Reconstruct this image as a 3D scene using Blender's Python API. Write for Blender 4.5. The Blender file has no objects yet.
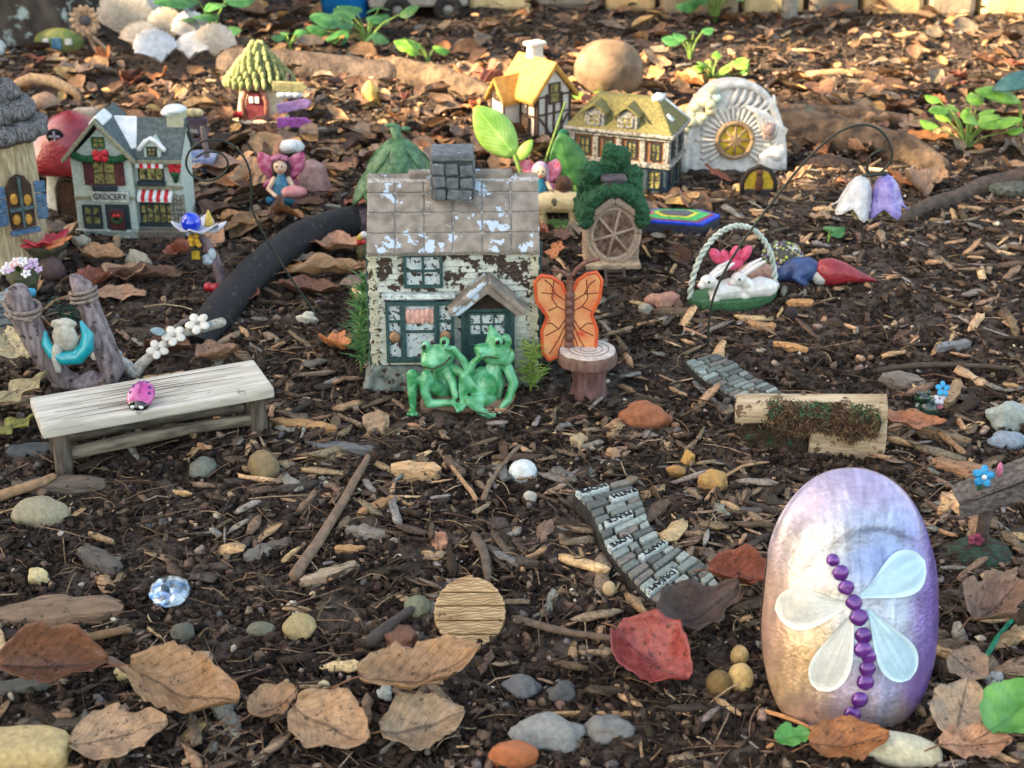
import bpy, math, random
import numpy as np
from mathutils import Vector, Matrix, Euler, noise as mnoise
PI = math.pi
D = bpy.data
scene = bpy.context.scene
COL = scene.collection
random.seed(7)
rng = np.random.default_rng(11)

# ------------------------------------------------------------------ camera
CAM_H = 62.0          # centimetres above the soil
PITCH = math.radians(25)
FPX = 1550.0
cam_d = D.cameras.new('camera')
cam = D.objects.new('camera', cam_d)
COL.objects.link(cam)
scene.camera = cam
cam.location = (0, 0, CAM_H * .01)
cam.rotation_euler = (PI / 2 - PITCH, 0, 0)
cam_d.sensor_width = 36
cam_d.lens = FPX / 1024 * 36
cam_d.clip_start = .02
cam_d.clip_end = 400
cam_d.dof.use_dof = True
cam_d.dof.focus_distance = 1.27
cam_d.dof.aperture_fstop = 15

# ------------------------------------------------------------------ light
SUN_EL, SUN_AZ = math.radians(31), math.atan2(-.30, -1)      # direction (in plan) the sun stands in
w = D.worlds.new('World'); scene.world = w; w.use_nodes = True
nt = w.node_tree
sky = nt.nodes.new('ShaderNodeTexSky'); sky.sky_type = 'NISHITA'; sky.sun_disc = False
sky.sun_elevation = SUN_EL
sky.sun_rotation = PI / 2 - SUN_AZ
sky.air_density = 1.0; sky.dust_density = 2.5; sky.ozone_density = .6
bg = nt.nodes['Background']; bg.inputs['Strength'].default_value = .15
tint = nt.nodes.new('ShaderNodeMix'); tint.data_type = 'RGBA'; tint.blend_type = 'MULTIPLY'; tint.inputs[0].default_value = 1
tint.inputs[7].default_value = (1, .85, .67, 1)      # warm tint multiplied into the sky colour as white balance
nt.links.new(sky.outputs[0], tint.inputs[6]); nt.links.new(tint.outputs[2], bg.inputs['Color'])
sd = D.lights.new('sun', 'SUN'); sd.energy = 4.3; sd.angle = math.radians(.55); sd.color = (1, .75, .47)
sun = D.objects.new('sun', sd); COL.objects.link(sun)
sdir = Vector((math.cos(SUN_AZ) * math.cos(SUN_EL), math.sin(SUN_AZ) * math.cos(SUN_EL), math.sin(SUN_EL)))
sun.rotation_euler = sdir.to_track_quat('Z', 'Y').to_euler()
scene.view_settings.view_transform = 'Standard'
scene.view_settings.look = 'None'
scene.view_settings.exposure = 2.68
scene.view_settings.gamma = 1

# ------------------------------------------------------------------ helpers
def lin(r, g, b, k=.85):
    f = lambda c: ((c / 255 + .055) / 1.055) ** 2.4 if c > 10 else c / 255 / 12.92
    return (f(r) * k, f(g) * k, f(b) * k)

_tab = rng.random((256, 256))
def vnoise(x, y):
    x = np.asarray(x, float); y = np.asarray(y, float)
    xi = np.floor(x).astype(int); yi = np.floor(y).astype(int)
    fx = x - xi; fy = y - yi
    fx = fx * fx * (3 - 2 * fx); fy = fy * fy * (3 - 2 * fy)
    a = _tab[xi & 255, yi & 255]; b = _tab[(xi + 1) & 255, yi & 255]
    c = _tab[xi & 255, (yi + 1) & 255]; d = _tab[(xi + 1) & 255, (yi + 1) & 255]
    return (a * (1 - fx) + b * fx) * (1 - fy) + (c * (1 - fx) + d * fx) * fy - .5
def ground_low(x, y):
    return 1.6 * vnoise(x / 34 + 3, y / 34) + .9 * vnoise(x / 12, y / 12 + 7) + .5 * vnoise(x / 5 + 9, y / 5)
def gz(x, y):
    return float(ground_low(x, y))

_fw = Vector((0, math.cos(PITCH), -math.sin(PITCH))); _up = Vector((0, math.sin(PITCH), math.cos(PITCH)))
CAMP = Vector((0, 0, CAM_H))
def ray(px, py):
    return Vector((1, 0, 0)) * ((px - 512) / FPX) + _up * ((384 - py) / FPX) + _fw
def gp(px, py, dz=0):
    """point on the soil seen at a pixel of the photograph (cm)"""
    d = ray(px, py); z = 0
    for _ in range(6):
        p = CAMP + d * ((z - CAM_H) / d.z)
        z = gz(p.x, p.y) + dz
    return Vector((p.x, p.y, z))
def at(px, py, Y):
    d = ray(px, py)
    return CAMP + d * (Y / d.y)
def unit(p):
    return (Vector(p) - CAMP).dot(_fw) / FPX

_exclude = []      # discs kept free of loose mulch: x, y, r

def _nodes(m):
    m.use_nodes = True
    t = m.node_tree; b = t.nodes['Principled BSDF']
    return t, b
MATS = {}
def mat(name, c1=(.5, .5, .5), c2=None, scale=1.5, rough=.75, bump=.15, bscale=None, c3=None, s3=1.0, t3=.6, w3=.03,
        col=False, metal=0, spec=.4, coat=0, stretch=(1, 1, 1), detail=5, zbias=0, z0=0, trans=0, var=.25, sub=0, uvvein=0, emit=0):
    if name in MATS: return MATS[name]
    m = D.materials.new(name); MATS[name] = m
    t, b = _nodes(m); N = t.nodes; L = t.links
    tc = N.new('ShaderNodeTexCoord'); mp = N.new('ShaderNodeMapping')
    mp.inputs['Scale'].default_value = tuple(100 * s for s in stretch)
    L.new(tc.outputs['Object'], mp.inputs[0])
    n1 = N.new('ShaderNodeTexNoise'); n1.inputs['Scale'].default_value = scale; n1.inputs['Detail'].default_value = detail
    L.new(mp.outputs[0], n1.inputs['Vector'])
    mr = N.new('ShaderNodeMapRange'); mr.inputs[1].default_value = .35; mr.inputs[2].default_value = .65
    L.new(n1.outputs[0], mr.inputs[0])
    mx = N.new('ShaderNodeMix'); mx.data_type = 'RGBA'
    L.new(mr.outputs[0], mx.inputs[0])
    if col:
        at_ = N.new('ShaderNodeAttribute'); at_.attribute_name = 'Col'
        hs = N.new('ShaderNodeHueSaturation'); hs.inputs['Value'].default_value = 1 - var
        L.new(at_.outputs[0], hs.inputs['Color'])
        hs2 = N.new('ShaderNodeHueSaturation'); hs2.inputs['Value'].default_value = 1 + var
        L.new(at_.outputs[0], hs2.inputs['Color'])
        L.new(hs.outputs[0], mx.inputs[6]); L.new(hs2.outputs[0], mx.inputs[7])
    else:
        if c2 is None: c2 = tuple(min(1, c * (1 + var * 1.6)) for c in c1); c1 = tuple(c * (1 - var) for c in c1)
        mx.inputs[6].default_value = (*c1, 1); mx.inputs[7].default_value = (*c2, 1)
    out = mx.outputs[2]
    if c3 is not None:
        n3 = N.new('ShaderNodeTexNoise'); n3.inputs['Scale'].default_value = s3; n3.inputs['Detail'].default_value = 8
        n3.inputs['Roughness'].default_value = .62
        mp3 = N.new('ShaderNodeMapping'); mp3.inputs['Scale'].default_value = (100, 100, 100); mp3.inputs['Location'].default_value = (3.3, 1.7, 5.1)
        L.new(tc.outputs['Object'], mp3.inputs[0]); L.new(mp3.outputs[0], n3.inputs['Vector'])
        src = n3.outputs[0]
        if zbias:
            sx = N.new('ShaderNodeSeparateXYZ'); L.new(tc.outputs['Object'], sx.inputs[0])
            ma = N.new('ShaderNodeMath'); ma.operation = 'MULTIPLY_ADD'; ma.inputs[1].default_value = zbias * 100
            ma.inputs[2].default_value = -z0 * zbias
            L.new(sx.outputs[2], ma.inputs[0])
            ad = N.new('ShaderNodeMath'); ad.operation = 'ADD'; L.new(src, ad.inputs[0]); L.new(ma.outputs[0], ad.inputs[1]); src = ad.outputs[0]
        m3 = N.new('ShaderNodeMapRange'); m3.inputs[1].default_value = t3; m3.inputs[2].default_value = t3 + w3
        L.new(src, m3.inputs[0])
        x3 = N.new('ShaderNodeMix'); x3.data_type = 'RGBA'; L.new(m3.outputs[0], x3.inputs[0])
        L.new(out, x3.inputs[6]); x3.inputs[7].default_value = (*c3, 1); out = x3.outputs[2]
    if uvvein:
        uv = N.new('ShaderNodeUVMap'); sp = N.new('ShaderNodeSeparateXYZ'); L.new(uv.outputs[0], sp.inputs[0])
        def M(op, a, bb=None, c=None):
            n = N.new('ShaderNodeMath'); n.operation = op
            for i, q in enumerate((a, bb, c)):
                if q is None: continue
                if isinstance(q, (int, float)): n.inputs[i].default_value = q
                else: L.new(q, n.inputs[i])
            return n.outputs[0]
        av = M('ABSOLUTE', M('SUBTRACT', sp.outputs[1], .5))
        ph = M('SUBTRACT', M('MULTIPLY', sp.outputs[0], 9), M('MULTIPLY', av, 8))
        fr = M('ABSOLUTE', M('SUBTRACT', M('FRACT', ph), .5))
        side = M('LESS_THAN', fr, .07)
        mid = M('LESS_THAN', av, .025)
        vn = M('MULTIPLY', M('MAXIMUM', mid, M('MULTIPLY', side, .6)), abs(uvvein))
        xv = N.new('ShaderNodeMix'); xv.data_type = 'RGBA'; L.new(vn, xv.inputs[0]); L.new(out, xv.inputs[6])
        hv = N.new('ShaderNodeHueSaturation'); hv.inputs['Value'].default_value = .5 if uvvein > 0 else 1.6; L.new(out, hv.inputs['Color'])
        L.new(hv.outputs[0], xv.inputs[7]); out = xv.outputs[2]
    L.new(out, b.inputs['Base Color'])
    b.inputs['Roughness'].default_value = rough; b.inputs['Metallic'].default_value = metal
    b.inputs['Specular IOR Level'].default_value = spec; b.inputs['Coat Weight'].default_value = coat
    b.inputs['Coat Roughness'].default_value = .12
    if trans: b.inputs['Transmission Weight'].default_value = trans
    if sub:
        b.inputs['Subsurface Weight'].default_value = sub; b.inputs['Subsurface Scale'].default_value = .002
    if bump:
        n2 = N.new('ShaderNodeTexNoise'); n2.inputs['Scale'].default_value = bscale or scale * 3; n2.inputs['Detail'].default_value = 6
        L.new(mp.outputs[0], n2.inputs['Vector'])
        bp = N.new('ShaderNodeBump'); bp.inputs['Strength'].default_value = 1; bp.inputs['Distance'].default_value = bump * .01
        L.new(n2.outputs[0], bp.inputs['Height']); L.new(bp.outputs[0], b.inputs['Normal'])
    return m

def T(x=0, y=0, z=0, rx=0, ry=0, rz=0, s=1):
    return Matrix.Translation((x, y, z)) @ Euler((rx, ry, rz)).to_matrix().to_4x4() @ Matrix.Scale(s, 4)

class MB:
    def __init__(s, M=None):
        s.v = []; s.f = []; s.c = []; s.uv = []; s.M = M or Matrix(); s.col = (1, 1, 1)
    def add(s, vs, fs, col=None, uv=None):
        o = len(s.v); M = s.M
        s.v += [M @ Vector(p) for p in vs]
        s.f += [tuple(i + o for i in f) for f in fs]
        s.c += [col or s.col] * len(fs)
        s.uv += list(uv) if uv else [(0, 0)] * len(vs)
        return s
    def box(s, cx, cy, cz, sx, sy, sz, rot=None, col=None, taper=1):
        vs = []
        for k in (-1, 1):
            q = taper if k > 0 else 1
            for i, j in ((-1, -1), (1, -1), (1, 1), (-1, 1)): vs.append((i * sx / 2 * q, j * sy / 2 * q, k * sz / 2))
        R = Euler(rot).to_matrix() if rot else Matrix.Identity(3)
        vs = [R @ Vector(v) + Vector((cx, cy, cz)) for v in vs]
        return s.add(vs, [(3, 2, 1, 0), (4, 5, 6, 7), (0, 1, 5, 4), (1, 2, 6, 5), (2, 3, 7, 6), (3, 0, 4, 7)], col)
    def bx(s, x0, x1, y0, y1, z0, z1, col=None):
        return s.box((x0 + x1) / 2, (y0 + y1) / 2, (z0 + z1) / 2, abs(x1 - x0), abs(y1 - y0), abs(z1 - z0), col=col)
    def prism(s, poly, axis, lo, hi, col=None):
        n = len(poly)
        def p3(a, b, h): return {'x': (h, a, b), 'y': (a, h, b), 'z': (a, b, h)}[axis]
        vs = [p3(a, b, lo) for a, b in poly] + [p3(a, b, hi) for a, b in poly]
        fs = [tuple(range(n - 1, -1, -1)), tuple(range(n, 2 * n))] + [(i, (i + 1) % n, (i + 1) % n + n, i + n) for i in range(n)]
        return s.add(vs, fs, col)
    def tube(s, pts, r, n=8, col=None, cap=True, rnd=False):
        pts = [Vector(p) for p in pts]
        if isinstance(r, (int, float)): r = [r] * len(pts)
        if rnd:   # rounded ends
            a = (pts[0] - pts[1]).normalized(); b = (pts[-1] - pts[-2]).normalized()
            pre = [pts[0] + a * r[0] * math.sin(t) for t in (1.45, 1.0, .5)]; prr = [r[0] * math.cos(t) for t in (1.45, 1.0, .5)]
            po = [pts[-1] + b * r[-1] * math.sin(t) for t in (.5, 1.0, 1.45)]; por = [r[-1] * math.cos(t) for t in (.5, 1.0, 1.45)]
            pts = pre + pts + po; r = prr + list(r) + por
        vs = []; nrm = None
        for i, p in enumerate(pts):
            d = (pts[min(i + 1, len(pts) - 1)] - pts[max(i - 1, 0)])
            d = d.normalized() if d.length > 1e-9 else Vector((0, 0, 1))
            if nrm is None: nrm = d.orthogonal().normalized()
            else:
                nrm = nrm - d * nrm.dot(d)
                nrm = nrm.normalized() if nrm.length > 1e-6 else d.orthogonal().normalized()
            bi = d.cross(nrm)
            for k in range(n):
                a = 2 * PI * k / n
                vs.append(p + (nrm * math.cos(a) + bi * math.sin(a)) * r[i])
        fs = []
        for i in range(len(pts) - 1):
            for k in range(n):
                a = i * n + k; b = i * n + (k + 1) % n
                fs.append((a, b, b + n, a + n))
        if cap:
            fs.append(tuple(range(n - 1, -1, -1))); o = (len(pts) - 1) * n; fs.append(tuple(range(o, o + n)))
        return s.add(vs, fs, col)
    def ell(s, c, r, rot=None, nu=16, nv=10, col=None, fn=None):
        if isinstance(r, (int, float)): r = (r, r, r)
        R = Euler(rot).to_matrix() if rot else Matrix.Identity(3)
        vs = [(0, 0, -1)]
        for j in range(1, nv):
            t = -PI / 2 + PI * j / nv
            for i in range(nu): vs.append((math.cos(t) * math.cos(2 * PI * i / nu), math.cos(t) * math.sin(2 * PI * i / nu), math.sin(t)))
        vs.append((0, 0, 1))
        if fn: vs = [Vector(v) * fn(v) for v in vs]
        vs = [R @ Vector((v[0] * r[0], v[1] * r[1], v[2] * r[2])) + Vector(c) for v in vs]
        fs = [(0, 1 + (i + 1) % nu, 1 + i) for i in range(nu)]
        for j in range(nv - 2):
            for i in range(nu):
                a = 1 + j * nu + i; b = 1 + j * nu + (i + 1) % nu
                fs.append((a, b, b + nu, a + nu))
        o = 1 + (nv - 2) * nu; e = len(vs) - 1
        fs += [(o + i, o + (i + 1) % nu, e) for i in range(nu)]
        return s.add(vs, fs, col)
    def lathe(s, prof, n=24, c=(0, 0, 0), col=None, ry=1, cap=True):
        vs = []
        for r, z in prof:
            for k in range(n):
                a = 2 * PI * k / n; vs.append((c[0] + r * math.cos(a), c[1] + r * math.sin(a) * ry, c[2] + z))
        fs = []
        for i in range(len(prof) - 1):
            for k in range(n):
                a = i * n + k; b = i * n + (k + 1) % n
                fs.append((a, b, b + n, a + n))
        if cap:
            fs.append(tuple(range(n - 1, -1, -1))); o = (len(prof) - 1) * n; fs.append(tuple(range(o, o + n)))
        return s.add(vs, fs, col)
    def torus(s, c, R, r, axis='y', n=32, m=8, col=None, ang=2 * PI, a0=0, sx=1, sz=1):
        pts = []
        for i in range(n + 1):
            a = a0 + ang * i / n; p = (R * math.cos(a) * sx, R * math.sin(a) * sz)
            q = {'y': (p[0], 0, p[1]), 'z': (p[0], p[1], 0), 'x': (0, p[0], p[1])}[axis]
            pts.append(Vector(q) + Vector(c))
        return s.tube(pts, r, m, col)
    def noise(s, amp, sc, seed=0):
        o = Vector((seed * 7.3, seed * 3.1, seed * 1.7))
        s.v = [p + mnoise.noise_vector(p / sc + o) * amp for p in s.v]
        return s
    def mesh(s, name, m, k=.01, smooth=False, ang=None):
        me = D.meshes.new(name)
        me.from_pydata([tuple(p * k) for p in s.v], [], s.f)
        at_ = me.color_attributes.new('Col', 'FLOAT_COLOR', 'CORNER')
        cc = []
        for f, c in zip(s.f, s.c): cc += [c[0], c[1], c[2], 1] * len(f)
        at_.data.foreach_set('color', cc)
        uvl = me.uv_layers.new(name='UVMap'); uu = []
        for f in s.f:
            for i in f: uu += s.uv[i]
        uvl.data.foreach_set('uv', uu)
        if m is not None: me.materials.append(m)
        if smooth or ang:
            me.polygons.foreach_set('use_smooth', [True] * len(me.polygons))
            if ang: me.set_sharp_from_angle(angle=math.radians(ang))
        me.update()
        return me

def _mods(o, bevel=0, sub=0, solid=0, remesh=0, smooth_it=0, k=.01):
    if remesh:
        r = o.modifiers.new('r', 'REMESH'); r.mode = 'VOXEL'; r.voxel_size = remesh * k; r.use_smooth_shade = True
        s_ = o.modifiers.new('s', 'SMOOTH'); s_.factor = .5; s_.iterations = smooth_it or 4
    if solid:
        q = o.modifiers.new('t', 'SOLIDIFY'); q.thickness = solid * k; q.offset = 0
    if bevel:
        q = o.modifiers.new('b', 'BEVEL'); q.width = bevel * k; q.segments = 2; q.limit_method = 'ANGLE'; q.angle_limit = math.radians(35)
    if sub:
        q = o.modifiers.new('u', 'SUBSURF'); q.levels = sub; q.render_levels = sub

LAND = []       # landmarks used to say where a leaf lies: (phrase, x, y)
class Thing:
    """an Empty at the thing's base; parts are drawn in photo pixels at that distance (u cm each)"""
    def __init__(s, name, label, cat, px, py, rz=0, rx=0, ry=0, dz=0, pos=None, u=None, group=None, ex=None, land=None, sc=None):
        p = Vector(pos) if pos is not None else gp(px, py)
        p = p + Vector((0, 0, dz))
        s.u = u or unit(p); s.k = s.u * .01; s.p = p
        o = D.objects.new(name, None); COL.objects.link(o); o.empty_display_size = .02
        o.location = p * .01; o.rotation_euler = (rx, ry, rz)
        if sc: o.scale = sc
        o['label'] = label; o['category'] = cat
        if group: o['group'] = group
        s.o = o
        if ex: _exclude.append((p.x, p.y, ex * s.u))
        if land: LAND.append((land, p.x, p.y, (ex or 40) * s.u))
    def part(s, mb, name, m, parent=None, label=None, bevel=0, smooth=False, ang=None, kind=None, **kw):
        me = mb.mesh(name, m, s.k, smooth, ang)
        o = D.objects.new(name, me); COL.objects.link(o); o.parent = parent or s.o
        if label: o['label'] = label
        if kind: o['kind'] = kind
        _mods(o, bevel=bevel, k=s.k, **kw)
        return o

def solo(mb, name, label, cat, m, px=None, py=None, rz=0, rx=0, ry=0, dz=0, pos=None, u=None, group=None, kind=None, ex=None,
         land=None, bevel=0, smooth=False, ang=None, **kw):
    p = Vector(pos) if pos is not None else gp(px, py)
    p = p + Vector((0, 0, dz)); u = u or unit(p)
    o = D.objects.new(name, mb.mesh(name, m, u * .01, smooth, ang)); COL.objects.link(o)
    o.location = p * .01; o.rotation_euler = (rx, ry, rz)
    if label: o['label'] = label
    if cat: o['category'] = cat
    if group: o['group'] = group
    if kind: o['kind'] = kind
    if ex: _exclude.append((p.x, p.y, ex * u))
    if land: LAND.append((land, p.x, p.y, (ex or 30) * u))
    _mods(o, bevel=bevel, k=u * .01, **kw)
    return o

def text_mb(s, size, M, depth=.4):
    cu = D.curves.new('txt', 'FONT'); cu.body = s; cu.size = size; cu.align_x = 'CENTER'; cu.align_y = 'CENTER'; cu.extrude = depth
    o = D.objects.new('txt', cu); COL.objects.link(o)
    bpy.context.view_layer.update()
    me = D.meshes.new_from_object(o.evaluated_get(bpy.context.evaluated_depsgraph_get()))
    mb = MB(M); mb.add([v.co.copy() for v in me.vertices], [tuple(p.vertices) for p in me.polygons])
    D.objects.remove(o); D.curves.remove(cu); D.meshes.remove(me)
    return mb

def window(t, M, w, h, nx, nz, fm, gm, bar=2, dep=3, name='window', arch=False):
    """frame with bars in the x-z plane facing -y; its pane a sub-part"""
    f = MB(M); p = MB(M)
    b = bar
    f.bx(-w / 2, w / 2, -dep, 0, -h / 2, -h / 2 + b); f.bx(-w / 2, w / 2, -dep, 0, h / 2 - b, h / 2)
    f.bx(-w / 2, -w / 2 + b, -dep, 0, -h / 2 + b, h / 2 - b); f.bx(w / 2 - b, w / 2, -dep, 0, -h / 2 + b, h / 2 - b)
    for i in range(1, nx):
        x = -w / 2 + w * i / nx; f.bx(x - b * .4, x + b * .4, -dep * .8, 0, -h / 2 + b, h / 2 - b)
    for i in range(1, nz):
        z = -h / 2 + h * i / nz; f.bx(-w / 2 + b, w / 2 - b, -dep * .75, 0, z - b * .4, z + b * .4)
    p.bx(-w / 2 + b * .5, w / 2 - b * .5, -dep * .4, 1, -h / 2 + b * .5, h / 2 - b * .5)
    wf = t.part(f, name, fm); t.part(p, 'pane', gm, parent=wf)
    return wf
# ------------------------------------------------------------------ ground
def ground():
    ys = [-600, -300, -120, -40, 0, 30, 50]
    y = 62.0
    while y < 345: ys.append(y); y += max(.2, .24 * (y / 100) ** 1.8)
    while y < 30000: ys.append(y); y *= 1.12
    ys = np.array(ys)
    tin = np.linspace(-.55, .55, 760)
    tout = .55 * np.exp(np.linspace(.05, 5.2, 26))
    tt = np.concatenate([-tout[::-1], tin, tout])
    W = np.maximum(ys, 62)[:, None]
    X = tt[None, :] * W; Y = np.repeat(ys[:, None], len(tt), 1)
    Z = ground_low(X, Y)
    Z += .55 * np.maximum(vnoise(X / 3.3 + 40, Y / 3.3), -.1) + .42 * vnoise(X / 2.1, Y / 2.1) + .34 * vnoise(X / 1.0 + 5, Y / 1.0) + .26 * vnoise(X / .5, Y / .5 + 31) + .14 * vnoise(X / .27, Y / .27 + 3)
    far = np.clip((Y - 500) / 500, 0, 1)
    Z = Z * (1 - far)
    V = np.stack([X, Y, Z], -1).reshape(-1, 3) * .01
    ny, nx = Z.shape
    idx = np.arange(ny * nx).reshape(ny, nx)
    F = np.stack([idx[:-1, :-1], idx[:-1, 1:], idx[1:, 1:], idx[1:, :-1]], -1).reshape(-1, 4)
    return npmesh('ground', V, F, None)
def npmesh(name, V, F, C):
    me = D.meshes.new(name); k = F.shape[1]
    me.vertices.add(len(V)); me.vertices.foreach_set('co', V.astype(np.float32).ravel())
    me.loops.add(F.size); me.loops.foreach_set('vertex_index', F.astype(np.int32).ravel())
    me.polygons.add(len(F)); me.polygons.foreach_set('loop_start', (np.arange(len(F)) * k).astype(np.int32))
    me.polygons.foreach_set('loop_total', np.full(len(F), k, np.int32))
    if C is not None:
        a = me.color_attributes.new('Col', 'FLOAT_COLOR', 'POINT')
        a.data.foreach_set('color', np.concatenate([C, np.ones((len(C), 1))], 1).astype(np.float32).ravel())
    me.update(calc_edges=True); me.validate()
    return me
soil = mat('soil', lin(40, 34, 30), lin(94, 82, 74), scale=1.3, rough=.85, bump=.2, bscale=11, c3=lin(140, 116, 97), s3=5, t3=.6, w3=.08, spec=.2)
gm_ = ground(); gm_.materials.append(soil); gm_.polygons.foreach_set('use_smooth', [True] * len(gm_.polygons))
go = D.objects.new('ground', gm_); COL.objects.link(go); go['kind'] = 'structure'

# ------------------------------------------------------------------ numpy scattering for what nobody could count
def rotmats(n, tilt=.4):
    a = rng.random(n) * 2 * PI; b = (rng.random(n) - .5) * 2 * tilt; c = (rng.random(n) - .5) * 2 * tilt
    ca, sa, cb, sb, cc, sc = np.cos(a), np.sin(a), np.cos(b), np.sin(b), np.cos(c), np.sin(c)
    z = np.zeros(n); o = np.ones(n)
    Rz = np.stack([ca, -sa, z, sa, ca, z, z, z, o], -1).reshape(n, 3, 3)
    Rx = np.stack([o, z, z, z, cb, -sb, z, sb, cb], -1).reshape(n, 3, 3)
    Ry = np.stack([cc, z, sc, z, o, z, -sc, z, cc], -1).reshape(n, 3, 3)
    return Rz @ Rx @ Ry
def scatter(name, bases, pos, R, S, C, m, smooth=False):
    n = len(pos); which = rng.integers(0, len(bases), n); Vs = []; Fs = []; Cs = []; off = 0
    for k, (bv, bf) in enumerate(bases):
        i = np.where(which == k)[0]
        if not len(i): continue
        v = bv[None] * S[i][:, None, :]
        v = np.einsum('nij,nvj->nvi', R[i], v) + pos[i][:, None, :]
        Vs.append(v.reshape(-1, 3)); nb = len(bv)
        Fs.append((bf[None] + (np.arange(len(i)) * nb)[:, None, None] + off).reshape(-1, bf.shape[1]))
        Cs.append(np.repeat(C[i], nb, 0) * (.72 + .56 * rng.random((len(i) * nb, 1)))); off += len(i) * nb
    me = npmesh(name, np.concatenate(Vs) * .01, np.concatenate(Fs), np.concatenate(Cs)); me.materials.append(m)
    if smooth: me.polygons.foreach_set('use_smooth', [True] * len(me.polygons))
    o = D.objects.new(name, me); COL.objects.link(o); o['kind'] = 'stuff'
    return o
def tri(F):
    out = []
    for f in F:
        for i in range(1, len(f) - 1): out.append((f[0], f[i], f[i + 1]))
    return np.array(out)
def frustum_pts(n, y0, y1, power=1.0, wide=.45, exk=1.0):
    """points spread in front of the camera, denser near"""
    u_ = rng.random(n * 2)
    Y = y0 * (y1 / y0) ** (u_ ** power)
    X = (rng.random(n * 2) * 2 - 1) * wide * (Y + 12)
    keep = np.ones(len(X), bool)
    for ex, ey, er in _exclude: keep &= (X - ex) ** 2 + (Y - ey) ** 2 > (er * exk) ** 2
    X = X[keep][:n]; Y = Y[keep][:n]
    return X, Y
def palette(n, cols, wts, var=.25):
    cols = np.array(cols); i = rng.choice(len(cols), n, p=np.array(wts) / sum(wts))
    return cols[i] * (1 + (rng.random((n, 1)) - .5) * 2 * var) * (1 + (rng.random((n, 3)) - .5) * .12)

# ------------------------------------------------------------------ trees, and bushes added to shade the bed
bark = mat('tree_bark', lin(46, 38, 33), lin(104, 90, 78), scale=.25, rough=.95, bump=1.2, bscale=.35, c3=lin(176, 186, 178), s3=.16, t3=.6, w3=.06, stretch=(1, 1, .35))
bark_brown = mat('root_bark', lin(62, 52, 43), lin(120, 100, 80), scale=.5, rough=.95, bump=.5, bscale=1.4)
leafm = mat('tree_leaf', lin(46, 84, 30), lin(96, 140, 52), scale=.08, rough=.6, bump=0)
def leaf_cloud(mb, c, r, n, size, rs):
    for _ in range(n):
        d = Vector((rs.gauss(0, 1), rs.gauss(0, 1), rs.gauss(0, 1))).normalized() * (rs.random() ** .45)
        p = Vector(c) + Vector((d.x * r[0], d.y * r[1], d.z * r[2]))
        R = Euler((rs.random() * 6, rs.random() * 6, rs.random() * 6)).to_matrix(); s = size * rs.uniform(.6, 1.3)
        q = [R @ Vector(v) * s + p for v in ((-1, 0, 0), (-.2, -.45, .12), (1, 0, 0), (-.2, .45, .12))]
        mb.add(q, [(0, 1, 2), (0, 2, 3)])
def tree(name, label, x, y, r, h, lean, crown, roots=(), seed=1, parts_bark=bark):
    rs = random.Random(seed)
    t = Thing(name, label, 'tree', 0, 0, pos=(x, y, 0), u=1, ex=r * 1.1)
    m = MB(); n = 40; prof = [(1.35, -6), (1.22, 4), (1.1, 12), (1.03, 26), (1, 50), (.93, 100), (.85, 200), (.72, 340), (.5, h)]
    vs = []; fs = []
    for j, (q, z) in enumerate(prof):
        for k in range(n):
            a = 2 * PI * k / n
            lob = 1 + (.18 * math.sin(3 * a + 1) + .1 * math.sin(7 * a)) * max(0, 1 - max(z, 0) / 60) + .06 * mnoise.noise(Vector((math.cos(a) * 2.5, math.sin(a) * 2.5, z / 40)))
            vs.append((r * q * lob * math.cos(a) + lean * z / h, r * q * lob * math.sin(a), z))
    for j in range(len(prof) - 1):
        for k in range(n):
            a = j * n + k; b = j * n + (k + 1) % n; fs.append((a, b, b + n, a + n))
    m.add(vs, fs)
    for pts, rr in roots: m.tube([Vector(p) - Vector((x, y, 0)) for p in pts], rr, 12, rnd=True)
    m.noise(2.0, 9, seed)
    t.part(m, 'trunk', parts_bark, smooth=True, ang=60)
    cm = MB()
    for i in range(7):
        a = 2 * PI * i / 7 + rs.random(); z0 = h * rs.uniform(.72, .97)
        e = (lean + math.cos(a) * crown[1] * .8, math.sin(a) * crown[1] * .8, h + rs.uniform(.0, .5) * crown[1])
        cm.tube([(lean * .9, 0, z0), (e[0] * .5 + lean * .4, e[1] * .5, (z0 + e[2]) / 2 + 10), e], [r * .3, r * .2, r * .06], 8)
        lb = t.part(cm, 'limb', parts_bark, smooth=True); cm = MB()
    fm = MB()
    for i in range(crown[2]):
        a = rs.random() * 2 * PI; q = rs.random() ** .6 * crown[1]
        leaf_cloud(fm, (lean + math.cos(a) * q, math.sin(a) * q, h + crown[0] + rs.uniform(-.5, .5) * crown[1]), (crown[3],) * 3, crown[4], crown[5], rs)
    t.part(fm, 'crown', leafm)
    return t
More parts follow.
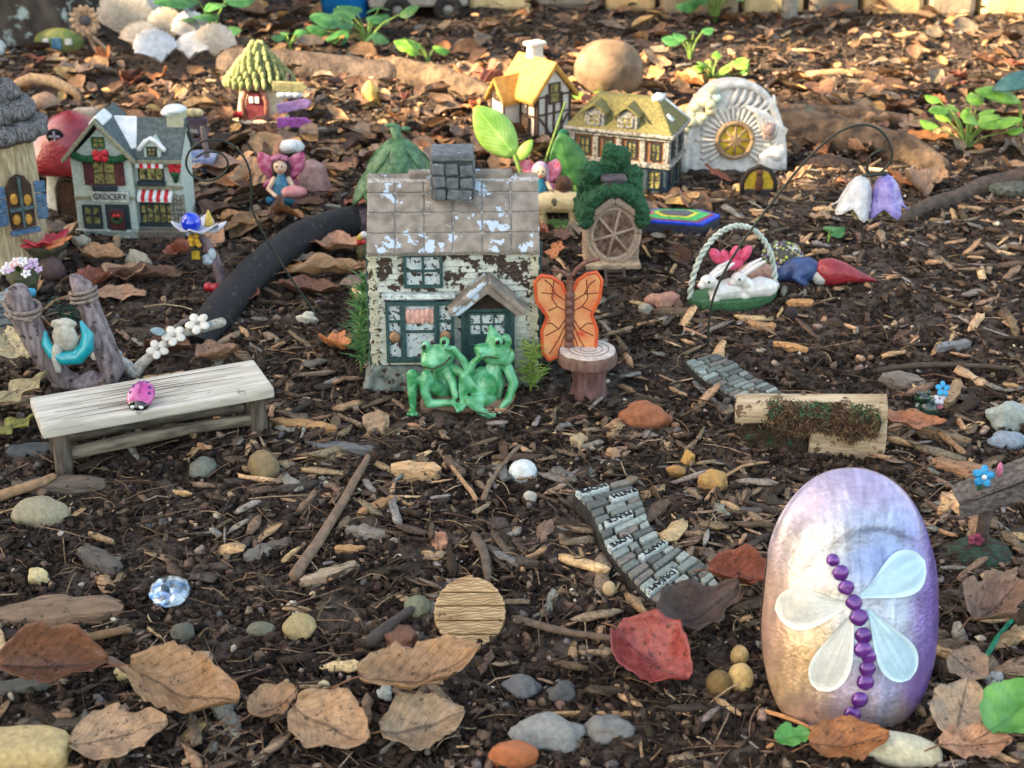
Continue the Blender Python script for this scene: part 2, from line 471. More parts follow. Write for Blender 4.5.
# the old tree at the back left, with roots running out through the soil
g1 = lambda px, py, dz=0: tuple(gp(px, py) + Vector((0, 0, dz)))
tree('tree', 'thick grey lichened tree trunk behind the seashells', -112, 304, 38, 520, -10, (60, 210, 60, 46, 90, 13), seed=3)
tree('tree', 'tall leafy tree added out of view on the left for dappled shade', -620, 70, 22, 330, 0, (20, 240, 24, 28, 60, 12), seed=9)  # unseen tree added so its sparse crown breaks up the sun
def shade_shrub(label, x0, x1, y0, y1, h, n, seed):
    rs = random.Random(seed)
    t = Thing('shade_shrub', label, 'shade_shrub', 0, 0, pos=((x0 + x1) / 2, (y0 + y1) / 2, 0), u=1, ex=0)
    s = MB()
    for i in range(14):
        bx_, by_ = rs.uniform(-.35, .35) * (x1 - x0), rs.uniform(-.45, .45) * (y1 - y0)
        s.tube([(bx_, by_, -3), (bx_ * 1.1, by_ * 1.05, h * .4), (bx_ * 1.3, by_ * 1.1, h * .9)], [2.2, 1.6, .6], 7)
    t.part(s, 'stem', bark)
    f = MB(); a, b = (x1 - x0) / 2, (y1 - y0) / 2
    for _ in range(n):
        p = Vector((rs.uniform(-a, a), rs.uniform(-b, b), h * (.03 + .97 * rs.random() ** .8)))
        R = Euler((rs.random() * 6, rs.random() * 6, rs.random() * 6)).to_matrix(); s_ = rs.uniform(5, 11)
        f.add([R @ Vector(v) * s_ + p for v in ((-1, 0, 0), (-.2, -.5, .12), (1, 0, 0), (-.2, .5, .12))], [(0, 1, 2), (0, 2, 3)])
    t.part(f, 'foliage', leafm)
shade_shrub('tall dense green bush added out of view to shade the garden', -330, -250, -130, 84, 330, 15000, 4)  # added off-frame, keeps the sun off the foreground
shade_shrub('low green bush added out of view to shape the shade boundary', -320, -280, 84, 140, 165, 5000, 5)  # added off-frame, its lower height steps the shadow edge back
# ------------------------------------------------------------------ materials shared by the ornaments
teal = mat('teal_paint', lin(34, 66, 70), lin(58, 92, 92), scale=3, rough=.6, bump=.02, c3=lin(60, 46, 34), s3=5, t3=.62)
pane_chipped = mat('chipped_pane', lin(176, 198, 206), lin(204, 216, 220), scale=2, rough=.5, bump=.01, c3=lin(52, 40, 32), s3=2.2, t3=.54)
siding_m = mat('cream_siding', lin(180, 190, 178), lin(208, 216, 208), scale=2, rough=.7, bump=.03, c3=lin(56, 42, 30), s3=1.0, t3=.545, w3=.03, zbias=.016, z0=8.6)
cream_trim = mat('cream_trim', lin(186, 190, 164), lin(210, 210, 190), scale=2, rough=.7, c3=lin(70, 54, 38), s3=1.6, t3=.56)
tile_m = mat('taupe_tile', lin(112, 106, 98), lin(154, 146, 136), scale=.8, rough=.75, bump=.03, c3=lin(186, 206, 226), s3=.5, t3=.575, w3=.012)
grout_m = mat('pale_grout', lin(150, 146, 140), lin(206, 206, 206), scale=3, rough=.8)
slate_block = mat('grey_block', lin(80, 88, 93), lin(112, 121, 126), scale=1.5, rough=.7, bump=.05, c3=lin(200, 218, 228), s3=1.4, t3=.66)
footing_m = mat('grey_footing', lin(84, 96, 92), lin(150, 162, 156), scale=1.2, rough=.85, bump=.08, c3=lin(64, 48, 36), s3=1.3, t3=.56)
knob_m = mat('tan_knob', lin(150, 118, 92)); pink_m = mat('pink_cloth', lin(216, 168, 158), rough=.6)
K = 1.1
# ------------------------------------------------------------------ the stone-roofed cottage in the middle
t = Thing('cottage', 'cream clapboard cottage with taupe tiled roof, stone chimney and teal door', 'house', 456, 368, rz=.03, ex=72, land='teal-doored cottage')
W2, D2, HW = 76, 42, 146
m = MB()
m.prism([(-D2, 0), (D2, 0), (D2, HW), (0, HW + 42), (-D2, HW)], 'x', -W2 + 2, W2 - 2)
sdm = MB()
for i in range(22):      # lap boards on the front and the sides
    z = 6 + i * 6.3
    sdm.prism([(-D2 - 3.6, z), (-D2 + 1, z), (-D2 + 1, z + 5.3), (-D2 - 1.6, z + 5.3)], 'x', -W2 + 3, W2 - 3)
    for s in (-1, 1): sdm.prism([(s * (W2 - 3), z), (s * (W2 + .4), z), (s * (W2 - 1.2), z + 5.3), (s * (W2 - 3), z + 5.3)], 'y', -D2 + 1, D2 - 1)
walls = t.part(m, 'wall', mat('dark_gap_wall', lin(60, 56, 46), lin(92, 88, 76), scale=2)); t.part(sdm, 'siding', siding_m, parent=walls)  # wall coloured dark so board gaps show as lines despite diffuse light
for s in (-1, 1):
    m = MB(); m.bx(s * W2 - 4.5, s * W2 + 3.5, -D2 - 3.5, -D2 + 5, 0, HW)
    for i in range(11): m.box(s * (W2 - (1 if s > 0 else 0)), -D2 - 3, 12 + i * 12.4, 11, 3, 4.5)
    t.part(m, 'corner_trim', cream_trim, bevel=.8)
for s in (-1, 1): m = MB(); m.bx(s * (W2 + 3), s * (W2 + 7), -D2 + 2, -D2 + 9, 0, HW); t.part(m, 'downpipe', teal, bevel=.8)
m = MB(); m.prism([(-W2 - 14, -2), (W2 + 6, -2), (W2 + 6, 8), (W2 + 1, 18), (-W2 - 4, 26), (-W2 - 10, 12)], 'y', -D2 - 8, D2 + 4); m.noise(3, 18, 4)
t.part(m, 'footing', footing_m, bevel=3)
# roof: front and back slopes as rows of tiles on a pale bed
def slope(mb, gb, W, y0, z0, y1, z1, nx, nz, th, sd):
    rs = random.Random(sd)
    L = math.hypot(y1 - y0, z1 - z0); a = math.atan2(z1 - z0, y1 - y0)
    M = T(0, y0, z0, rx=a)
    gb.M = mb.M = M
    gb.bx(-W + .6, W - .6, .6, L - .6, -th, 0)
    for j in range(nz):
        for i in range(nx):
            g = .55; x0 = -W + 2 * W * i / nx; x1 = -W + 2 * W * (i + 1) / nx
            mb.box((x0 + x1) / 2 + rs.uniform(-.3, .3), L * (j + .5) / nz, .8 + rs.uniform(-.2, .2), x1 - x0 - 2 * g, L / nz - 2 * g, 2.4, rot=(rs.uniform(-.02, .02), rs.uniform(-.02, .02), 0))
    gb.M = mb.M = Matrix()
rf, gb = MB(), MB()
ZE = 141
slope(rf, gb, 81, -D2 - 12, ZE, 4, ZE + 60, 6, 4, 5, 1)
slope(rf, gb, 81, D2 + 12, ZE, -2, ZE + 58, 6, 4, -5, 2)
roof = t.part(gb, 'roof', grout_m, bevel=.6); t.part(rf, 'roof_tiles', tile_m, parent=roof, bevel=1.2)
m = MB(); m.bx(-42, 56, -3, 9, ZE + 55, ZE + 63); t.part(m, 'ridge', tile_m, parent=roof, bevel=2)
m = MB(); m.bx(-19, 19, -25, 6, ZE + 42, ZE + 80); ch = t.part(m, 'chimney', mat('dark_mortar', lin(48, 54, 58), lin(70, 78, 82), scale=2), parent=roof, bevel=2)
m = MB(); rs = random.Random(5)
m.bx(-20, 20, -27, 8, ZE + 80, ZE + 88)
for r, zz in enumerate((48, 60, 72)):
    for c in range(3):
        m.box(-12.6 + c * 12.6 + rs.uniform(-1, 1), -26, ZE + zz + rs.uniform(-1, 1), 12, 5, 11, rot=(0, rs.uniform(-.12, .12), 0))
    for c in range(3):
        for s in (-1, 1): m.box(s * 19, -18 + c * 11, ZE + zz, 4, 10, 11)
t.part(m, 'chimney_stones', slate_block, parent=ch, bevel=2.4)
# windows of the front: upper, the three-light bay, the door
F = -D2 - 3
window(t, T(-29, F, 122), 37, 34, 2, 2, teal, pane_chipped, 3, 4)
bay = MB(); bay.bx(-68, 1, F - 8, F + 2, 95, 100); t.part(bay, 'lintel', mat('pale_lintel', lin(200, 214, 214), c3=lin(60, 46, 34), s3=2.5, t3=.6), bevel=.8)
window(t, T(-57, F - 5, 63), 17, 60, 1, 3, teal, pane_chipped, 3.2, 5)
window(t, T(-33, F - 6, 63), 33, 60, 1, 2, teal, pane_chipped, 3.2, 5)
window(t, T(-9, F - 5, 63), 17, 60, 1, 3, teal, pane_chipped, 3.2, 5)
m = MB(); m.bx(-66, 0, F - 6, F + 1, 29, 33); t.part(m, 'sill', teal, bevel=1)
m = MB()
for i in range(6): m.ell((-44 + i * 4.5, F - 9, 79 - (i % 2)), (3.2, 2, 8), nu=10, nv=8)
t.part(m, 'curtain', pink_m, smooth=True)
for x in (-57, -9):
    m = MB(); m.ell((x, F - 10, 58), (5.5, 4, 6)); t.part(m, 'knob', knob_m, smooth=True)
m = MB(); m.bx(6, 57, F - 6, F + 1, 14, 96); m.bx(11, 52, F - 8, F - 5, 18, 88); door = t.part(m, 'door', teal, bevel=1.2)
window(t, T(31, F - 8, 70), 36, 24, 3, 2, teal, pane_chipped, 2, 3)
m = MB(); m.bx(14, 48, F - 10, F - 7, 24, 50); m.bx(17, 45, F - 11, F - 9, 27, 47); t.part(m, 'door_panel', teal, parent=door, bevel=1)
m = MB(); m.ell((47, F - 11, 54), 2.6); t.part(m, 'handle', mat('brass', lin(150, 120, 60), metal=.8, rough=.4), parent=door, smooth=True)
m = MB()
m.prism([(-4, 84), (2, 94), (31, 120), (60, 94), (66, 84), (58, 84), (31, 106), (4, 84)], 'y', F - 24, F)
m.prism([(-4, 84), (31, 116), (29, 121), (-6, 90)], 'y', F - 26, F - 2)
m.prism([(66, 84), (31, 116), (33, 121), (68, 90)], 'y', F - 26, F - 2)
pr = t.part(m, 'porch_roof', tile_m, bevel=1.6)
m = MB(); m.prism([(4, 86), (58, 86), (31, 108)], 'y', F - 10, F - 1); t.part(m, 'porch_gable', mat('dark_gable', lin(40, 30, 24)), parent=pr)  # gable panel under the porch roof, one even dark brown

# ------------------------------------------------------------------ white grocery house on the left
mint = mat('mint_stucco', lin(176, 194, 186), lin(206, 218, 210), scale=2.5, rough=.8, bump=.08, bscale=6, c3=lin(120, 132, 126), s3=2.8, t3=.62, w3=.1)
slate = mat('slate_roof', lin(62, 76, 80), lin(92, 106, 108), scale=2, rough=.7, bump=.06)
snow = mat('snow_white', lin(206, 218, 224), lin(236, 240, 242), scale=1, rough=.5, bump=.03)
trimg = mat('olive_trim', lin(120, 122, 98), lin(160, 160, 134), scale=2)
navy = mat('navy_frame', lin(36, 48, 58)); winy = mat('yellow_pane', lin(52, 50, 42), lin(176, 170, 104), scale=2.2, rough=.3, bump=0)
maroon = mat('maroon', lin(84, 40, 44)); redp = mat('red_paint', lin(198, 40, 56), rough=.45); darkg = mat('dark_green', lin(28, 84, 50))
t = Thing('grocery_house', 'snowy white grocery shop with slate roof and striped awnings', 'house', 138, 226, rz=-.06, ex=66, sc=(.9, .9, .81), land='white grocery shop')
m = MB()   # left gabled wing, right wing
m.prism([(-56, 0), (10, 0), (10, 96), (-23, 132), (-56, 96)], 'y', -32, 30)
m.prism([(-22, 0), (26, 0), (26, 98), (6, 128), (-22, 98)], 'x', 9, 60)
t.part(m, 'wall', mint, bevel=.8)
m = MB(); m.bx(-60, 66, -36, 34, -3, 5); m.bx(-58, 12, -37, -33, 4, 9); t.part(m, 'footing', mat('pale_footing', lin(168, 180, 172)), bevel=1.5)
m = MB()
for z in range(7): 
    for i in range(4): m.box(50 + i * 4.2 - 2, -25.5, 10 + z * 6.2 + (i % 2), 3.8, 4, 5.4)
t.part(m, 'quoin', mat('grey_brick', lin(110, 112, 104), lin(150, 150, 140)), bevel=.6)
rf = MB()
for s in (-1, 1):
    rf.prism([(-23 - s * 1, 140), (-23 + s * 38, 93), (-23 + s * 40, 97), (-23, 146)], 'y', -38, 34)
rf.prism([(-30, 92), (-30, 97), (7, 136), (7, 129)], 'x', 6, 64); rf.prism([(30, 92), (30, 97), (7, 136), (7, 129)], 'x', 6, 64)
roof = t.part(rf, 'roof', slate, bevel=.8)
m = MB()
for s in (-1, 1): m.prism([(-23, 140), (-23 + s * 36, 95), (-23 + s * 40, 92), (-23 + s * 40, 97), (-23, 146)], 'y', -41, -37)
m.bx(10, 64, -33, -29, 91, 95)
t.part(m, 'bargeboard', trimg, parent=roof, bevel=.6)
sn = MB()
sn.M = T(0, -30, 97, rx=math.atan2(39, 37))
sn.prism([(-9, 16), (2, 9), (14, 12), (13, 30), (10, 54), (-16, 54), (-14, 36)], 'z', -1, 2)
sn.M = Matrix(); sn.prism([(-30, 136), (-32, 139), (-23, 149), (-14, 139), (-16, 136), (-23, 144)], 'y', -34, 0)
sn.noise(1.2, 6, 2); t.part(sn, 'snow', snow, parent=roof, bevel=2)
m = MB(); m.bx(44, 62, -2, 14, 118, 146); cn = t.part(m, 'chimney', mat('pale_brick', lin(176, 180, 150), lin(196, 198, 170)), parent=roof, bevel=.8)
m = MB(); m.ell((52, 6, 146), (13, 12, 6)); m.ell((45, 4, 143), (8, 9, 5)); t.part(m, 'chimney_snow', snow, parent=cn, smooth=True)
m = MB(); m.prism([(24, 96), (42, 96), (42, 110), (33, 120), (24, 110)], 'y', -29, -4); dm = t.part(m, 'dormer', mint, bevel=.8)
m = MB(); m.tube([(20, -30, 108), (27, -30, 117), (33, -30, 121), (39, -30, 117), (46, -30, 108)], 3, 8, rnd=True); t.part(m, 'dormer_snow', snow, parent=dm, smooth=True)
window(t, T(33, -29, 105), 11, 12, 2, 2, navy, winy, 1.4, 1.5)
FY = -33
window(t, T(-23, FY, 116), 14, 14, 2, 2, darkg, winy, 1.4, 1.5)
window(t, T(-20, FY, 79), 26, 30, 2, 2, maroon, winy, 1.6, 2)
window(t, T(-38, FY, 26), 21, 26, 2, 2, navy, winy, 2.4, 2.5)
for x in (-37, -3):
    m = MB(); m.bx(x - 5, x + 5, FY - 2.5, FY, 64, 95); t.part(m, 'shutter', maroon, bevel=.6)
m = MB(); m.bx(-34, -7, FY - 6, FY, 58, 65); t.part(m, 'window_box', navy, bevel=1)
m = MB(); m.bx(-48, -28, FY - 4, FY, 10, 14); t.part(m, 'sill', navy, bevel=.6)
m = MB()
for i in range(13):
    x = -50 + i * 4.7; sag = 5 * abs(math.sin((i - 6) / 6 * PI)); 
    if abs(i - 6) > 0: m.ell((x, FY - 3, 101 - sag), (4, 3, 5), nu=8, nv=6)
t.part(m, 'garland', darkg, smooth=True)
m = MB()
for dx, dz in ((-5, 2), (5, 2), (0, 0), (-4, -4), (4, -4)): m.ell((-20 + dx, FY - 6, 103 + dz), (4.4, 3, 4.4), nu=8, nv=6)
t.part(m, 'bow', redp, smooth=True)
m = MB(); m.bx(-23, 3, FY - 2.5, FY, 6, 40); m.bx(-19, -1, FY - 4, FY - 2, 8, 36); dr = t.part(m, 'door', navy, bevel=.6)
m = MB(); m.bx(-18, -2, FY - 5, FY - 3.8, 10, 34); t.part(m, 'door_leaf', maroon, parent=dr)
m = MB(); m.torus((-10, FY - 6, 23), 4.2, 1.8, n=16, m=6); t.part(m, 'wreath', darkg, parent=dr, smooth=True)
m = MB(); m.ell((-12, FY - 7, 28), 2.2); m.ell((-7, FY - 7, 28), 2.2); t.part(m, 'wreath_bow', redp, parent=dr, smooth=True)
m = MB(); m.bx(-56, 10, FY - 2, FY, 46, 50); t.part(m, 'string_course', trimg, bevel=.5)
m = MB(); m.bx(-36, 5, FY - 4, FY, 44, 57); sg = t.part(m, 'sign_board', mat('sign_white', lin(200, 206, 200)), bevel=.8)
t.part(text_mb('GROCERY', 8.0, T(-15.5, FY - 4.6, 50.5, rx=PI / 2) @ Matrix.Diagonal((1, 1.35, 1, 1)), .5), 'lettering', mat('black_paint', lin(28, 30, 34)), parent=sg)
def awning(x0, x1, y, z, n):
    a, b = MB(), MB()
    for i in range(n):
        q0 = x0 + (x1 - x0) * i / n; q1 = x0 + (x1 - x0) * (i + 1) / n
        (b if i % 2 else a).prism([(y - 9, z - 7), (y - 9, z - 1), (y, z + 6), (y, z - 1)], 'x', q0, q1)
    aw = t.part(a, 'awning', snow, bevel=.5); t.part(b, 'awning_stripes', redp, parent=aw, bevel=.5)
FR = -23
awning(14, 44, FR, 92, 7); awning(12, 50, FR, 50, 9)
window(t, T(28, FR, 76), 28, 18, 3, 1, navy, winy, 1.4, 2)
window(t, T(30, FR, 26), 36, 26, 5, 2, navy, winy, 1.6, 2)
m = MB(); m.bx(13, 43, FR - 6, FR, 62, 67); t.part(m, 'window_ledge', navy, bevel=.8)
m = MB(); m.bx(10, 50, FR - 4, FR, 10, 14); t.part(m, 'window_ledge', navy, bevel=.8)
m = MB(); m.bx(10, 62, FR - 3, FR, 57, 61); t.part(m, 'eaves_band', trimg, bevel=.5)
m = MB()
for dx, dz in ((-4, 3), (4, 3), (0, 0), (-3, -3), (3, -3)): m.ell((55 + dx, FR - 3, 84 + dz), (4, 3, 4), nu=8, nv=6)
t.part(m, 'poinsettia', redp, smooth=True)
m = MB(); m.lathe([(2, 66), (4, 74), (6, 79), (3, 80)], 10, (55, FR - 3, 0)); t.part(m, 'hanging_pot', darkg, smooth=True)
m = MB(); m.box(22, -33, 4, 22, 12, 9); m.box(48, -32, 4, 30, 12, 9); t.part(m, 'planter', mat('stone_planter', lin(104, 100, 90)), bevel=1)

# ------------------------------------------------------------------ gold-roofed half-timbered cottage
gold = mat('gold_roof', lin(170, 124, 52), lin(196, 150, 74), scale=1.2, rough=.6, bump=.08); plaster = mat('white_plaster', lin(196, 190, 178), lin(222, 216, 204), scale=2, bump=.04)  # plaster is a mottled off-white
beam = mat('dark_beam', lin(74, 56, 46))
t = Thing('timbered_cottage', 'white half-timbered cottage with golden yellow roof', 'house', 537, 130, rz=-.9, ex=44, sc=(.85, 1.2, .86), land='gold-roofed cottage')
m = MB(); m.prism([(-18, 0), (18, 0), (18, 48), (0, 76), (-18, 48)], 'x', -30, 30)
m.prism([(-26, 0), (0, 0), (0, 44), (-13, 62), (-26, 44)], 'y', -34, 0); t.part(m, 'wall', plaster, bevel=.8)
rf = MB()
for s in (-1, 1): rf.prism([(0, 76), (s * 24, 40), (s * 25, 46), (0, 86)], 'x', -36, 35)
for s in (-1, 1): rf.prism([(-13, 60), (-13 + s * 18, 36), (-13 + s * 18, 42), (-13, 68)], 'y', -39, -6)
rf.noise(1, 7, 1); roof = t.part(rf, 'roof', gold, bevel=2)
m = MB(); m.box(-12, 4, 86, 13, 13, 22, taper=.9); m.box(-12, 4, 98, 17, 17, 5); t.part(m, 'chimney', plaster, parent=roof, bevel=2)
m = MB()
for x in (-17, 17, 0): m.bx(31, 30 if False else 30 - .2, x - 1.2, x + 1.2, 0, 46)
for z in (2, 26, 46): m.bx(30, 31.4, -18, 18, z, z + 2)
for y in (-17, -8, 8, 17): m.bx(30, 31.6, y - 1, y + 1, 0, 50)
for y in (-9, 9): m.box(31, y * 1.1, 14, 1, 1.8, 22, rot=(.5 * (1 if y < 0 else -1), 0, 0))
for x in (-25, -1): m.bx(x - 1, x + 1, -35.3, -33.9, 0, 44)
for z in (2, 22, 42): m.bx(-26, 0, -35.3, -33.9, z, z + 2)
for x in (2, 14, 28): m.bx(x - 1, x + 1, -19.3, -18, 0, 46)
m.bx(0, 30, -19.3, -18, 24, 26)
t.part(m, 'timber_frame', beam)
window(t, T(31, 0, 50, rz=PI / 2), 12, 24, 1, 2, beam, winy, 1.6, 1.5)
window(t, T(-13, -34, 46), 9, 12, 1, 2, beam, winy, 1.4, 1.5); window(t, T(-13, -34, 14), 16, 20, 2, 2, beam, winy, 1.4, 1.5)
m = MB(); m.bx(6, 20, -21, -18, 2, 23); d_ = t.part(m, 'door', beam, bevel=.6); m = MB(); m.ell((17, -22, 12), 1.2); t.part(m, 'handle', gold, parent=d_, smooth=True)

# ------------------------------------------------------------------ olive mansard-roofed brick house
olive = mat('olive_roof', lin(88, 86, 46), lin(126, 120, 70), scale=2.4, rough=.7, bump=.08); brick = mat('tan_brick', lin(112, 76, 52), lin(150, 108, 76), scale=4, bump=.04)
wtrim = mat('weathered_white', lin(136, 136, 130), lin(176, 176, 170), scale=2, c3=lin(84, 76, 68), s3=2.4, t3=.54); shopblue = mat('shopfront_blue', lin(38, 58, 72), lin(58, 78, 90))
t = Thing('townhouse', 'brick townhouse with olive green dormered roof and navy ground floor', 'house', 634, 182, rz=-.36, ex=66, sc=(.92, .92, .78), land='olive-roofed townhouse')
m = MB(); m.bx(-62, 44, -30, 30, 36, 70); t.part(m, 'wall', brick)
m = MB(); m.bx(-62, 44, -31, 31, -3, 34); t.part(m, 'shopfront', shopblue, bevel=1)
m = MB(); m.bx(-66, 48, -34, 34, 33, 39); m.bx(-66, 48, -34, 34, 68, 73); m.bx(-69, 51, -37, 37, 73, 77)
for x in (-62, -36, -10, 16, 42): m.bx(x - 2, x + 4, -32.4, -29, 38, 68)
for y in (-30, -2, 26): m.bx(43, 46.4, y, y + 5, 38, 68)
t.part(m, 'cornice', wtrim, bevel=.7)
m = MB(); vs = [(-68, -36, 77), (50, -36, 77), (50, 36, 77), (-68, 36, 77), (-44, -8, 112), (26, -8, 112), (26, 8, 112), (-44, 8, 112)]
m.add(vs, [(3, 2, 1, 0), (4, 5, 6, 7), (0, 1, 5, 4), (1, 2, 6, 5), (2, 3, 7, 6), (3, 0, 4, 7)]); roof = t.part(m, 'roof', olive, bevel=1.5)
m = MB(); m.box(24, 0, 113, 10, 18, 6); m.tube([(26, 8, 111), (50, 36, 77)], 2, 6); m.box(40, -12, 92, 10, 8, 3, rot=(0, .8, 0)); t.part(m, 'roof_snow', snow, parent=roof, smooth=True)
for x in (-36, 0):
    m = MB(); m.prism([(x - 11, 80), (x + 11, 80), (x + 11, 96), (x, 104), (x - 11, 96)], 'y', -34, -4); dm = t.part(m, 'dormer', wtrim, bevel=.8)
    m = MB(); m.prism([(x - 14, 95), (x, 106), (x + 14, 95), (x + 14, 98), (x, 110), (x - 14, 98)], 'y', -37, -2); t.part(m, 'dormer_roof', olive, parent=dm, bevel=.8)
    window(t, T(x, -34, 89), 13, 13, 2, 2, wtrim, winy, 1.5, 1.5)
for x in (-48, -22, 4, 30): window(t, T(x + 1, -30, 53), 11, 22, 2, 2, navy, winy, 1.4, 1.5); window(t, T(x + 1, -31, 18), 15, 24, 2, 2, navy, winy, 1.4, 2)
for y in (-15, 13): window(t, T(44, y, 53, rz=PI / 2), 12, 22, 2, 2, navy, winy, 1.4, 2); window(t, T(44, y, 18, rz=PI / 2), 15, 24, 2, 2, navy, winy, 1.4, 2)
# white sheet-like stone panel propped at its right side

# ------------------------------------------------------------------ ivy-roofed tree house with a round wheel window
ivy = mat('ivy_green', lin(28, 74, 50), lin(66, 128, 84), scale=5, rough=.85, bump=.35, bscale=9, c3=lin(20, 44, 34), s3=4, t3=.55, w3=.1)
stonepink = mat('pinkish_stone', lin(152, 132, 116), lin(190, 170, 150), scale=3, bump=.12, bscale=8)
darkwood = mat('dark_wood', lin(66, 54, 46), lin(96, 80, 68), scale=2, stretch=(1, 1, .3))
t = Thing('ivy_roof_house', 'stone fairy house under shaggy green ivy roof with round wheel window', 'house', 610, 268, ex=42, rz=.05, sc=(.9, .9, .93), land='ivy-roofed fairy house')
m = MB(); m.prism([(-29, 14), (29, 14), (30, 62), (17, 84), (0, 94), (-17, 84), (-30, 62)], 'y', -20, 24); m.noise(1.5, 8, 3); t.part(m, 'wall', stonepink, bevel=2)
m = MB(); m.bx(-30, 30, -34, 18, 10, 16); t.part(m, 'deck', mat('pale_stone_deck', lin(176, 156, 130)), bevel=1.5)
m = MB()
for x, y in ((18, -24), (26, 10), (-24, 6)): m.tube([(x, y, -3), (x + 1, y, 12)], 5, 8)
m.bx(-18, 24, -16, 14, -2, 11); t.part(m, 'base', mat('black_base', lin(48, 42, 38), lin(70, 62, 56)), bevel=1)
m = MB()
for s in (-9, 11): m.tube([(s, -36, 13), (s, -52, -4)], 1.8, 6)
for i in range(5): m.box(1, -38 - i * 3.6, 10 - i * 3.6, 20, 2, 2)
t.part(m, 'ladder', darkwood)
m = MB(); m.torus((0, -22, 46), 24, 2.8, n=40, sz=1.18); m.torus((0, -22, 46), 28.5, 2.4, n=40, sz=1.12)
for k in range(3):
    a = k * PI / 3 + .25; m.tube([(-24 * math.cos(a), -23, 46 - 28 * math.sin(a)), (0, -24, 46), (24 * math.cos(a), -23, 46 + 28 * math.sin(a))], 1.7, 6)
m.ell((0, -23, 44), (4, 2, 4)); wf = t.part(m, 'window', mat('carved_ring', lin(186, 160, 136), lin(214, 194, 172), scale=3), smooth=True)
m = MB(); m.lathe([(24, 0), (24, 2)], 32); m.v = [Matrix.Rotation(PI / 2, 4, 'X') @ p + Vector((0, -19, 44)) for p in m.v]; t.part(m, 'pane', mat('dusky_pane', lin(96, 76, 64), lin(170, 140, 120), scale=2), parent=wf)
m = MB()
for s in (-1, 1): m.prism([(s * 0, 82), (s * 22, 68), (s * 22, 75), (0, 91)], 'y', -30, -20)
t.part(m, 'gable_trim', stonepink, bevel=1)
m = MB()
for i in range(15):
    a = PI * (i / 14) ; x = 31 * math.cos(a); z = 66 + 33 * math.sin(a)
    for y in (-24, -10, 6, 20): m.ell((x, y, z - 4), (9, 10, 8), nu=12, nv=8)
for x, y, z, r in ((-28, -2, 96, 11), (-24, -8, 110, 12), (-26, 2, 84, 12), (22, 0, 104, 11), (22, -6, 94, 10), (26, 2, 82, 10), (0, 6, 116, 13), (-6, 6, 108, 11), (8, 4, 122, 12), (-3, 2, 128, 9), (-33, -2, 66, 7), (31, 2, 66, 7)): m.ell((x, y, z), (r, r, r), nu=14, nv=10)
rf_ = t.part(m, 'roof', ivy, remesh=1.6, smooth_it=3)
dd = rf_.modifiers.new('d', 'DISPLACE'); tx = D.textures.new('ivy', 'CLOUDS'); tx.noise_scale = .005; tx.noise_depth = 3; dd.texture = tx; dd.strength = .009; dd.mid_level = .5; dd.texture_coords = 'LOCAL'
m = MB(); m.bx(-13, 11, -24, -8, 92, 106); m.bx(-15, 13, -26, -7, 104, 108); ch = t.part(m, 'chimney', mat('purplish_grey', lin(88, 82, 88)), parent=rf_, bevel=1.5)

# ------------------------------------------------------------------ house with shaggy bark roof at the left edge
thatchbark = mat('bark_shingle', lin(58, 56, 58), lin(150, 150, 152), scale=2, rough=.8, bump=.25, bscale=5, stretch=(2.4, 2.4, .5))
woodpale = mat('pale_carved_wood', lin(150, 132, 102), lin(206, 190, 156), scale=2.6, rough=.8, bump=.25, bscale=5, stretch=(1, 1, .18))
t = Thing('stump_house', 'tall carved stump house with grey bark shingle roof and blue shutters', 'house', -8, 262, ex=62, land='carved stump house')
m = MB(); vs = []
m.lathe([(68, -4), (62, 10), (58, 40), (57, 80), (55, 120), (50, 150)], 48, ry=.75)
m.v = [Vector((p.x * (1 + .05 * mnoise.noise(Vector((math.atan2(p.y, p.x) * 6, 0, p.z / 80)))), p.y * (1 + .05 * mnoise.noise(Vector((math.atan2(p.y, p.x) * 6, 3, p.z / 80)))), p.z)) for p in m.v]
t.part(m, 'wall', woodpale, smooth=True, ang=60)
m = MB(); rs = random.Random(3)
for ring, (z, r, n) in enumerate(((138, 66, 15), (156, 56, 12), (172, 40, 9), (186, 22, 6))):
    for i in range(n):
        a = 2 * PI * (i + ring * .5) / n
        m.ell((r * math.cos(a) * .92, r * math.sin(a) * .72, z), (11 + rs.random() * 3, 17, 10), rot=(0, 0, a), nu=10, nv=8)
m.lathe([(60, 132), (50, 160), (26, 186), (4, 194)], 24, ry=.75)
m.noise(3, 7, 5); t.part(m, 'roof', thatchbark, smooth=True)
bluep = mat('blue_shutter', lin(52, 84, 118), lin(92, 124, 152), scale=2)
Mw = T(47, -31, 76, rz=.62, s=.8)
m = MB(Mw); m.prism([(-15, -36), (15, -36), (15, 16), (9, 27), (0, 31), (-9, 27), (-15, 16)], 'y', -2, 2); wf = t.part(m, 'window', mat('dark_recess', lin(52, 38, 30), lin(84, 58, 44)))
m = MB(Mw)
for x, z in ((-8, 2), (8, -2), (6, -26), (-8, -24)): m.ell((x, -3, z), (5, 1.6, 7), nu=10, nv=6)
t.part(m, 'pane', mat('amber_pane', lin(190, 140, 60)), parent=wf, smooth=True)
m = MB(Mw); m.bx(-1.4, 1.4, -6, -1, -34, 28); m.bx(-15, 15, -6, -1, -13, -9); t.part(m, 'mullion', mat('mullion_teal', lin(70, 92, 94)), parent=wf)
for s in (-1, 1):
    m = MB(Mw @ T(s * 24, -5, 0, rz=-s * .4))
    for z, h in ((14, 14), (-2, 14), (-20, 18)): m.box(0, 0, z, 13, 4, h - 2, rot=(0, 0, 0))
    m.bx(-7, 7, -3, 0, 6, 9); m.bx(-7, 7, -3, 0, -11, -8)
    t.part(m, 'shutter', bluep, bevel=1.2)
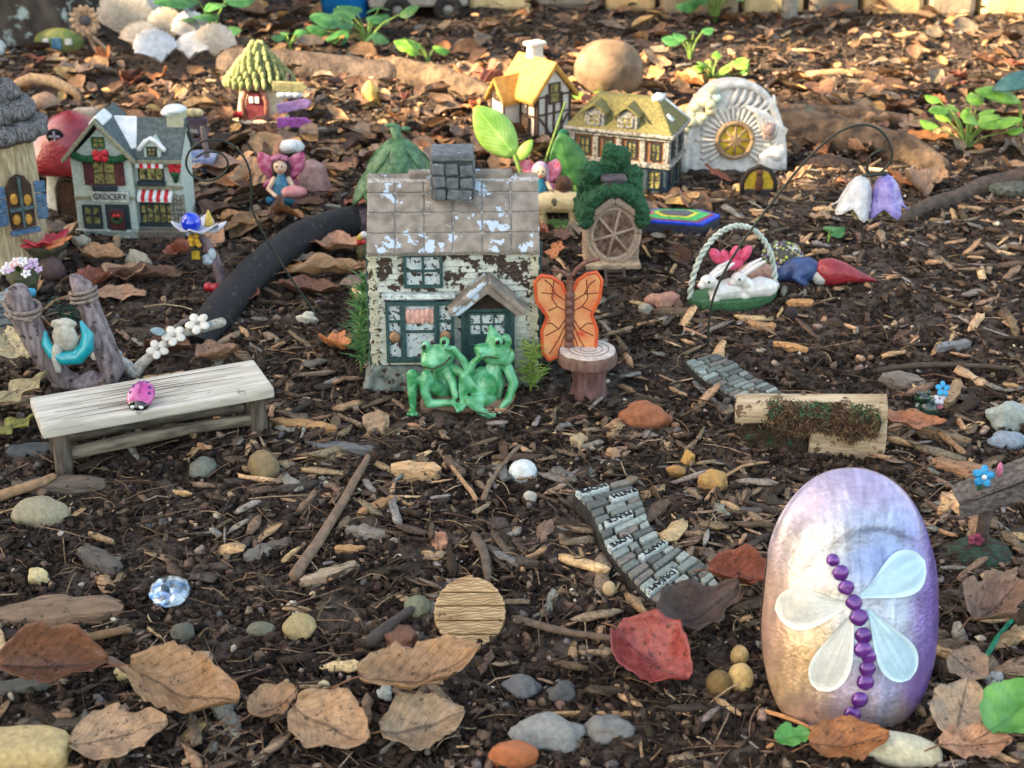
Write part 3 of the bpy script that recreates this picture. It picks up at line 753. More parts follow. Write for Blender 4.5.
m = MB(Mw); m.bx(-18, 18, -10, 0, -42, -37); t.part(m, 'sill', bluep, bevel=1)

# ------------------------------------------------------------------ red-capped mushroom house
t = Thing('mushroom_house', 'pale mushroom house with glossy red roof and round black window', 'house', 76, 206, ex=36, sc=(.95, .95, .84), land='red-capped mushroom house')
m = MB(); m.lathe([(31, -3), (29, 10), (26, 40), (24, 62)], 32, ry=.8); t.part(m, 'wall', mat('pale_blue_white', lin(176, 188, 190), lin(204, 212, 212)), smooth=True, ang=60)
m = MB(); m.lathe([(22, 46), (46, 50), (50, 56), (44, 72), (33, 92), (19, 108), (8, 114), (1, 116)], 36, (8 * 0, 0, 0), ry=.85)
m.v = [p + Vector((max(0, p.z - 60) * .1, 0, 0)) for p in m.v]
cp = t.part(m, 'roof', mat('red_gloss', lin(140, 32, 48), lin(166, 50, 64), scale=.8, rough=.3, coat=.6), smooth=True, ang=70)
for x, z, r in ((36, 66, 6), (-28, 62, 5)):
    m = MB(); m.ell((x, -30 + (6 if x > 0 else 3), z), (r, 3.5, r)); t.part(m, 'white_spot', snow, parent=cp, smooth=True)
m = MB(); m.torus((-5, -26, 94), 7, 2, n=24, m=6); wf = t.part(m, 'window', mat('black_frame', lin(36, 32, 42)), smooth=True)
m = MB(); m.v = []; m.ell((-5, -24.5, 94), (7.5, 3.5, 7.5)); p_ = t.part(m, 'pane', mat('dark_violet', lin(52, 44, 62)), parent=wf, smooth=True)
m = MB(); m.bx(-6, -4, -29, -27.4, 88.5, 99.5); m.bx(-10.5, .5, -29, -27.5, 93, 95); t.part(m, 'crossbar', mat('silver_bar', lin(176, 176, 186)), parent=wf)
m = MB(); m.prism([(-8, 0), (10, 0), (10, 32), (6, 40), (-4, 40), (-8, 32)], 'y', -28, -20); dr = t.part(m, 'door', mat('brown_door', lin(84, 62, 52), lin(110, 84, 70)), bevel=1)
m = MB(); m.tube([(-10, -26, 0), (-10, -26, 32), (-5, -26, 42), (1, -26, 44), (7, -26, 42), (12, -26, 32), (12, -26, 0)], 2.5, 8); t.part(m, 'door_frame', mat('grey_frame', lin(92, 84, 80)), smooth=True)

# ------------------------------------------------------------------ little hut with a cone of green scales
t = Thing('cone_roof_hut', 'small sunlit hut with green scaly cone roof and red arched door', 'house', 262, 116, ex=38, rz=-.1, land='cone-roofed hut')
cr = mat('cream_plaster', lin(196, 176, 150), lin(220, 204, 176)); scale_m = mat('green_scale', lin(104, 116, 72), lin(160, 166, 112), scale=3, bump=.1)
m = MB(); m.lathe([(26, -3), (24, 6), (21, 22), (20, 44)], 28, ry=.85); t.part(m, 'wall', cr, smooth=True, ang=60)
m = MB(); rs = random.Random(2)
for j in range(9):
    z = 36 + j * 4.4; r = 33 - j * 3.6
    for i in range(max(5, int(r * .8))):
        a = 2 * PI * (i + .5 * (j % 2) + rs.uniform(-.2, .2)) / max(5, int(r * .8)); m.ell((r * math.cos(a), r * .85 * math.sin(a), z + rs.uniform(-1, 1)), (4.2, 2.6, 4.8), rot=(0, 0, a), nu=7, nv=5)
m.lathe([(31, 33), (2, 75)], 24, ry=.85); t.part(m, 'roof', scale_m, smooth=True)
m = MB(); m.prism([(-9, 0), (9, 0), (9, 22), (5, 30), (-5, 30), (-9, 22)], 'y', -25, -16); dr = t.part(m, 'door', mat('dusky_red', lin(120, 44, 52), lin(150, 70, 74)), bevel=1)
m = MB(); m.bx(-5, -1, -26.5, -24, 20, 26); m.bx(1, 5, -26.5, -24, 20, 26); t.part(m, 'door_light', snow, parent=dr)
m = MB(); m.tube([(-11, -24, 0), (-12, -24, 22), (-7, -24, 33), (0, -24, 36), (7, -24, 33), (12, -24, 22), (11, -24, 0)], 2.6, 8); t.part(m, 'door_frame', mat('rosy_frame', lin(170, 110, 92)), smooth=True)
m = MB(); m.lathe([(30, -4), (31, 1), (24, 3)], 24, (2, -8, 0), ry=.7); t.part(m, 'doorstep', mat('pale_step', lin(208, 202, 178)), smooth=True)
m = MB()
for x in (-20, -16, -12): m.ell((x, -22, 7), 3.6, nu=8, nv=6)
t.part(m, 'red_flowers', redp, smooth=True)

# ------------------------------------------------------------------ leaf-roofed hut behind the cottage
leafg = mat('leaf_roof_green', lin(50, 92, 64), lin(96, 136, 98), scale=1.4, rough=.5, bump=.06)
t = Thing('leaf_roof_hut', 'fairy hut roofed with big overlapping dark green leaves', 'house', 401, 232, ex=36, sc=(1.08, 1.08, .86), land='leaf-roofed hut')
m = MB(); m.lathe([(30, -3), (28, 40), (24, 66)], 24); t.part(m, 'wall', mat('rust_wall', lin(120, 74, 56)), smooth=True, ang=60)
def leafpatch(mb, base, tip, wid, up, n=8, k=7, fold=.25, curl=.1):
    base = Vector(base); tip = Vector(tip); d = tip - base; L = d.length; dd_ = d / L; up = Vector(up); up = (up - dd_ * up.dot(dd_)).normalized(); sd_ = dd_.cross(up)
    vs = []; fs = []; uv = []
    for i in range(n + 1):
        t_ = i / n; w_ = wid * max(.03, math.sin(PI * (t_ * .9 + .08)) ** .8)
        for j in range(k):
            q = -1 + 2 * j / (k - 1)
            vs.append(base + dd_ * (L * t_) + sd_ * (w_ * q) + up * (-abs(q) ** 1.5 * w_ * fold + 4 * curl * L * t_ * (1 - t_))); uv.append((t_, (q + 1) / 2))
    for i in range(n):
        for j in range(k - 1):
            a = i * k + j; fs.append((a, a + 1, a + k + 1, a + k))
    return mb.add(vs, fs, uv=uv)
lv = mat('leaf_roof_veined', lin(50, 92, 64), lin(96, 136, 98), scale=1.4, rough=.5, bump=.05, uvvein=.7)
for ring, (z0, z1, r0, r1, n, wd) in enumerate(((92, 38, 8, 44, 8, 19), (112, 60, 4, 32, 7, 17))):
    for i in range(n):
        a = 2 * PI * (i + .5 * ring) / n + .3
        m = MB(); leafpatch(m, (r0 * math.cos(a), r0 * math.sin(a), z0), (r1 * math.cos(a), r1 * math.sin(a), z1), wd, (math.cos(a), math.sin(a), 1), curl=.12)
        t.part(m, 'leaf', lv, smooth=True, solid=1.2)
m = MB(); m.tube([(0, 0, 96), (0, 0, 112), (-3, 0, 126)], [6, 4.5, 5], 10); m.ell((-6, 0, 127), (6, 3, 3)); m.ell((7, 0, 123), (5, 3, 3)); t.part(m, 'stem', leafg, smooth=True)

# ------------------------------------------------------------------ white sun-wheel fairy house with berries
pearl = mat('pearl_white', lin(186, 186, 184), lin(226, 226, 222), scale=1.2, rough=.45, bump=.08)
bronze = mat('bronze_ring', lin(128, 104, 78), lin(168, 142, 108), scale=3); yelg = mat('yellow_glass', lin(176, 144, 20), lin(214, 186, 60), scale=2, rough=.25)
t = Thing('sun_window_house', 'domed pearly white fairy house with sunburst round window and berry bunch', 'house', 730, 166, ex=52, rz=.05, rx=-.12, land='white domed fairy house')
m = MB(); pr_ = [(54 * math.copysign(abs(math.cos(a)) ** .85, math.cos(a)), -6 + 92 * abs(math.sin(a)) ** .9) for a in [PI * i / 30 for i in range(31)]]
m.prism([(p[0], p[1]) for p in pr_] , 'y', -16, 20); sh = t.part(m, 'shell', pearl, bevel=4)
m = MB()
for i in range(34):
    a = 2 * PI * i / 34; r1 = 37 + 3 * math.sin(i * 2.3)
    if math.sin(a) * r1 > -26: m.tube([(17 * math.cos(a), -18, 29 + 17 * math.sin(a)), (r1 * math.cos(a) * .9, -17, 29 + r1 * math.sin(a) * .85)], [1.6, 2.4], 6, rnd=True)
t.part(m, 'sunburst', mat('ray_white', lin(200, 196, 188), lin(226, 222, 212)), smooth=True)
m = MB(); m.torus((0, -21, 29), 17, 2.4, n=36); m.torus((0, -21, 29), 5, 1, n=16)
for k in range(4):
    a = k * PI / 4 + PI / 4 * 0; m.tube([(-16 * math.cos(a), -21, 29 - 16 * math.sin(a)), (16 * math.cos(a), -21, 29 + 16 * math.sin(a))], 1.3, 6)
wf = t.part(m, 'window', bronze, smooth=True)
m = MB(); m.ell((0, -18, 29), (16.5, 3, 16.5), nu=24); t.part(m, 'pane', yelg, parent=wf, smooth=True)
m = MB()
for k in range(7): a = .9 + k * .16; m.tube([(10 + 3 * k, -18, 62 - k), (20 + 5 * k, -20, 56 - 3 * k), (26 + 3 * k, -18, 40 - 3 * k)], 2.4, 8, rnd=True)
m.ell((36, -18, 6), (13, 8, 14)); m.ell((40, -20, 14), (9, 7, 9)); t.part(m, 'drapery', pearl, smooth=True)
m = MB(); m.tube([(49 * math.copysign(abs(math.cos(a)) ** .85, math.cos(a)), -17, -4 + 87 * abs(math.sin(a)) ** .9) for a in [PI * i / 30 for i in range(31)]], 4.5, 10)
for k in range(6): m.tube([(-8 + 7 * k, -18, 58 + 3 * math.sin(k)), (-2 + 8 * k, -19, 70 - k), (2 + 7 * k, -18, 80 - 1.8 * k)], [1.4, 3, 1.6], 8, rnd=True)
t.part(m, 'rolled_rim', pearl, smooth=True)
m = MB(); m.box(33, -22, 38, 12, 6, 16); m.ell((33, -25, 39), (4, 3, 5)); t.part(m, 'carved_face', mat('pinkish_grey', lin(150, 132, 128)), bevel=2)
m = MB(); rs = random.Random(8)
for i in range(20):
    q = i / 20; m.ell((-18 - 28 * q + rs.uniform(-6, 6), -20 + rs.uniform(-5, 3), 72 - 26 * q * q - 6 * q + rs.uniform(-8, 8)), rs.uniform(4.4, 5.6), nu=12, nv=8, col=random.choice([lin(206, 206, 172), lin(184, 206, 196), lin(214, 204, 168)]))
t.part(m, 'berries', mat('berry', col=True, rough=.4, bump=0, var=.08), smooth=True)

# ------------------------------------------------------------------ small dark arched lantern with yellow panes
t = Thing('arched_lantern', 'small black arched ornament with yellow glass beside the white domed house', 'lantern', 758, 196, ex=20)
m = MB(); m.tube([(-16, 0, -2), (-17, 0, 14), (-11, 0, 26), (0, 0, 31), (11, 0, 26), (17, 0, 14), (16, 0, -2)], 2.4, 8); m.bx(-17, 17, -2, 2, -3, 3); m.tube([(0, 0, 0), (0, 0, 30)], 2, 8); m.bx(-14, 14, -1.5, 1.5, 0, 6); t.part(m, 'frame', mat('black_iron', lin(40, 34, 32)), smooth=True)
for s in (-1, 1):
    m = MB(); m.prism([(s * 3, 8), (s * 14, 8), (s * 14, 16), (s * 9, 24), (s * 3, 27)], 'y', -.8, .8); t.part(m, 'pane', yelg)
m = MB(); m.ell((0, -3, 14), (4, 3, 9)); m.ell((0, -3, 25), 3); t.part(m, 'figure', mat('dark_rust', lin(92, 56, 40)), smooth=True)
# ------------------------------------------------------------------ two frogs on a log
frog_l = mat('frog_green', lin(34, 132, 64), lin(120, 200, 156), scale=.75, rough=.34, bump=.02, coat=.4, c3=lin(150, 210, 176), s3=1.0, t3=.56, w3=.14)
blackeye = mat('black_eye', lin(24, 22, 20), rough=.2, bump=0); goldrim = mat('olive_rim', lin(70, 84, 40), rough=.4, bump=0)
t = Thing('frog_couple', 'two glossy green resin frogs lounging together on a log by the cottage door', 'figurine', 456, 405, ex=46, land='pair of green frogs')
def foot(mb, base, d, L, r=2.1, spread=.42):
    base = Vector(base); d = Vector(d).normalized(); s_ = d.cross(Vector((0, 0, 1))).normalized()
    for a in (-spread, 0, spread):
        e = base + (d * math.cos(a) + s_ * math.sin(a)) * L
        mb.tube([base, (base + e) / 2 + Vector((0, 0, .6)), e], [r * 1.25, r * .8, r * .85], 8, rnd=True); mb.ell(e, r * 1.15, nu=8, nv=6)
m = MB()   # left frog, leaning its head on a hand
m.tube([(-14, 6, 12), (-13, 8, 28), (-14, 5, 44)], [12, 11, 7], 12, rnd=True)
m.ell((-17, -2, 54), (17.5, 12, 12.5), rot=(0, -.2, 0)); m.ell((-21, -6, 50), (13, 10, 9)); m.ell((-10, -1, 56), (12, 10, 10))
m.ell((-28, -5, 66), (5.2, 5, 5.6)); m.ell((-10, -3, 70), (5.2, 5, 5.6))
m.tube([(-20, 4, 14), (-32, -6, 26), (-42, -14, 40)], [8, 7, 5.5], 10, rnd=True); m.tube([(-42, -14, 40), (-42, -16, 22), (-42, -17, 5)], [5.5, 5, 3.6], 10, rnd=True)
foot(m, (-42, -17, 3), (0, -1, -.1), 9)
m.tube([(-12, 0, 14), (-24, -10, 28), (-28, -16, 40)], [8, 7, 5.5], 10, rnd=True); m.tube([(-28, -16, 40), (-30, -18, 24), (-26, -18, 11)], [5.5, 5, 4.4], 10, rnd=True)
m.tube([(-26, -18, 10), (-12, -20, 12), (-2, -22, 13)], [4.6, 4, 3.4], 10, rnd=True); foot(m, (-3, -22, 13), (.8, -.5, -.35), 12)
m.tube([(-8, 2, 42), (6, -4, 38), (16, -8, 40)], [6, 5, 4.6], 10, rnd=True); m.tube([(16, -8, 40), (8, -10, 54), (-1, -10, 66)], [4.6, 4, 3], 10, rnd=True); foot(m, (-1, -10, 65), (-1, -.1, .3), 8, 1.7)
m.tube([(-8, -3, 40), (-2, -12, 30), (0, -17, 18)], [5.5, 4.6, 3.6], 10, rnd=True)
fl = t.part(m, 'frog', frog_l, label='left frog resting its head on one hand', remesh=.9, smooth_it=3)
m = MB()   # right frog, hand at its mouth
m.tube([(30, 4, 10), (35, 5, 26), (38, 4, 40)], [16, 15, 8], 14, rnd=True); m.ell((30, -4, 22), (13, 12, 16))
m.ell((40, -2, 58), (16, 12, 13)); m.ell((29, -6, 62), (11, 9, 7), rot=(0, .25, 0)); m.ell((48, 0, 54), (11, 10, 10))
m.ell((42, -7, 72), (5.6, 5.4, 6)); m.tube([(38, 2, 64), (38, 3, 74), (35, 3, 84)], [10, 7, 2], 10, rnd=True); m.ell((50, 3, 68), (6, 6, 8))
m.tube([(52, 2, 40), (58, -6, 26), (52, -14, 12)], [5.5, 5.2, 4], 10, rnd=True); m.tube([(52, -14, 12), (44, -18, 4)], [4, 3], 10, rnd=True); foot(m, (44, -18, 4), (-.5, -1, -.2), 7, 1.7)
m.tube([(26, -2, 38), (12, -10, 32), (14, -12, 42)], [5.5, 5, 4.6], 10, rnd=True); m.tube([(14, -12, 42), (18, -13, 52), (26, -14, 60)], [4.6, 3.8, 3], 10, rnd=True); foot(m, (25, -13, 59), (.3, -.2, 1), 6, 1.6)
m.tube([(30, -6, 12), (16, -12, 26), (9, -14, 38)], [8.5, 7, 5.5], 10, rnd=True); m.tube([(9, -14, 38), (8, -16, 24), (8, -17, 12)], [5.5, 5, 4], 10, rnd=True); foot(m, (8, -17, 11), (-.4, -1, -.1), 8)
m.tube([(34, -8, 10), (24, -18, 14), (14, -22, 15)], [8, 6.5, 5], 10, rnd=True); m.tube([(14, -22, 15), (24, -24, 6), (34, -25, 0)], [5, 4.8, 4], 10, rnd=True); foot(m, (36, -25, -1), (.5, -1, 0), 9)
fr = t.part(m, 'frog', frog_l, label='right frog with a hand at its mouth', remesh=.9, smooth_it=3)
for par, pts in ((fl, ((-29.5, -8.6, 67), (-10.5, -7, 71.5))), (fr, ((42, -11.5, 73), (47, -6, 71)))):
    for p in pts:
        m = MB(); m.ell(p, (2.3, 1.8, 2.6), nu=12, nv=8); t.part(m, 'eye', blackeye, parent=par, smooth=True)
m = MB(); m.tube([(-32, -15.6, 49), (-22, -18.4, 47.5), (-10, -15, 52), (-4, -10, 57)], .9, 6); t.part(m, 'mouth', mat('mouth_line', lin(60, 62, 40)), parent=fl)
m = MB(); m.tube([(24, -14.4, 58), (33, -15, 59), (44, -12.6, 57)], .9, 6); t.part(m, 'mouth', MATS['mouth_line'], parent=fr)
m = MB(); m.tube([(-34, -8, 3), (0, -10, 4), (46, -12, 2)], [9, 9.5, 9], 14); m.noise(1, 5); t.part(m, 'log', mat('log_brown', lin(92, 76, 62), lin(140, 120, 98), scale=1.5, stretch=(.3, 1, 1), bump=.1), smooth=True, ang=50)

# ------------------------------------------------------------------ butterfly chair on a stump
oran = mat('butterfly_orange', lin(206, 112, 76), lin(222, 166, 112), scale=.55, rough=.45, bump=.02, c3=lin(204, 84, 60), s3=.8, t3=.6, w3=.1)
bodyb = mat('chair_brown', lin(92, 58, 50), lin(128, 92, 80), scale=3, rough=.5, bump=.05)
t = Thing('butterfly_chair', 'orange butterfly-backed garden chair with round white log seat', 'chair', 582, 391, sc=(1, 1, 1.14), ex=30, land='orange butterfly chair')
def wing(mb, s_, lead=None):
    pts = [(0, 24), (10, 18), (22, 14), (29, 22), (30, 44), (24, 58), (32, 74), (34, 92), (28, 99), (18, 97), (8, 90), (3, 78)]
    if s_ < 0: pts = [(-x * 1.12 if z > 60 else -x, z * .97) for x, z in pts]
    mb.prism([p if s_ < 0 else p for p in pts], 'y', -3, 3)
def patchy(px): return px
WZ = lambda p: Vector((p.x - 6 - (p.x + 8) * .06, p.y, 33 + (p.z - 22) * .95))
for s_ in (-1, 1):
    m = MB(T(-8, -2, 8, rz=-s_ * .12)); wing(m, s_); m.v = [WZ(p) for p in m.v]; wg = t.part(m, 'wing', oran, bevel=1.6)
    rim = [(3, 56), (3, 78), (8, 90), (18, 97), (28, 99), (34, 92), (32, 74), (24, 58), (30, 44), (29, 22), (22, 14), (10, 18), (2, 26)]
    m = MB(T(-8, -2, 8, rz=-s_ * .12)); m.tube([(s_ * x * .97 * (1.12 if s_ < 0 and z > 60 else 1), -2.4, z * (.97 if s_ < 0 else 1)) for x, z in rim], 1.9, 7, rnd=True); m.v = [WZ(p) for p in m.v]; t.part(m, 'wing_border', mat('deep_orange', lin(196, 76, 44), lin(216, 104, 60), scale=1.5, rough=.45, bump=.04), parent=wg, smooth=True)
    M2 = T(-8, -2, 8, rz=-s_ * .12)
    v = MB(M2)
    for pts in (((2, 60), (14, 66), (24, 62)), ((3, 70), (16, 78), (31, 80)), ((3, 56), (12, 44), (27, 38)), ((3, 52), (12, 34), (22, 20)), ((14, 66), (20, 74), (18, 92)), ((16, 78), (22, 88), (28, 92)), ((2, 46), (8, 32), (12, 22)), ((12, 44), (20, 50), (27, 50))):
        v.tube([(s_ * a * .95, -3.4, z) for a, z in pts], .55, 5)
    v.v = [WZ(p) for p in v.v]
    t.part(v, 'wing_veins', mat('vein_brown', lin(120, 52, 36)), parent=wg)
m = MB(); pp = []
m.tube([(-8, 2, 22), (-8, 1, 50), (-8, 2, 80), (-8, 2, 92)], [4.2, 4.8, 5, 3], 12, rnd=True)
for i in range(7): m.ell((-8, 0, 28 + i * 8), (5.2, 5, 4.2), nu=12, nv=8)
m.tube([(-8, 0, 92), (-16, -1, 99), (-26, 0, 100)], [1.6, 1.6, 1.2], 6, rnd=True); m.tube([(-8, 0, 92), (-2, -1, 101), (8, 0, 108), (22, 2, 110)], [1.8, 2.2, 2.4, 1.4], 6, rnd=True)
m.v = [WZ(p) + Vector((0, -6, 8)) for p in m.v]
t.part(m, 'body', bodyb, smooth=True)
m = MB(); m.lathe([(25, 31), (29, 33), (29.5, 39), (28, 43), (27, 43.5)], 40, (4, -12, 0), ry=.92); m.noise(.7, 6, 2); st = t.part(m, 'seat', mat('stump_bark', lin(88, 66, 60), lin(132, 104, 94), scale=2, bump=.2, stretch=(1, 1, .3)), smooth=True, ang=50)
m = MB(); m.lathe([(27.5, 42.5), (27, 44.8), (20, 45), (.1, 45)], 40, (4, -12, 0), ry=.92); tp = t.part(m, 'seat_top', mat('white_cut_wood', lin(196, 184, 176), lin(222, 214, 206), scale=2), parent=st, smooth=True, ang=40)
m = MB()
for r in (8, 14, 20): m.torus((4 + r * .05, -12, 45), r, .5, axis='z', n=36, m=5, sz=.9)
t.part(m, 'growth_rings', mat('ring_grey', lin(136, 116, 108)), parent=st)
m = MB(); m.lathe([(24, -4), (19, 2), (16, 14), (18, 27), (24, 34)], 28, (6, -10, 0), ry=.9); m.noise(1.6, 7, 4); t.part(m, 'stump', mat('mauve_bark', lin(96, 68, 66), lin(140, 108, 104), scale=2, bump=.3, stretch=(1, 1, .3)), smooth=True)

# ------------------------------------------------------------------ weathered bench with painted ladybird
ww = mat('weathered_white_wood', lin(176, 172, 160), lin(218, 214, 202), scale=1.3, rough=.8, bump=.12, bscale=2.2, stretch=(.16, 1.6, 1), c3=lin(112, 104, 92), s3=.55, t3=.64, w3=.08)
gw = mat('grey_weathered_wood', lin(60, 56, 50), lin(112, 104, 94), scale=2, rough=.85, bump=.12, stretch=(1, 1, .2))
gw2 = mat('grey_rail_wood', lin(84, 78, 68), lin(140, 132, 116), scale=2, rough=.85, bump=.12, stretch=(.2, 1, 1))
p0 = gp(158, 440); t = Thing('bench', 'small weathered white wooden bench with log legs', 'bench', 160, 449, rz=.42, ex=0, land='weathered white bench')
m = MB(); rs = random.Random(4); N_ = 26; top = []
m.box(0, 7, 54, 226, 76, 12)
t.part(m, 'seat', ww, bevel=2.5)
m = MB()
for i in range(9):     # grain grooves standing a hair proud as dark slivers
    y = -22 + i * 6.6; x0 = rs.uniform(-108, -40); x1 = rs.uniform(20, 108); k = rs.uniform(-6, 6)
    m.tube([(x0, y, 61.1), ((x0 + x1) / 2, y + k, 61.2), (x1, y + rs.uniform(-2, 2), 61.1)], [.15, .5, .15], 4)
t.part(m, 'grain_cracks', mat('crack_brown', lin(112, 100, 84)))
for x, y in ((-96, -15), (-94, 24), (98, -14), (96, 22)):
    m = MB(); m.tube([(x, y, -10), (x + 1, y, 20), (x, y, 48)], [8.5, 9, 8], 12); m.noise(1.2, 6, x); t.part(m, 'leg', gw, smooth=True, ang=50)
m = MB(); m.tube([(-92, -12, 20), (-30, -15, 23), (30, -12, 23), (92, -12, 20)], [6.5, 7, 6, 6.5], 12); m.noise(1.3, 9, 4); t.part(m, 'rail', gw2, smooth=True, ang=50)
m = MB(); m.tube([(-92, 22, 20), (0, 24, 22), (92, 20, 20)], [6, 6.5, 6], 12); t.part(m, 'rail', gw2, smooth=True, ang=50)
ub = t.u; zb = t.p.z + 61 * ub
q = at(143, 396, 0.0001 + (t.p.y))   # seat surface under the pebble
d_ = ray(143, 402); q = CAMP + d_ * ((zb - CAM_H) / d_.z)
t = Thing('ladybird_pebble', 'pebble painted as a pink and purple ladybird on the bench seat', 'pebble', 0, 0, pos=(q.x, q.y, zb + .25), rz=-.1, rx=.5, u=unit(q) * 1.08)
m = MB(); m.ell((0, 0, 6.5), (13, 16, 6.5), nu=28, nv=14); bd = t.part(m, 'body', mat('pink_violet_shell', lin(176, 60, 140), lin(206, 96, 168), scale=1, rough=.3, coat=.8, bump=0), smooth=True)
m = MB(); m.ell((0, -9.2, 5.8), (10.4, 8, 5.9), nu=20, nv=10); hd = t.part(m, 'head', mat('gloss_black', lin(26, 24, 30), rough=.2, coat=.8, bump=0), smooth=True)
m = MB()
for s_ in (-1, 1): m.ell((s_ * 3.8, -14.8, 8), (2.6, 1.5, 2.2), nu=10, nv=6)
m.ell((0, -15.8, 4.6), (4.6, 1.6, 1.6), nu=10, nv=6); t.part(m, 'face_paint', snow, parent=hd, smooth=True)
m = MB()
for x, y, r in ((-7, 6, 2.4), (7, 6, 2.4), (-8.4, -.5, 2), (8.4, -.5, 2), (-3, 11.5, 2), (3.4, 11.5, 2)):
    z = 6.5 + 6.5 * math.sqrt(max(0, 1 - (x / 13) ** 2 - (y / 16) ** 2)); m.ell((x, y, z - .7), (r, r, 1.1), nu=10, nv=6)
m.tube([(0, 15, 9), (0, 8, 12.3), (0, -2, 13.2)], .5, 5); t.part(m, 'spots', mat('deep_violet', lin(92, 40, 130), rough=.3), parent=bd, smooth=True)

# ------------------------------------------------------------------ whitewashed branch with blossoms
wash = mat('whitewash', lin(150, 146, 136), lin(210, 208, 200), scale=2.4, rough=.7, bump=.1); bluegr = mat('dusty_blue_leaf', lin(120, 146, 152), lin(160, 182, 186))
blos = mat('white_blossom', lin(206, 204, 192), lin(230, 228, 220), scale=3, rough=.5, bump=.02)
def flower(mb, c, r, n=5, nrm=(0, -.6, .8), col=None, cup=.25):
    nv = Vector(nrm).normalized(); a = nv.orthogonal().normalized(); b = nv.cross(a)
    R = Matrix((a, b, nv)).transposed()
    for i in range(n):
        th = 2 * PI * i / n; p = Vector(c) + (a * math.cos(th) + b * math.sin(th)) * r * .58 + nv * cup * r * .3
        e = (R @ Matrix.Rotation(th, 3, 'Z')).to_euler()
        mb.ell(p, (r * .46, r * .38, r * .16), rot=tuple(e), nu=10, nv=6, col=col)
t = Thing('blossom_branch', 'whitewashed branch ornament with white blossoms behind the bench', 'ornament', 134, 374, ex=30)
m = MB(); m.tube([(0, 0, 0), (-6, 0, 10), (-22, 2, 20), (-44, 3, 23), (-68, 4, 26)], [7, 6, 5, 5, 6], 10, rnd=True)
m.tube([(0, 0, 0), (10, 2, 12), (26, 8, 24), (50, 20, 36), (84, 38, 40)], [7, 5.5, 4, 4, 5], 10, rnd=True); m.noise(.8, 6); t.part(m, 'branch', wash, smooth=True)
for x, y, z, r in ((-33, -4, 28, 12), (26, 2, 26, 11.5), (42, 8, 38, 12), (64, 20, 46, 12.5)):
    m = MB(); flower(m, (x, y, z), r); fb = t.part(m, 'blossom', blos, smooth=True)
    m = MB(); m.ell((x, y - 2, z + 2), (2, 2, 2), nu=8, nv=6); t.part(m, 'blossom_centre', wash, parent=fb, smooth=True)
for a, b in (((-24, -2, 24), (-8, -4, 24)), ((34, 6, 42), (20, 4, 46)), ((76, 28, 44), (66, 26, 34))):
    m = MB(); leafpatch(m, a, b, 5, (0, -.5, 1)); t.part(m, 'leaf', bluegr, smooth=True, solid=1)

# ------------------------------------------------------------------ driftwood frame with hammock
drift = mat('driftwood', lin(96, 84, 86), lin(158, 146, 150), scale=1.6, rough=.85, bump=.22, bscale=2.6, stretch=(1.4, 1.4, .22), c3=lin(60, 50, 50), s3=1.1, t3=.6)
rope = mat('twisted_rope', lin(120, 106, 100), lin(168, 152, 142), scale=3, bump=.15)
t = Thing('hammock_frame', 'curved driftwood posts wound with rope holding a turquoise shell hammock', 'hammock', 78, 386, rz=0, ex=40, land='driftwood hammock frame')
m = MB(); m.tube([(-48, 4, 96), (-46, 4, 78), (-36, 2, 50), (-26, 0, 26), (-14, 0, 8), (2, 0, 0), (16, 2, 8)], [12, 14, 13, 12, 11, 10, 8], 16, rnd=True); m.noise(2.2, 9, 1); t.part(m, 'post', drift, smooth=True)
m = MB(); m.tube([(2, 30, 102), (8, 28, 96), (16, 22, 70), (26, 14, 40), (34, 8, 14), (30, 4, 4), (14, 2, 0), (0, 0, 0)], [7, 10, 11, 12, 12, 11, 9, 8], 16, rnd=True); m.noise(2.2, 9, 2); t.part(m, 'post', drift, smooth=True)
m = MB(); m.tube([(-18, -4, 4), (2, -6, 3), (24, -2, 4)], [7, 8, 6], 10, rnd=True); m.noise(1.6, 8); t.part(m, 'root', drift, smooth=True)
def coil(mb, c, R, r, turns, pitch, ax=(0, 0, 1)):
    ax = Vector(ax).normalized(); a = ax.orthogonal().normalized(); b = ax.cross(a)
    mb.tube([Vector(c) + (a * math.cos(t_) + b * math.sin(t_)) * R + ax * (pitch * t_ / (2 * PI)) for t_ in [i * PI / 8 for i in range(int(16 * turns))]], r, 6)
m = MB(); coil(m, (-46, 4, 74), 16, 2.1, 2.6, 5.5, (.12, 0, 1)); m.tube([(-62, -2, 92), (-52, -12, 80), (-34, -10, 74)], 2.1, 6); t.part(m, 'rope', rope, smooth=True)
m = MB(); coil(m, (10, 26, 80), 13, 1.8, 3, 4.6, (-.1, .1, 1)); t.part(m, 'rope', rope, smooth=True)
hs = mat('turquoise_gloss', lin(20, 150, 168), lin(40, 176, 190), rough=.3, coat=.5, bump=0)
m = MB(); m.tube([(-22, -10, 62), (-22, -12, 52), (-16, -14, 42), (-6, -15, 37), (8, -14, 38), (17, -12, 48), (19, -10, 60), (14, -8, 72)], [2, 5, 6, 7, 8, 8, 6, 2], 14, rnd=True)
m.tube([(-4, -17, 33), (12, -16, 36), (22, -12, 50)], [2, 3.4, 2], 10, rnd=True); t.part(m, 'sling', hs, smooth=True)
m = MB(); m.ell((-2, -12, 58), (13, 7, 16), rot=(.2, .1, 0)); m.ell((-2, -12, 72), (13, 5, 6)); m.tube([(-11, -15, 48), (-13, -18, 38), (-12, -18, 26)], [5, 4, 3], 8, rnd=True); m.noise(1.6, 5, 2)
t.part(m, 'shell_figure', mat('chalky_shell', lin(176, 174, 160), lin(206, 206, 196), scale=2), smooth=True)
m = MB(); rs = random.Random(6)
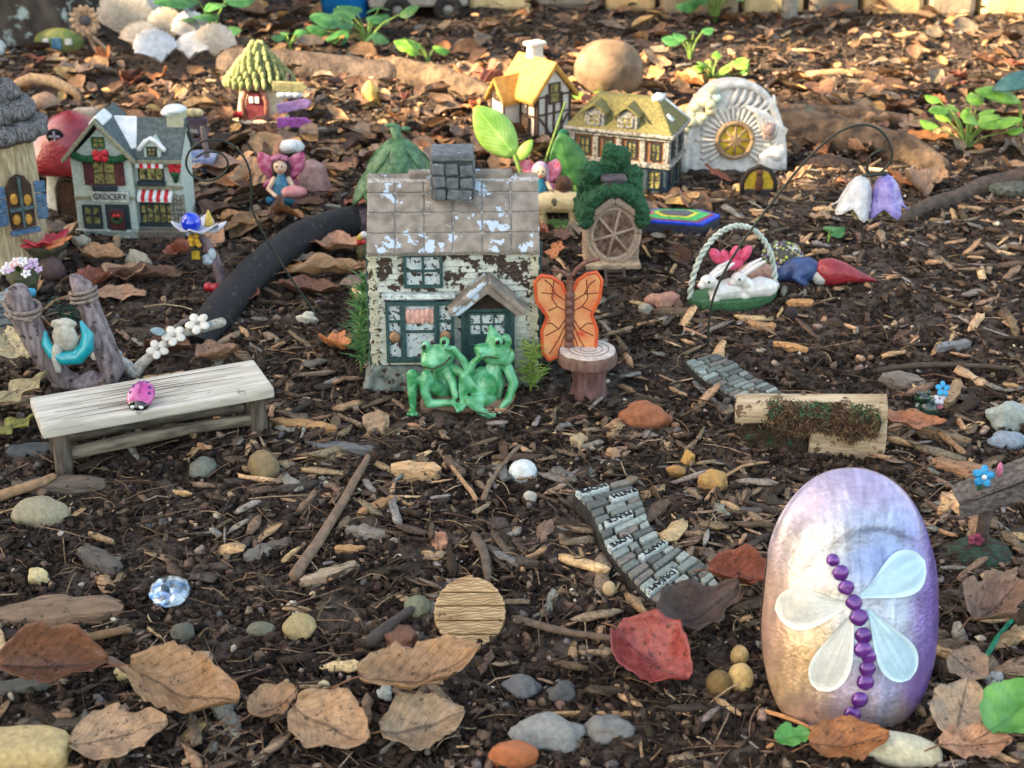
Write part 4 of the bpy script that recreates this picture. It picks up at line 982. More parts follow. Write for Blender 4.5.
for i in range(150):
    a = rs.random() * 2 * PI; q = rs.random(); p = Vector((-6 + 26 * q * math.cos(a), 26 + 6 * q * math.sin(a), 66 + 16 * q * math.sin(a * 2) + rs.uniform(-6, 8))); d_ = Vector((rs.uniform(-1, 1), rs.uniform(-1, 0), rs.uniform(-.4, 1))) * 4.5
    m.tube([p, p + d_], [.9, .3], 4)
t.part(m, 'moss_tuft', mat('dark_teal_moss', lin(28, 66, 58), lin(56, 100, 84)))
# grey slate house roof cut by the left edge
t = Thing('slate_slab', 'stack of wet grey slates at the left edge below the stump house', 'slates', 6, 336, ex=22)
for i, (z, w_, x) in enumerate(((0, 60, -12), (9, 54, -14), (18, 56, -10), (27, 44, -16), (36, 46, -12))):
    m = MB(); m.box(x, -i * 1.5, z + 4, w_, 24, 7, rot=(.1, .04 - .03 * i, .05)); m.noise(1.2, 7, i); t.part(m, 'slate', mat('wet_slate', lin(84, 92, 96), lin(150, 160, 162), scale=1.5, rough=.35, bump=.1, stretch=(.3, 1, 1)), bevel=1.4)

# ------------------------------------------------------------------ flower things below the stump house
t = Thing('red_flower_ornament', 'cup-shaped resin flower with red and orange petals', 'flower', 48, 272, ex=18, land='red resin flower')
m = MB(); m.lathe([(9, -2), (6, 6), (9, 14), (20, 26), (24, 30)], 20, ry=.8); m.noise(1, 6); t.part(m, 'cup', mat('olive_dark_cup', lin(58, 62, 46), lin(96, 96, 72)), smooth=True)
for i in range(9):
    a = 2 * PI * i / 9; m = MB(); leafpatch(m, (6 * math.cos(a), 6 * math.sin(a), 30), (29 * math.cos(a), 20 * math.sin(a), 38 + 4 * math.sin(i * 2.2)), 10, (0, 0, 1), curl=.05)
    t.part(m, 'petal', mat('red_petal', lin(176, 40, 64), lin(214, 84, 96), scale=1, rough=.4) if i % 4 else mat('orange_petal', lin(214, 130, 84)), smooth=True, solid=1.4)
m = MB(); m.ell((-22, -6, 36), (6, 5, 4)); m.ell((-26, -4, 32), (5, 5, 4)); t.part(m, 'white_bud', snow, smooth=True)
t = Thing('flower_bundle', 'bundle of tiny lilac, white and yellow flowers with a sky blue bow', 'flowers', 28, 306, ex=16, land='flower bundle with blue bow')
m = MB(); m.lathe([(11, -4), (9, 8), (13, 24), (17, 34)], 14); t.part(m, 'stems', mat('stem_dark', lin(58, 64, 44), lin(92, 96, 66)), smooth=True)
cols = [lin(206, 178, 214), lin(226, 226, 226), lin(200, 190, 96), lin(96, 132, 60), lin(226, 168, 168)]
rs = random.Random(10)
for i in range(26):
    m = MB(); a = rs.random() * 2 * PI; q = rs.random() ** .5; c_ = cols[rs.choice((0, 0, 1, 1, 2, 3, 3, 3, 4))]; m.col = c_
    if c_ == cols[3]: leafpatch(m, (16 * q * math.cos(a), 12 * q * math.sin(a) - 2, 36), (24 * q * math.cos(a), 18 * q * math.sin(a) - 4, 44), 3.5, (0, 0, 1)); nm = 'leaf'
    else: flower(m, (19 * q * math.cos(a), 14 * q * math.sin(a) - 2, 40 + 10 * (1 - q) + rs.uniform(-3, 3)), rs.uniform(4, 6.5), col=c_); nm = 'bloom'
    t.part(m, nm, mat('painted_resin', col=True, rough=.4, bump=0, var=.08), smooth=True)
m = MB(); blu = mat('sky_blue_bow', lin(66, 160, 206), lin(92, 186, 222), rough=.4)
for s_ in (-1, 1): m.ell((s_ * 8, -16, 20), (8, 3.5, 5), rot=(0, -s_ * .4, 0)); m.ell((s_ * 7, -16, 8), (5.5, 3, 7), rot=(0, s_ * .5, 0))
m.ell((0, -18, 15), 3.4); t.part(m, 'bow', blu, smooth=True)

# ------------------------------------------------------------------ lamp ornament: blue ball in a white flower over a curved stalk
t = Thing('flower_lamp', 'ornament of curved purple stalk with white flower shade, blue glass ball and hanging lantern', 'ornament', 219, 290, ex=14, land='blue-balled flower lamp')
m = MB(); m.tube([(4, 0, -4), (3, 0, 12), (-2, 0, 34), (-10, 0, 52), (-18, 0, 60)], [7.5, 5.5, 5, 4.5, 4], 12, rnd=True); m.noise(.8, 5); t.part(m, 'stalk', mat('purple_grey_stalk', lin(96, 82, 88), lin(140, 124, 130), scale=2, bump=.15, stretch=(1, 1, .3)), smooth=True)
for i in range(6):
    a = 2 * PI * i / 6 + .3; m = MB(); leafpatch(m, (-14, 0, 66), (-14 + 27 * math.cos(a), 19 * math.sin(a), 70 + 4 * (i % 2)), 10, (0, 0, 1), curl=-.08); t.part(m, 'petal', mat('lilac_white', lin(196, 200, 220), lin(222, 226, 236)), smooth=True, solid=1.3)
m = MB(); m.ell((-20, -8, 74), 10, nu=24, nv=16); t.part(m, 'ball', mat('cobalt_glass', lin(14, 50, 206), lin(24, 70, 224), rough=.12, coat=1, bump=0), smooth=True)
m = MB(); m.lathe([(5, 68), (3.6, 76), (.6, 84)], 10, (-4, 0, 0)); t.part(m, 'yellow_cap', mat('straw_yellow', lin(214, 186, 96)), smooth=True)
m = MB(); rs = random.Random(1)
for i in range(10): m.ell((-18 + rs.uniform(-5, 5), -8 + rs.uniform(-2, 2), 56 + rs.uniform(-5, 5)), 2.6, nu=8, nv=6)
t.part(m, 'yellow_blossom', mat('golden_dots', lin(206, 166, 50)), smooth=True)
m = MB(); m.bx(-24, -12, -12, -2, 34, 36); m.bx(-24, -12, -12, -2, 46, 48)
for x in (-24, -13): m.bx(x, x + 1.4, -12, -10.6, 36, 46); m.bx(x, x + 1.4, -3.4, -2, 36, 46)
m.tube([(-18, -7, 48), (-18, -7, 54)], .8, 6); ln = t.part(m, 'lantern', mat('black_iron2', lin(44, 40, 36)))
m = MB(); m.bx(-22, -14, -10, -4, 36.2, 45.8); t.part(m, 'pane', yelg, parent=ln)
m = MB(); m.ell((-8, -4, 34), (6, 4, 6)); m.ell((-3, -5, 40), (4, 3, 6)); t.part(m, 'small_fairy', mat('bluish_white', lin(184, 200, 214)), smooth=True)
for x, y in ((-9, -6), (-2, -9)):
    m = MB(); m.ell((x, y, 6), (5, 5, 4.6)); m.tube([(x, y, -2), (x, y, 4)], 2, 6); t.part(m, 'red_mushroom', mat('berry_red', lin(176, 34, 50), rough=.3, coat=.4), smooth=True)

# ------------------------------------------------------------------ black foam-covered pipe
pts = []
for px, py, h in ((196, 333, -1.5), (214, 315, 1.2), (240, 291, 2.6), (270, 266, 3.6), (305, 244, 4.2), (335, 232, 4.0), (362, 227, 3.6)):
    c = gp(px, py + 10); pts.append(Vector((c.x, c.y, c.z + h * .55)))
b0 = pts[0].copy(); uu = unit(pts[3])
m = MB(); sm = []
for i in range(len(pts) - 1):
    for k in range(4): sm.append(pts[i].lerp(pts[i + 1], k / 4))
sm.append(pts[-1])
for _ in range(2): sm = [sm[0]] + [(sm[i - 1] + sm[i] * 2 + sm[i + 1]) / 4 for i in range(1, len(sm) - 1)] + [sm[-1]]
t = Thing('foam_pipe', 'thick black foam-covered pipe curving over the soil', 'pipe', 0, 0, pos=b0, u=1, land='black foam pipe')
m.tube([p - b0 for p in sm], 1.85, 20); m.noise(.12, 2.2, 3); t.part(m, 'sleeve', mat('black_foam', lin(24, 26, 30), lin(38, 40, 44), scale=1.2, rough=.8, bump=.07, bscale=6, c3=lin(84, 74, 64), s3=1.4, t3=.62), smooth=True, ang=60)
e = (sm[-1] - b0); m = MB(); m.tube([e + Vector((-.3, 0, 0)), e + Vector((1.2, .1, 0))], [2.1, 2.2], 18); m.noise(.3, 1.5, 2); t.part(m, 'end_collar', mat('dark_purple_cap', lin(52, 44, 54), lin(92, 82, 96)), smooth=True, ang=50)
for p in sm[::3]: _exclude.append((p.x, p.y, 2.6))

# ------------------------------------------------------------------ wire hooks
def smooth_pts(P, it=2):
    P = [Vector(p) for p in P]
    for _ in range(it):
        Q = [P[0]]
        for a, b in zip(P, P[1:]): Q += [a * .75 + b * .25, a * .25 + b * .75]
        P = Q + [P[-1]]
    return P
iron = mat('green_black_wire', lin(30, 36, 32), lin(46, 54, 48), rough=.45, bump=0)
t = Thing('spiral_hook', 'thin black wire plant stake ending in an open spiral', 'garden stake', 318, 322, ex=4)
pts = [(at(px, py, t.p.y) - t.p) / t.u for px, py in ((326, 330), (306, 300), (280, 262), (260, 228), (250, 206), (252, 186), (249, 165), (238, 148), (221, 139), (203, 140), (189, 150), (185, 164), (191, 176), (205, 182), (220, 178), (229, 167), (226, 156), (215, 151), (203, 153), (197, 157))]
pts = smooth_pts([pts[0] + Vector((3, 0, -12))] + pts, 2)
m = MB(); m.tube(pts, 1.15, 7, rnd=True); t.part(m, 'wire', iron, smooth=True)
t = Thing('bellflower_hook', 'tall bent wire stake hung with white and lilac bellflowers', 'garden stake', 709, 350, ex=4)
W_ = lambda P: [(at(px, py, t.p.y) - t.p) / t.u for px, py in P]
m = MB(); m.tube(smooth_pts([(0, 0, -12)] + W_([(708, 335), (709, 318), (712, 300), (722, 275), (740, 245), (760, 218), (780, 192), (803, 163), (830, 137), (850, 126), (870, 124), (885, 133), (893, 150), (890, 164), (880, 173)])), 1.25, 7, rnd=True)
m.tube(smooth_pts(W_([(868, 174), (867, 160), (873, 153), (884, 149)])), 1.1, 6, rnd=True); m.tube(W_([(862, 176), (886, 173)]), 2.2, 6); t.part(m, 'wire', iron, smooth=True)
def bell(cx, cy, z0, nm, mt, tilt):
    vs = []; fs = []; n = 30; prof = [(1.5, 0), (7, -3), (12, -10), (15, -20), (17, -28), (22, -34)]
    for j, (r, z) in enumerate(prof):
        for k in range(n):
            a = 2 * PI * k / n; lob = .88 + (.16 * math.cos(5 * a)) * (j / 5); vs.append((r * lob * math.cos(a), r * lob * math.sin(a), z - (4.5 * math.cos(5 * a) * (j / 5) ** 2)))
    for j in range(len(prof) - 1):
        for k in range(n): a = j * n + k; b = j * n + (k + 1) % n; fs.append((a, b, b + n, a + n))
    m = MB(T(cx, cy, z0, ry=tilt)); m.add(vs, fs); o = t.part(m, 'bellflower', mt, smooth=True, solid=1)
    m = MB(T(cx, cy, z0, ry=tilt)); rs = random.Random(int(cx))
    for i in range(9): m.ell((rs.uniform(-8, 8), rs.uniform(-8, 4), -36 + rs.uniform(-4, 3)), 3, nu=8, nv=6)
    t.part(m, 'stamens', mat('olive_stamens', lin(120, 116, 80), lin(160, 156, 116)), parent=o, smooth=True)
bw = W_([(863, 176), (886, 175)])
bell(bw[0].x, 0, bw[0].z, 'w', mat('pale_glass_white', lin(186, 192, 200), lin(216, 220, 226), rough=.25, coat=.4), .18)
bell(bw[1].x, 1, bw[1].z, 'l', mat('lilac_glass', lin(112, 104, 184), lin(152, 144, 214), rough=.25, coat=.4), -.1)

# ------------------------------------------------------------------ rabbit basket
wht = mat('white_china', lin(206, 208, 206), lin(228, 228, 226), scale=1.5, rough=.2, coat=.6, bump=0)
t = Thing('rabbit_basket', 'basket ornament of white china rabbits under a twisted rope handle', 'basket', 732, 302, rz=.24, ex=44, land='white rabbit basket')
m = MB(); m.lathe([(30, -6), (42, -3), (46, 4), (47, 9), (42, 9)], 40, ry=.5); m.noise(.8, 4, 1); t.part(m, 'basket', mat('green_glitter', lin(34, 92, 54), lin(92, 142, 96), scale=6, bump=.25, bscale=9), smooth=True, ang=60)
m = MB()
for ph in (0, PI):
    m.tube([(45 * math.cos(a) + 1.6 * math.cos(a * 26 + ph) * math.cos(a), 1.6 * math.sin(a * 26 + ph), 8 + 72 * math.sin(a) + 1.6 * math.cos(a * 26 + ph) * math.sin(a)) for a in [PI * i / 150 for i in range(151)]], 1.7, 6)
t.part(m, 'handle', mat('pale_green_rope', lin(170, 190, 182), lin(206, 218, 212), rough=.4), smooth=True)
m = MB(); m.ell((30, 16, 18), (22, 12, 16)); t.part(m, 'backrest_shell', mat('dusty_pink_shell', lin(150, 112, 100), lin(186, 148, 134)), smooth=True)
def rabbit(x, y, sx, tilt):
    m = MB(T(x, y, 8, rz=tilt)); m.tube([(-2, 0, 8), (12, 0, 9), (22, 0, 7)], [9, 11, 9], 14, rnd=True); m.tube([(0, 0, 10), (-8, -1, 18)], [8, 6], 12, rnd=True)
    m.ell((-13, -1, 21), (9, 6.5, 7), rot=(0, .25, 0)); m.ell((-20, -1, 18), (4.5, 4.5, 4))
    for s_ in (-2.6, 3): m.tube([(-8, s_, 26), (2, s_ * 1.3, 32), (13, s_ * 1.4, 37)], [2.4, 3, 1.4], 10, rnd=True)
    m.ell((-6, -4, 3), (6, 4, 4)); m.ell((18, -6, 5), (8, 4, 5)); m.ell((29, 0, 8), 4)
    o = t.part(m, 'rabbit', wht, remesh=.8, smooth_it=2)
    e_ = MB(T(x, y, 8, rz=tilt)); e_.ell((-15.5, -6.6, 22.5), 1.5, nu=8, nv=6); t.part(e_, 'eye', mat('green_eye', lin(40, 84, 70), rough=.2), parent=o, smooth=True)
    e_ = MB(T(x, y, 8, rz=tilt)); e_.ell((-24, -1.6, 17.6), (1.4, 1.6, 1.2), nu=8, nv=6); t.part(e_, 'nose', mat('pink_nose', lin(206, 140, 140)), parent=o, smooth=True)
rabbit(-18, -8, 1, .15); rabbit(14, -9, 1, .1)
m = MB(); pk = mat('hot_pink_bow', lin(206, 60, 100), lin(228, 100, 136), rough=.4)
for dx, a in ((-12, -.6), (-3, -.2), (7, .3), (18, .6)): m.ell((-6 + dx, 4, 47 + 2 * math.cos(dx)), (5.5, 4, 10), rot=(0, a, 0))
m.ell((-2, 1, 40), (12, 5, 6)); t.part(m, 'bow', pk, smooth=True)

# ------------------------------------------------------------------ lying gnome, mosaic ball, stones near it
t = Thing('gnome', 'garden gnome lying on its side with blue coat and pointed dark red hat', 'gnome', 812, 282, rz=-.12, ex=34, land='fallen gnome')
gb_ = mat('navy_coat', lin(34, 56, 104), lin(60, 86, 136), scale=1, rough=.45)
m = MB(); m.tube([(-30, 2, 8), (-18, 0, 12), (-4, 0, 13), (6, 0, 12)], [8, 13, 13, 8], 16, rnd=True); m.tube([(-8, -9, 14), (-18, -14, 8), (-8, -16, 4)], [5, 4.6, 4], 10, rnd=True); m.tube([(-28, -3, 8), (-42, -3, 5)], [7, 6], 10, rnd=True); m.tube([(-28, 8, 8), (-42, 9, 5)], [7, 6], 10, rnd=True)
t.part(m, 'body', gb_, remesh=1, smooth_it=3)
m = MB(); m.ell((12, -2, 12), (8, 9, 9)); m.ell((12, -10.5, 13), (2.5, 2.5, 2.5)); t.part(m, 'head', mat('gnome_skin', lin(196, 150, 128)), smooth=True)
m = MB(); m.ell((7, -6, 8), (9, 8, 8), rot=(0, .3, 0)); m.noise(1, 4); t.part(m, 'beard', mat('grey_white_beard', lin(168, 174, 172), lin(200, 206, 204), bump=.1, stretch=(.3, 1, 1), scale=3), smooth=True)
m = MB(); m.tube([(13, -1, 12), (17, -1, 12), (30, -1, 11), (46, -1, 7.5), (62, -1, 5)], [13.5, 14, 11, 5.5, 1], 22, rnd=True); t.part(m, 'hat', mat('oxblood_red', lin(130, 34, 46), lin(158, 50, 60), scale=1, rough=.35, coat=.2), smooth=True)
t = Thing('mosaic_ball', 'glitter-dotted mosaic ball at the feet of the fallen gnome', 'ball', 781, 272, ex=16)
m = MB(); m.ell((0, 0, 15), (20, 17, 16), nu=24, nv=14); t.part(m, 'core', mat('dark_grout', lin(70, 72, 66)), smooth=True)
m = MB(); rs = random.Random(3)
for i in range(260):
    z = rs.uniform(-.7, 1); a = rs.random() * 2 * PI; q = math.sqrt(1 - z * z); m.ell((20 * q * math.cos(a), 17 * q * math.sin(a), 15 + 16 * z), rs.uniform(1.0, 1.9), nu=6, nv=4, col=rs.choice([lin(206, 206, 206), lin(120, 96, 150), lin(186, 206, 96), lin(90, 120, 90), lin(150, 140, 130), lin(206, 190, 120)]))
t.part(m, 'mosaic_chips', MATS['painted_resin'], kind='stuff', smooth=True)

# ------------------------------------------------------------------ painted blue stone
t = Thing('painted_slab', 'thick dark blue stone painted with pink, green and yellow bands', 'painted stone', 672, 232, rz=.0, ex=44, land='blue painted slab')
P_ = [(-40, 10), (-28, -14), (26, -26), (48, 2), (30, 18), (-12, 22)]
def inset(P, k): c = (sum(p[0] for p in P) / len(P), sum(p[1] for p in P) / len(P)); return [(c[0] + (x - c[0]) * k, c[1] + (y - c[1]) * k) for x, y in P]
m = MB(); m.prism(P_, 'z', -4, 16); t.part(m, 'stone', mat('black_blue_stone', lin(38, 44, 58), lin(56, 62, 74)), bevel=3)
for k, z, c_, nm in ((1.0, 17.5, (30, 70, 206), 'blue'), (.86, 18.2, (150, 60, 84), 'maroon'), (.76, 18.9, (60, 176, 96), 'green'), (.5, 19.6, (214, 206, 60), 'yellow'), (.4, 20.3, (84, 84, 92), 'grey')):
    m = MB(); m.prism(inset(P_, k), 'z', z - 3, z); t.part(m, 'painted_band', mat('paint_' + nm, lin(*c_), rough=.4), label=nm + ' painted band', bevel=.5)
m = MB(); m.ell((-24, 4, 19), (6, 5, 1.6)); t.part(m, 'pink_dot', pk, smooth=True)

# ------------------------------------------------------------------ dragonfly rock
def build_rock():
    c = at(853, 600, 0.0001 + gp(853, 724).y + 1.2)
    base = gp(853, 733); u = unit(base) * .985
    t = Thing('dragonfly_rock', 'large pearly purple, blue and gold painted rock with a dragonfly on it', 'painted stone', 0, 0, pos=(base.x, base.y + 1.6, base.z - 1.2), rx=-.34, u=u, ex=66, land='dragonfly rock')
    A, B, Dp = 91, 144, 48; ZC = 133
    def wdt(z):   # half width at height fraction
        q = max(-1, min(1, z / B)); return A * (1 - .06 * q) * (1 + .10 * q * q)
    def dent(x, z):
        return 11 * math.exp(-((x - 18) / 46) ** 2 - ((z - 70 + .006 * (x - 16) ** 2) / 17) ** 2) + 3.5 * math.exp(-((x - 16) / 44) ** 2 - ((z - 84 + .008 * (x - 16) ** 2) / 3.2) ** 2) + 2.2 * mnoise.noise(Vector((x / 26, 1, z / 26))) + .5 * mnoise.noise(Vector((x / 7, 4, z / 7)))
    def yf(x, z):
        rho = min(1, (abs(x / wdt(z)) ** 2.12 + abs(z / B) ** 2.12) ** (1 / 2.12)); return -Dp * max(0, 1 - rho ** 2.6) ** .5 + dent(x, z) * (1 - rho ** 4)
    PUR = (112, 84, 170); LAV = (180, 170, 206); BLU = (136, 160, 212); PB = (178, 196, 218); GOLD = (224, 190, 126); PEA = (204, 168, 152); PW = (232, 224, 208)
    def colr(x, z):
        n = mnoise.noise(Vector((x / 40, 2, z / 60))); n2 = mnoise.noise(Vector((x / 7, 5, z / 34)))
        def w(cx, cz, sx, sz, a=1): return a * math.exp(-((x + n * 26 - cx) / sx) ** 2 - ((z + n * 20 - cz) / sz) ** 2)
        ws = [(PEA, w(-82, -10, 34, 90)), (GOLD, w(-50, -50, 30, 44, 1.0)), (PW, w(-42, 48, 36, 50, 1.2)), (LAV, w(0, 130, 60, 26, 1.3)), (BLU, w(20, 62, 42, 34, 1.5)), (PB, w(40, 0, 40, 60, .9)),
              (PUR, w(86, 0, 22, 120, 1.7)), (LAV, w(10, -90, 50, 40, .8)), (PUR, w(60, -90, 16, 30, .6)), (PEA, w(-60, -110, 50, 26, .9)), (BLU, w(30, -80, 10, 44, .8)), (LAV, w(-84, 80, 24, 36, 1.1)), (PB, w(10, 100, 30, 14, .6)), (GOLD, w(50, -110, 40, 20, .6))]
        tot = sum(a for _, a in ws) + 1e-6; n4 = mnoise.noise(Vector((x / 3.2, 9, z / 22))) + .6 * mnoise.noise(Vector((x / 14, 3, z / 3.0))); c = [sum(k[i] * a for k, a in ws) / tot * (1 + .12 * n2 + .10 * n4) for i in range(3)]
        return lin(*[max(0, min(255, q)) for q in c], k=.80)
    m = MB(); vs = []; fs = []; nr, na = 44, 120
    for side in (-1, 1):
        for i in range(nr + 1):
            rho = math.sin(PI / 2 * i / nr)
            for k in range(na):
                a = 2 * PI * k / na; cp = lambda v: math.copysign(abs(v) ** (2 / 2.12), v); z = B * rho * cp(math.sin(a)); x = wdt(z) * rho * cp(math.cos(a)) * (1 + .012 * math.sin(3 * a + 1) + .006 * math.sin(8 * a))
                y = yf(x, z) if side < 0 else Dp * .85 * max(0, 1 - rho ** 2.6) ** .5
                vs.append((x, y, z + ZC))
    for s_ in range(2):
        o = s_ * (nr + 1) * na
        for i in range(nr):
            for k in range(na):
                a = o + i * na + k; b = o + i * na + (k + 1) % na
                q = (a, b, b + na, a + na); fs.append(q[::-1] if s_ == 0 else q)
    m.add(vs, fs); m.c = [colr(sum(vs[i][0] for i in f) / 4, sum(vs[i][2] for i in f) / 4 - ZC) for f in fs]
    t.part(m, 'rock', mat('pearl_paint', col=True, scale=1.3, rough=.3, metal=.34, coat=.4, bump=.08, bscale=4, var=.12, c3=lin(92, 72, 54), s3=2.6, t3=.66, w3=.06, zbias=-.03, z0=3), smooth=True)
    def drop(tip0, tip1, w_, name='wing'):
        p0 = Vector((tip0[0], 0, tip0[1])); p1 = Vector((tip1[0], 0, tip1[1])); d = p1 - p0; L = d.length; d /= L; s_ = Vector((-d.z, 0, d.x))
        n1, n2 = 22, 16; vs = []; fs = []; cc = []
        for i in range(n1 + 1):
            q = i / n1; ww_ = w_ * (math.sin(PI * min(1, q ** 1.5 * .98 + .02)) ** .6) * (.5 + .5 * q) if q < 1 else 0
            for j in range(n2 + 1):
                e = -1 + 2 * j / n2; p = p0 + d * (L * q) + s_ * (ww_ * e)
                edge = max(abs(e) ** 5, (2 * abs(q - .5)) ** 10)
                vs.append((p.x, yf(p.x, p.z) - 1.0 - 1.7 * math.exp(-((1 - abs(e)) / .16) ** 2) * math.sin(PI * q) ** .2, p.z + ZC))
        m = MB()
        for i in range(n1):
            for j in range(n2):
                a = i * (n2 + 1) + j; fs.append((a, a + n2 + 1, a + n2 + 2, a + 1))
                e = abs(-1 + 2 * (j + .5) / n2); q = (i + .5) / n1
                k = min(1, max(0, (e - .72) / .2) + max(0, (q - .9) / .08)); base_ = (206, 210, 204) if tip1[0] < 0 else (170, 208, 230); edge_ = (236, 240, 232) if tip1[0] < 0 else (196, 226, 240); fz = .97 + .1 * mnoise.noise(Vector((q * 2, e * 9, tip1[0]))); base_ = [r_ * fz for r_ in base_]
                cc.append(lin(*[base_[r] * (1 - k) + edge_[r] * k for r in range(3)]))
        m.add(vs, fs); m.c = cc
        t.part(m, name, mat('wing_paint', col=True, scale=2, rough=.35, coat=.3, bump=.04, bscale=5, var=.06), smooth=True)
    C_ = lambda px, py: ((px - 853) * 1.0, (600 - py) * 1.0 + 2)
    drop(C_(842, 588), C_(772, 598), 26); drop(C_(846, 598), C_(815, 679), 24); drop(C_(852, 580), C_(922, 548), 27); drop(C_(862, 594), C_(908, 668), 25)
    beads = [(827, 545, 6.5), (834, 557, 8), (839, 571, 7.5), (847, 586, 8), (852, 601, 9), (857, 620, 8.5), (857, 634, 8.5), (863, 641, 7.5), (862, 654, 8), (861, 668, 8.5), (856, 687, 8.5), (850, 703, 8.5), (843, 714, 8.5), (829, 720, 5.5), (820, 722, 3.5), (812, 719, 2.6)]
    for px, py, r in beads:
        x, z = C_(px, py); m = MB(); m.ell((x, yf(x, z) - r * .2, z + ZC), (r * 1.06, r * .42, r), nu=18, nv=12); m.noise(r * .12, r * .8, px)
        t.part(m, 'bead', mat('purple_bead', lin(84, 34, 124), lin(112, 56, 150), scale=2, rough=.25, metal=.3, coat=.7, bump=0), smooth=True)
build_rock()

# ------------------------------------------------------------------ round plank stepping disc and glass gem
plank = mat('carved_plank', lin(160, 132, 94), lin(206, 180, 138), scale=1.6, rough=.7, bump=.15, bscale=2.4, stretch=(.3, 2.4, 1), c3=lin(104, 78, 50), s3=1.2, t3=.62, w3=.06)
t = Thing('plank_disc', 'round stepping disc carved as five tan planks', 'stepping stone', 470, 630, rx=.72, dz=1.5, ex=44, land='round plank disc')
m = MB(); m.lathe([(35, -9), (36, -6), (36, -3)], 56); t.part(m, 'rim', mat('disc_core', lin(140, 112, 78)), smooth=True, ang=50)
Y0 = [-36, -23, -9, 6, 20, 36]
for i in range(5):
    a, b = Y0[i] + .6, Y0[i + 1] - .6; P = []
    for s_, rr in ((-1, 0), (1, 0)):
        for q in range(7):
            y = a + (b - a) * (q if s_ < 0 else 6 - q) / 6; P.append((s_ * math.sqrt(max(1, 36.5 ** 2 - y * y)) * (1 - .03 * ((q * 7 + i * 3 + (s_ > 0)) % 3)), y))
    m = MB(); m.prism(P[::-1], 'z', -4, 1.5); t.part(m, 'plank', plank, bevel=1.3)
m = MB()
rs = random.Random(12)
for i in range(5):
    for k in range(4):
        y = (Y0[i] + Y0[i + 1]) / 2 - 4.5 + k * 3; X0 = math.sqrt(max(1, 36 ** 2 - y * y)) * .93; n = 14
        if abs(y) < 34: m.tube([(-X0 + 2 * X0 * q / n, y + 1.0 * math.sin(q * 1.1 + k + i * 2) + .6 * math.sin(q * 2.3), 1.35) for q in range(n + 1)], .42, 4)
t.part(m, 'carved_grain', mat('grain_dark', lin(108, 80, 50)))
t = Thing('glass_gem', 'clear flattened glass gem on the dark soil', 'glass gem', 171, 600, dz=.3, ex=24, rx=.25, land='clear glass gem')
m = MB(); m.ell((0, 0, 8), (20.5, 21, 11), nu=32, nv=18)
gl = mat('clear_glass', (.93, .97, 1), (.93, .97, 1), rough=.03, bump=0, trans=1.0, spec=.6, var=0); t.part(m, 'glass', gl, smooth=True)
m = MB(); m.ell((0, 0, 4), (17, 17, 6), nu=14, nv=8); m.noise(2.4, 9, 3); t.part(m, 'foil_back', mat('pale_foil', lin(70, 130, 190), lin(220, 226, 220), scale=.9, metal=.9, rough=.2, bump=0))

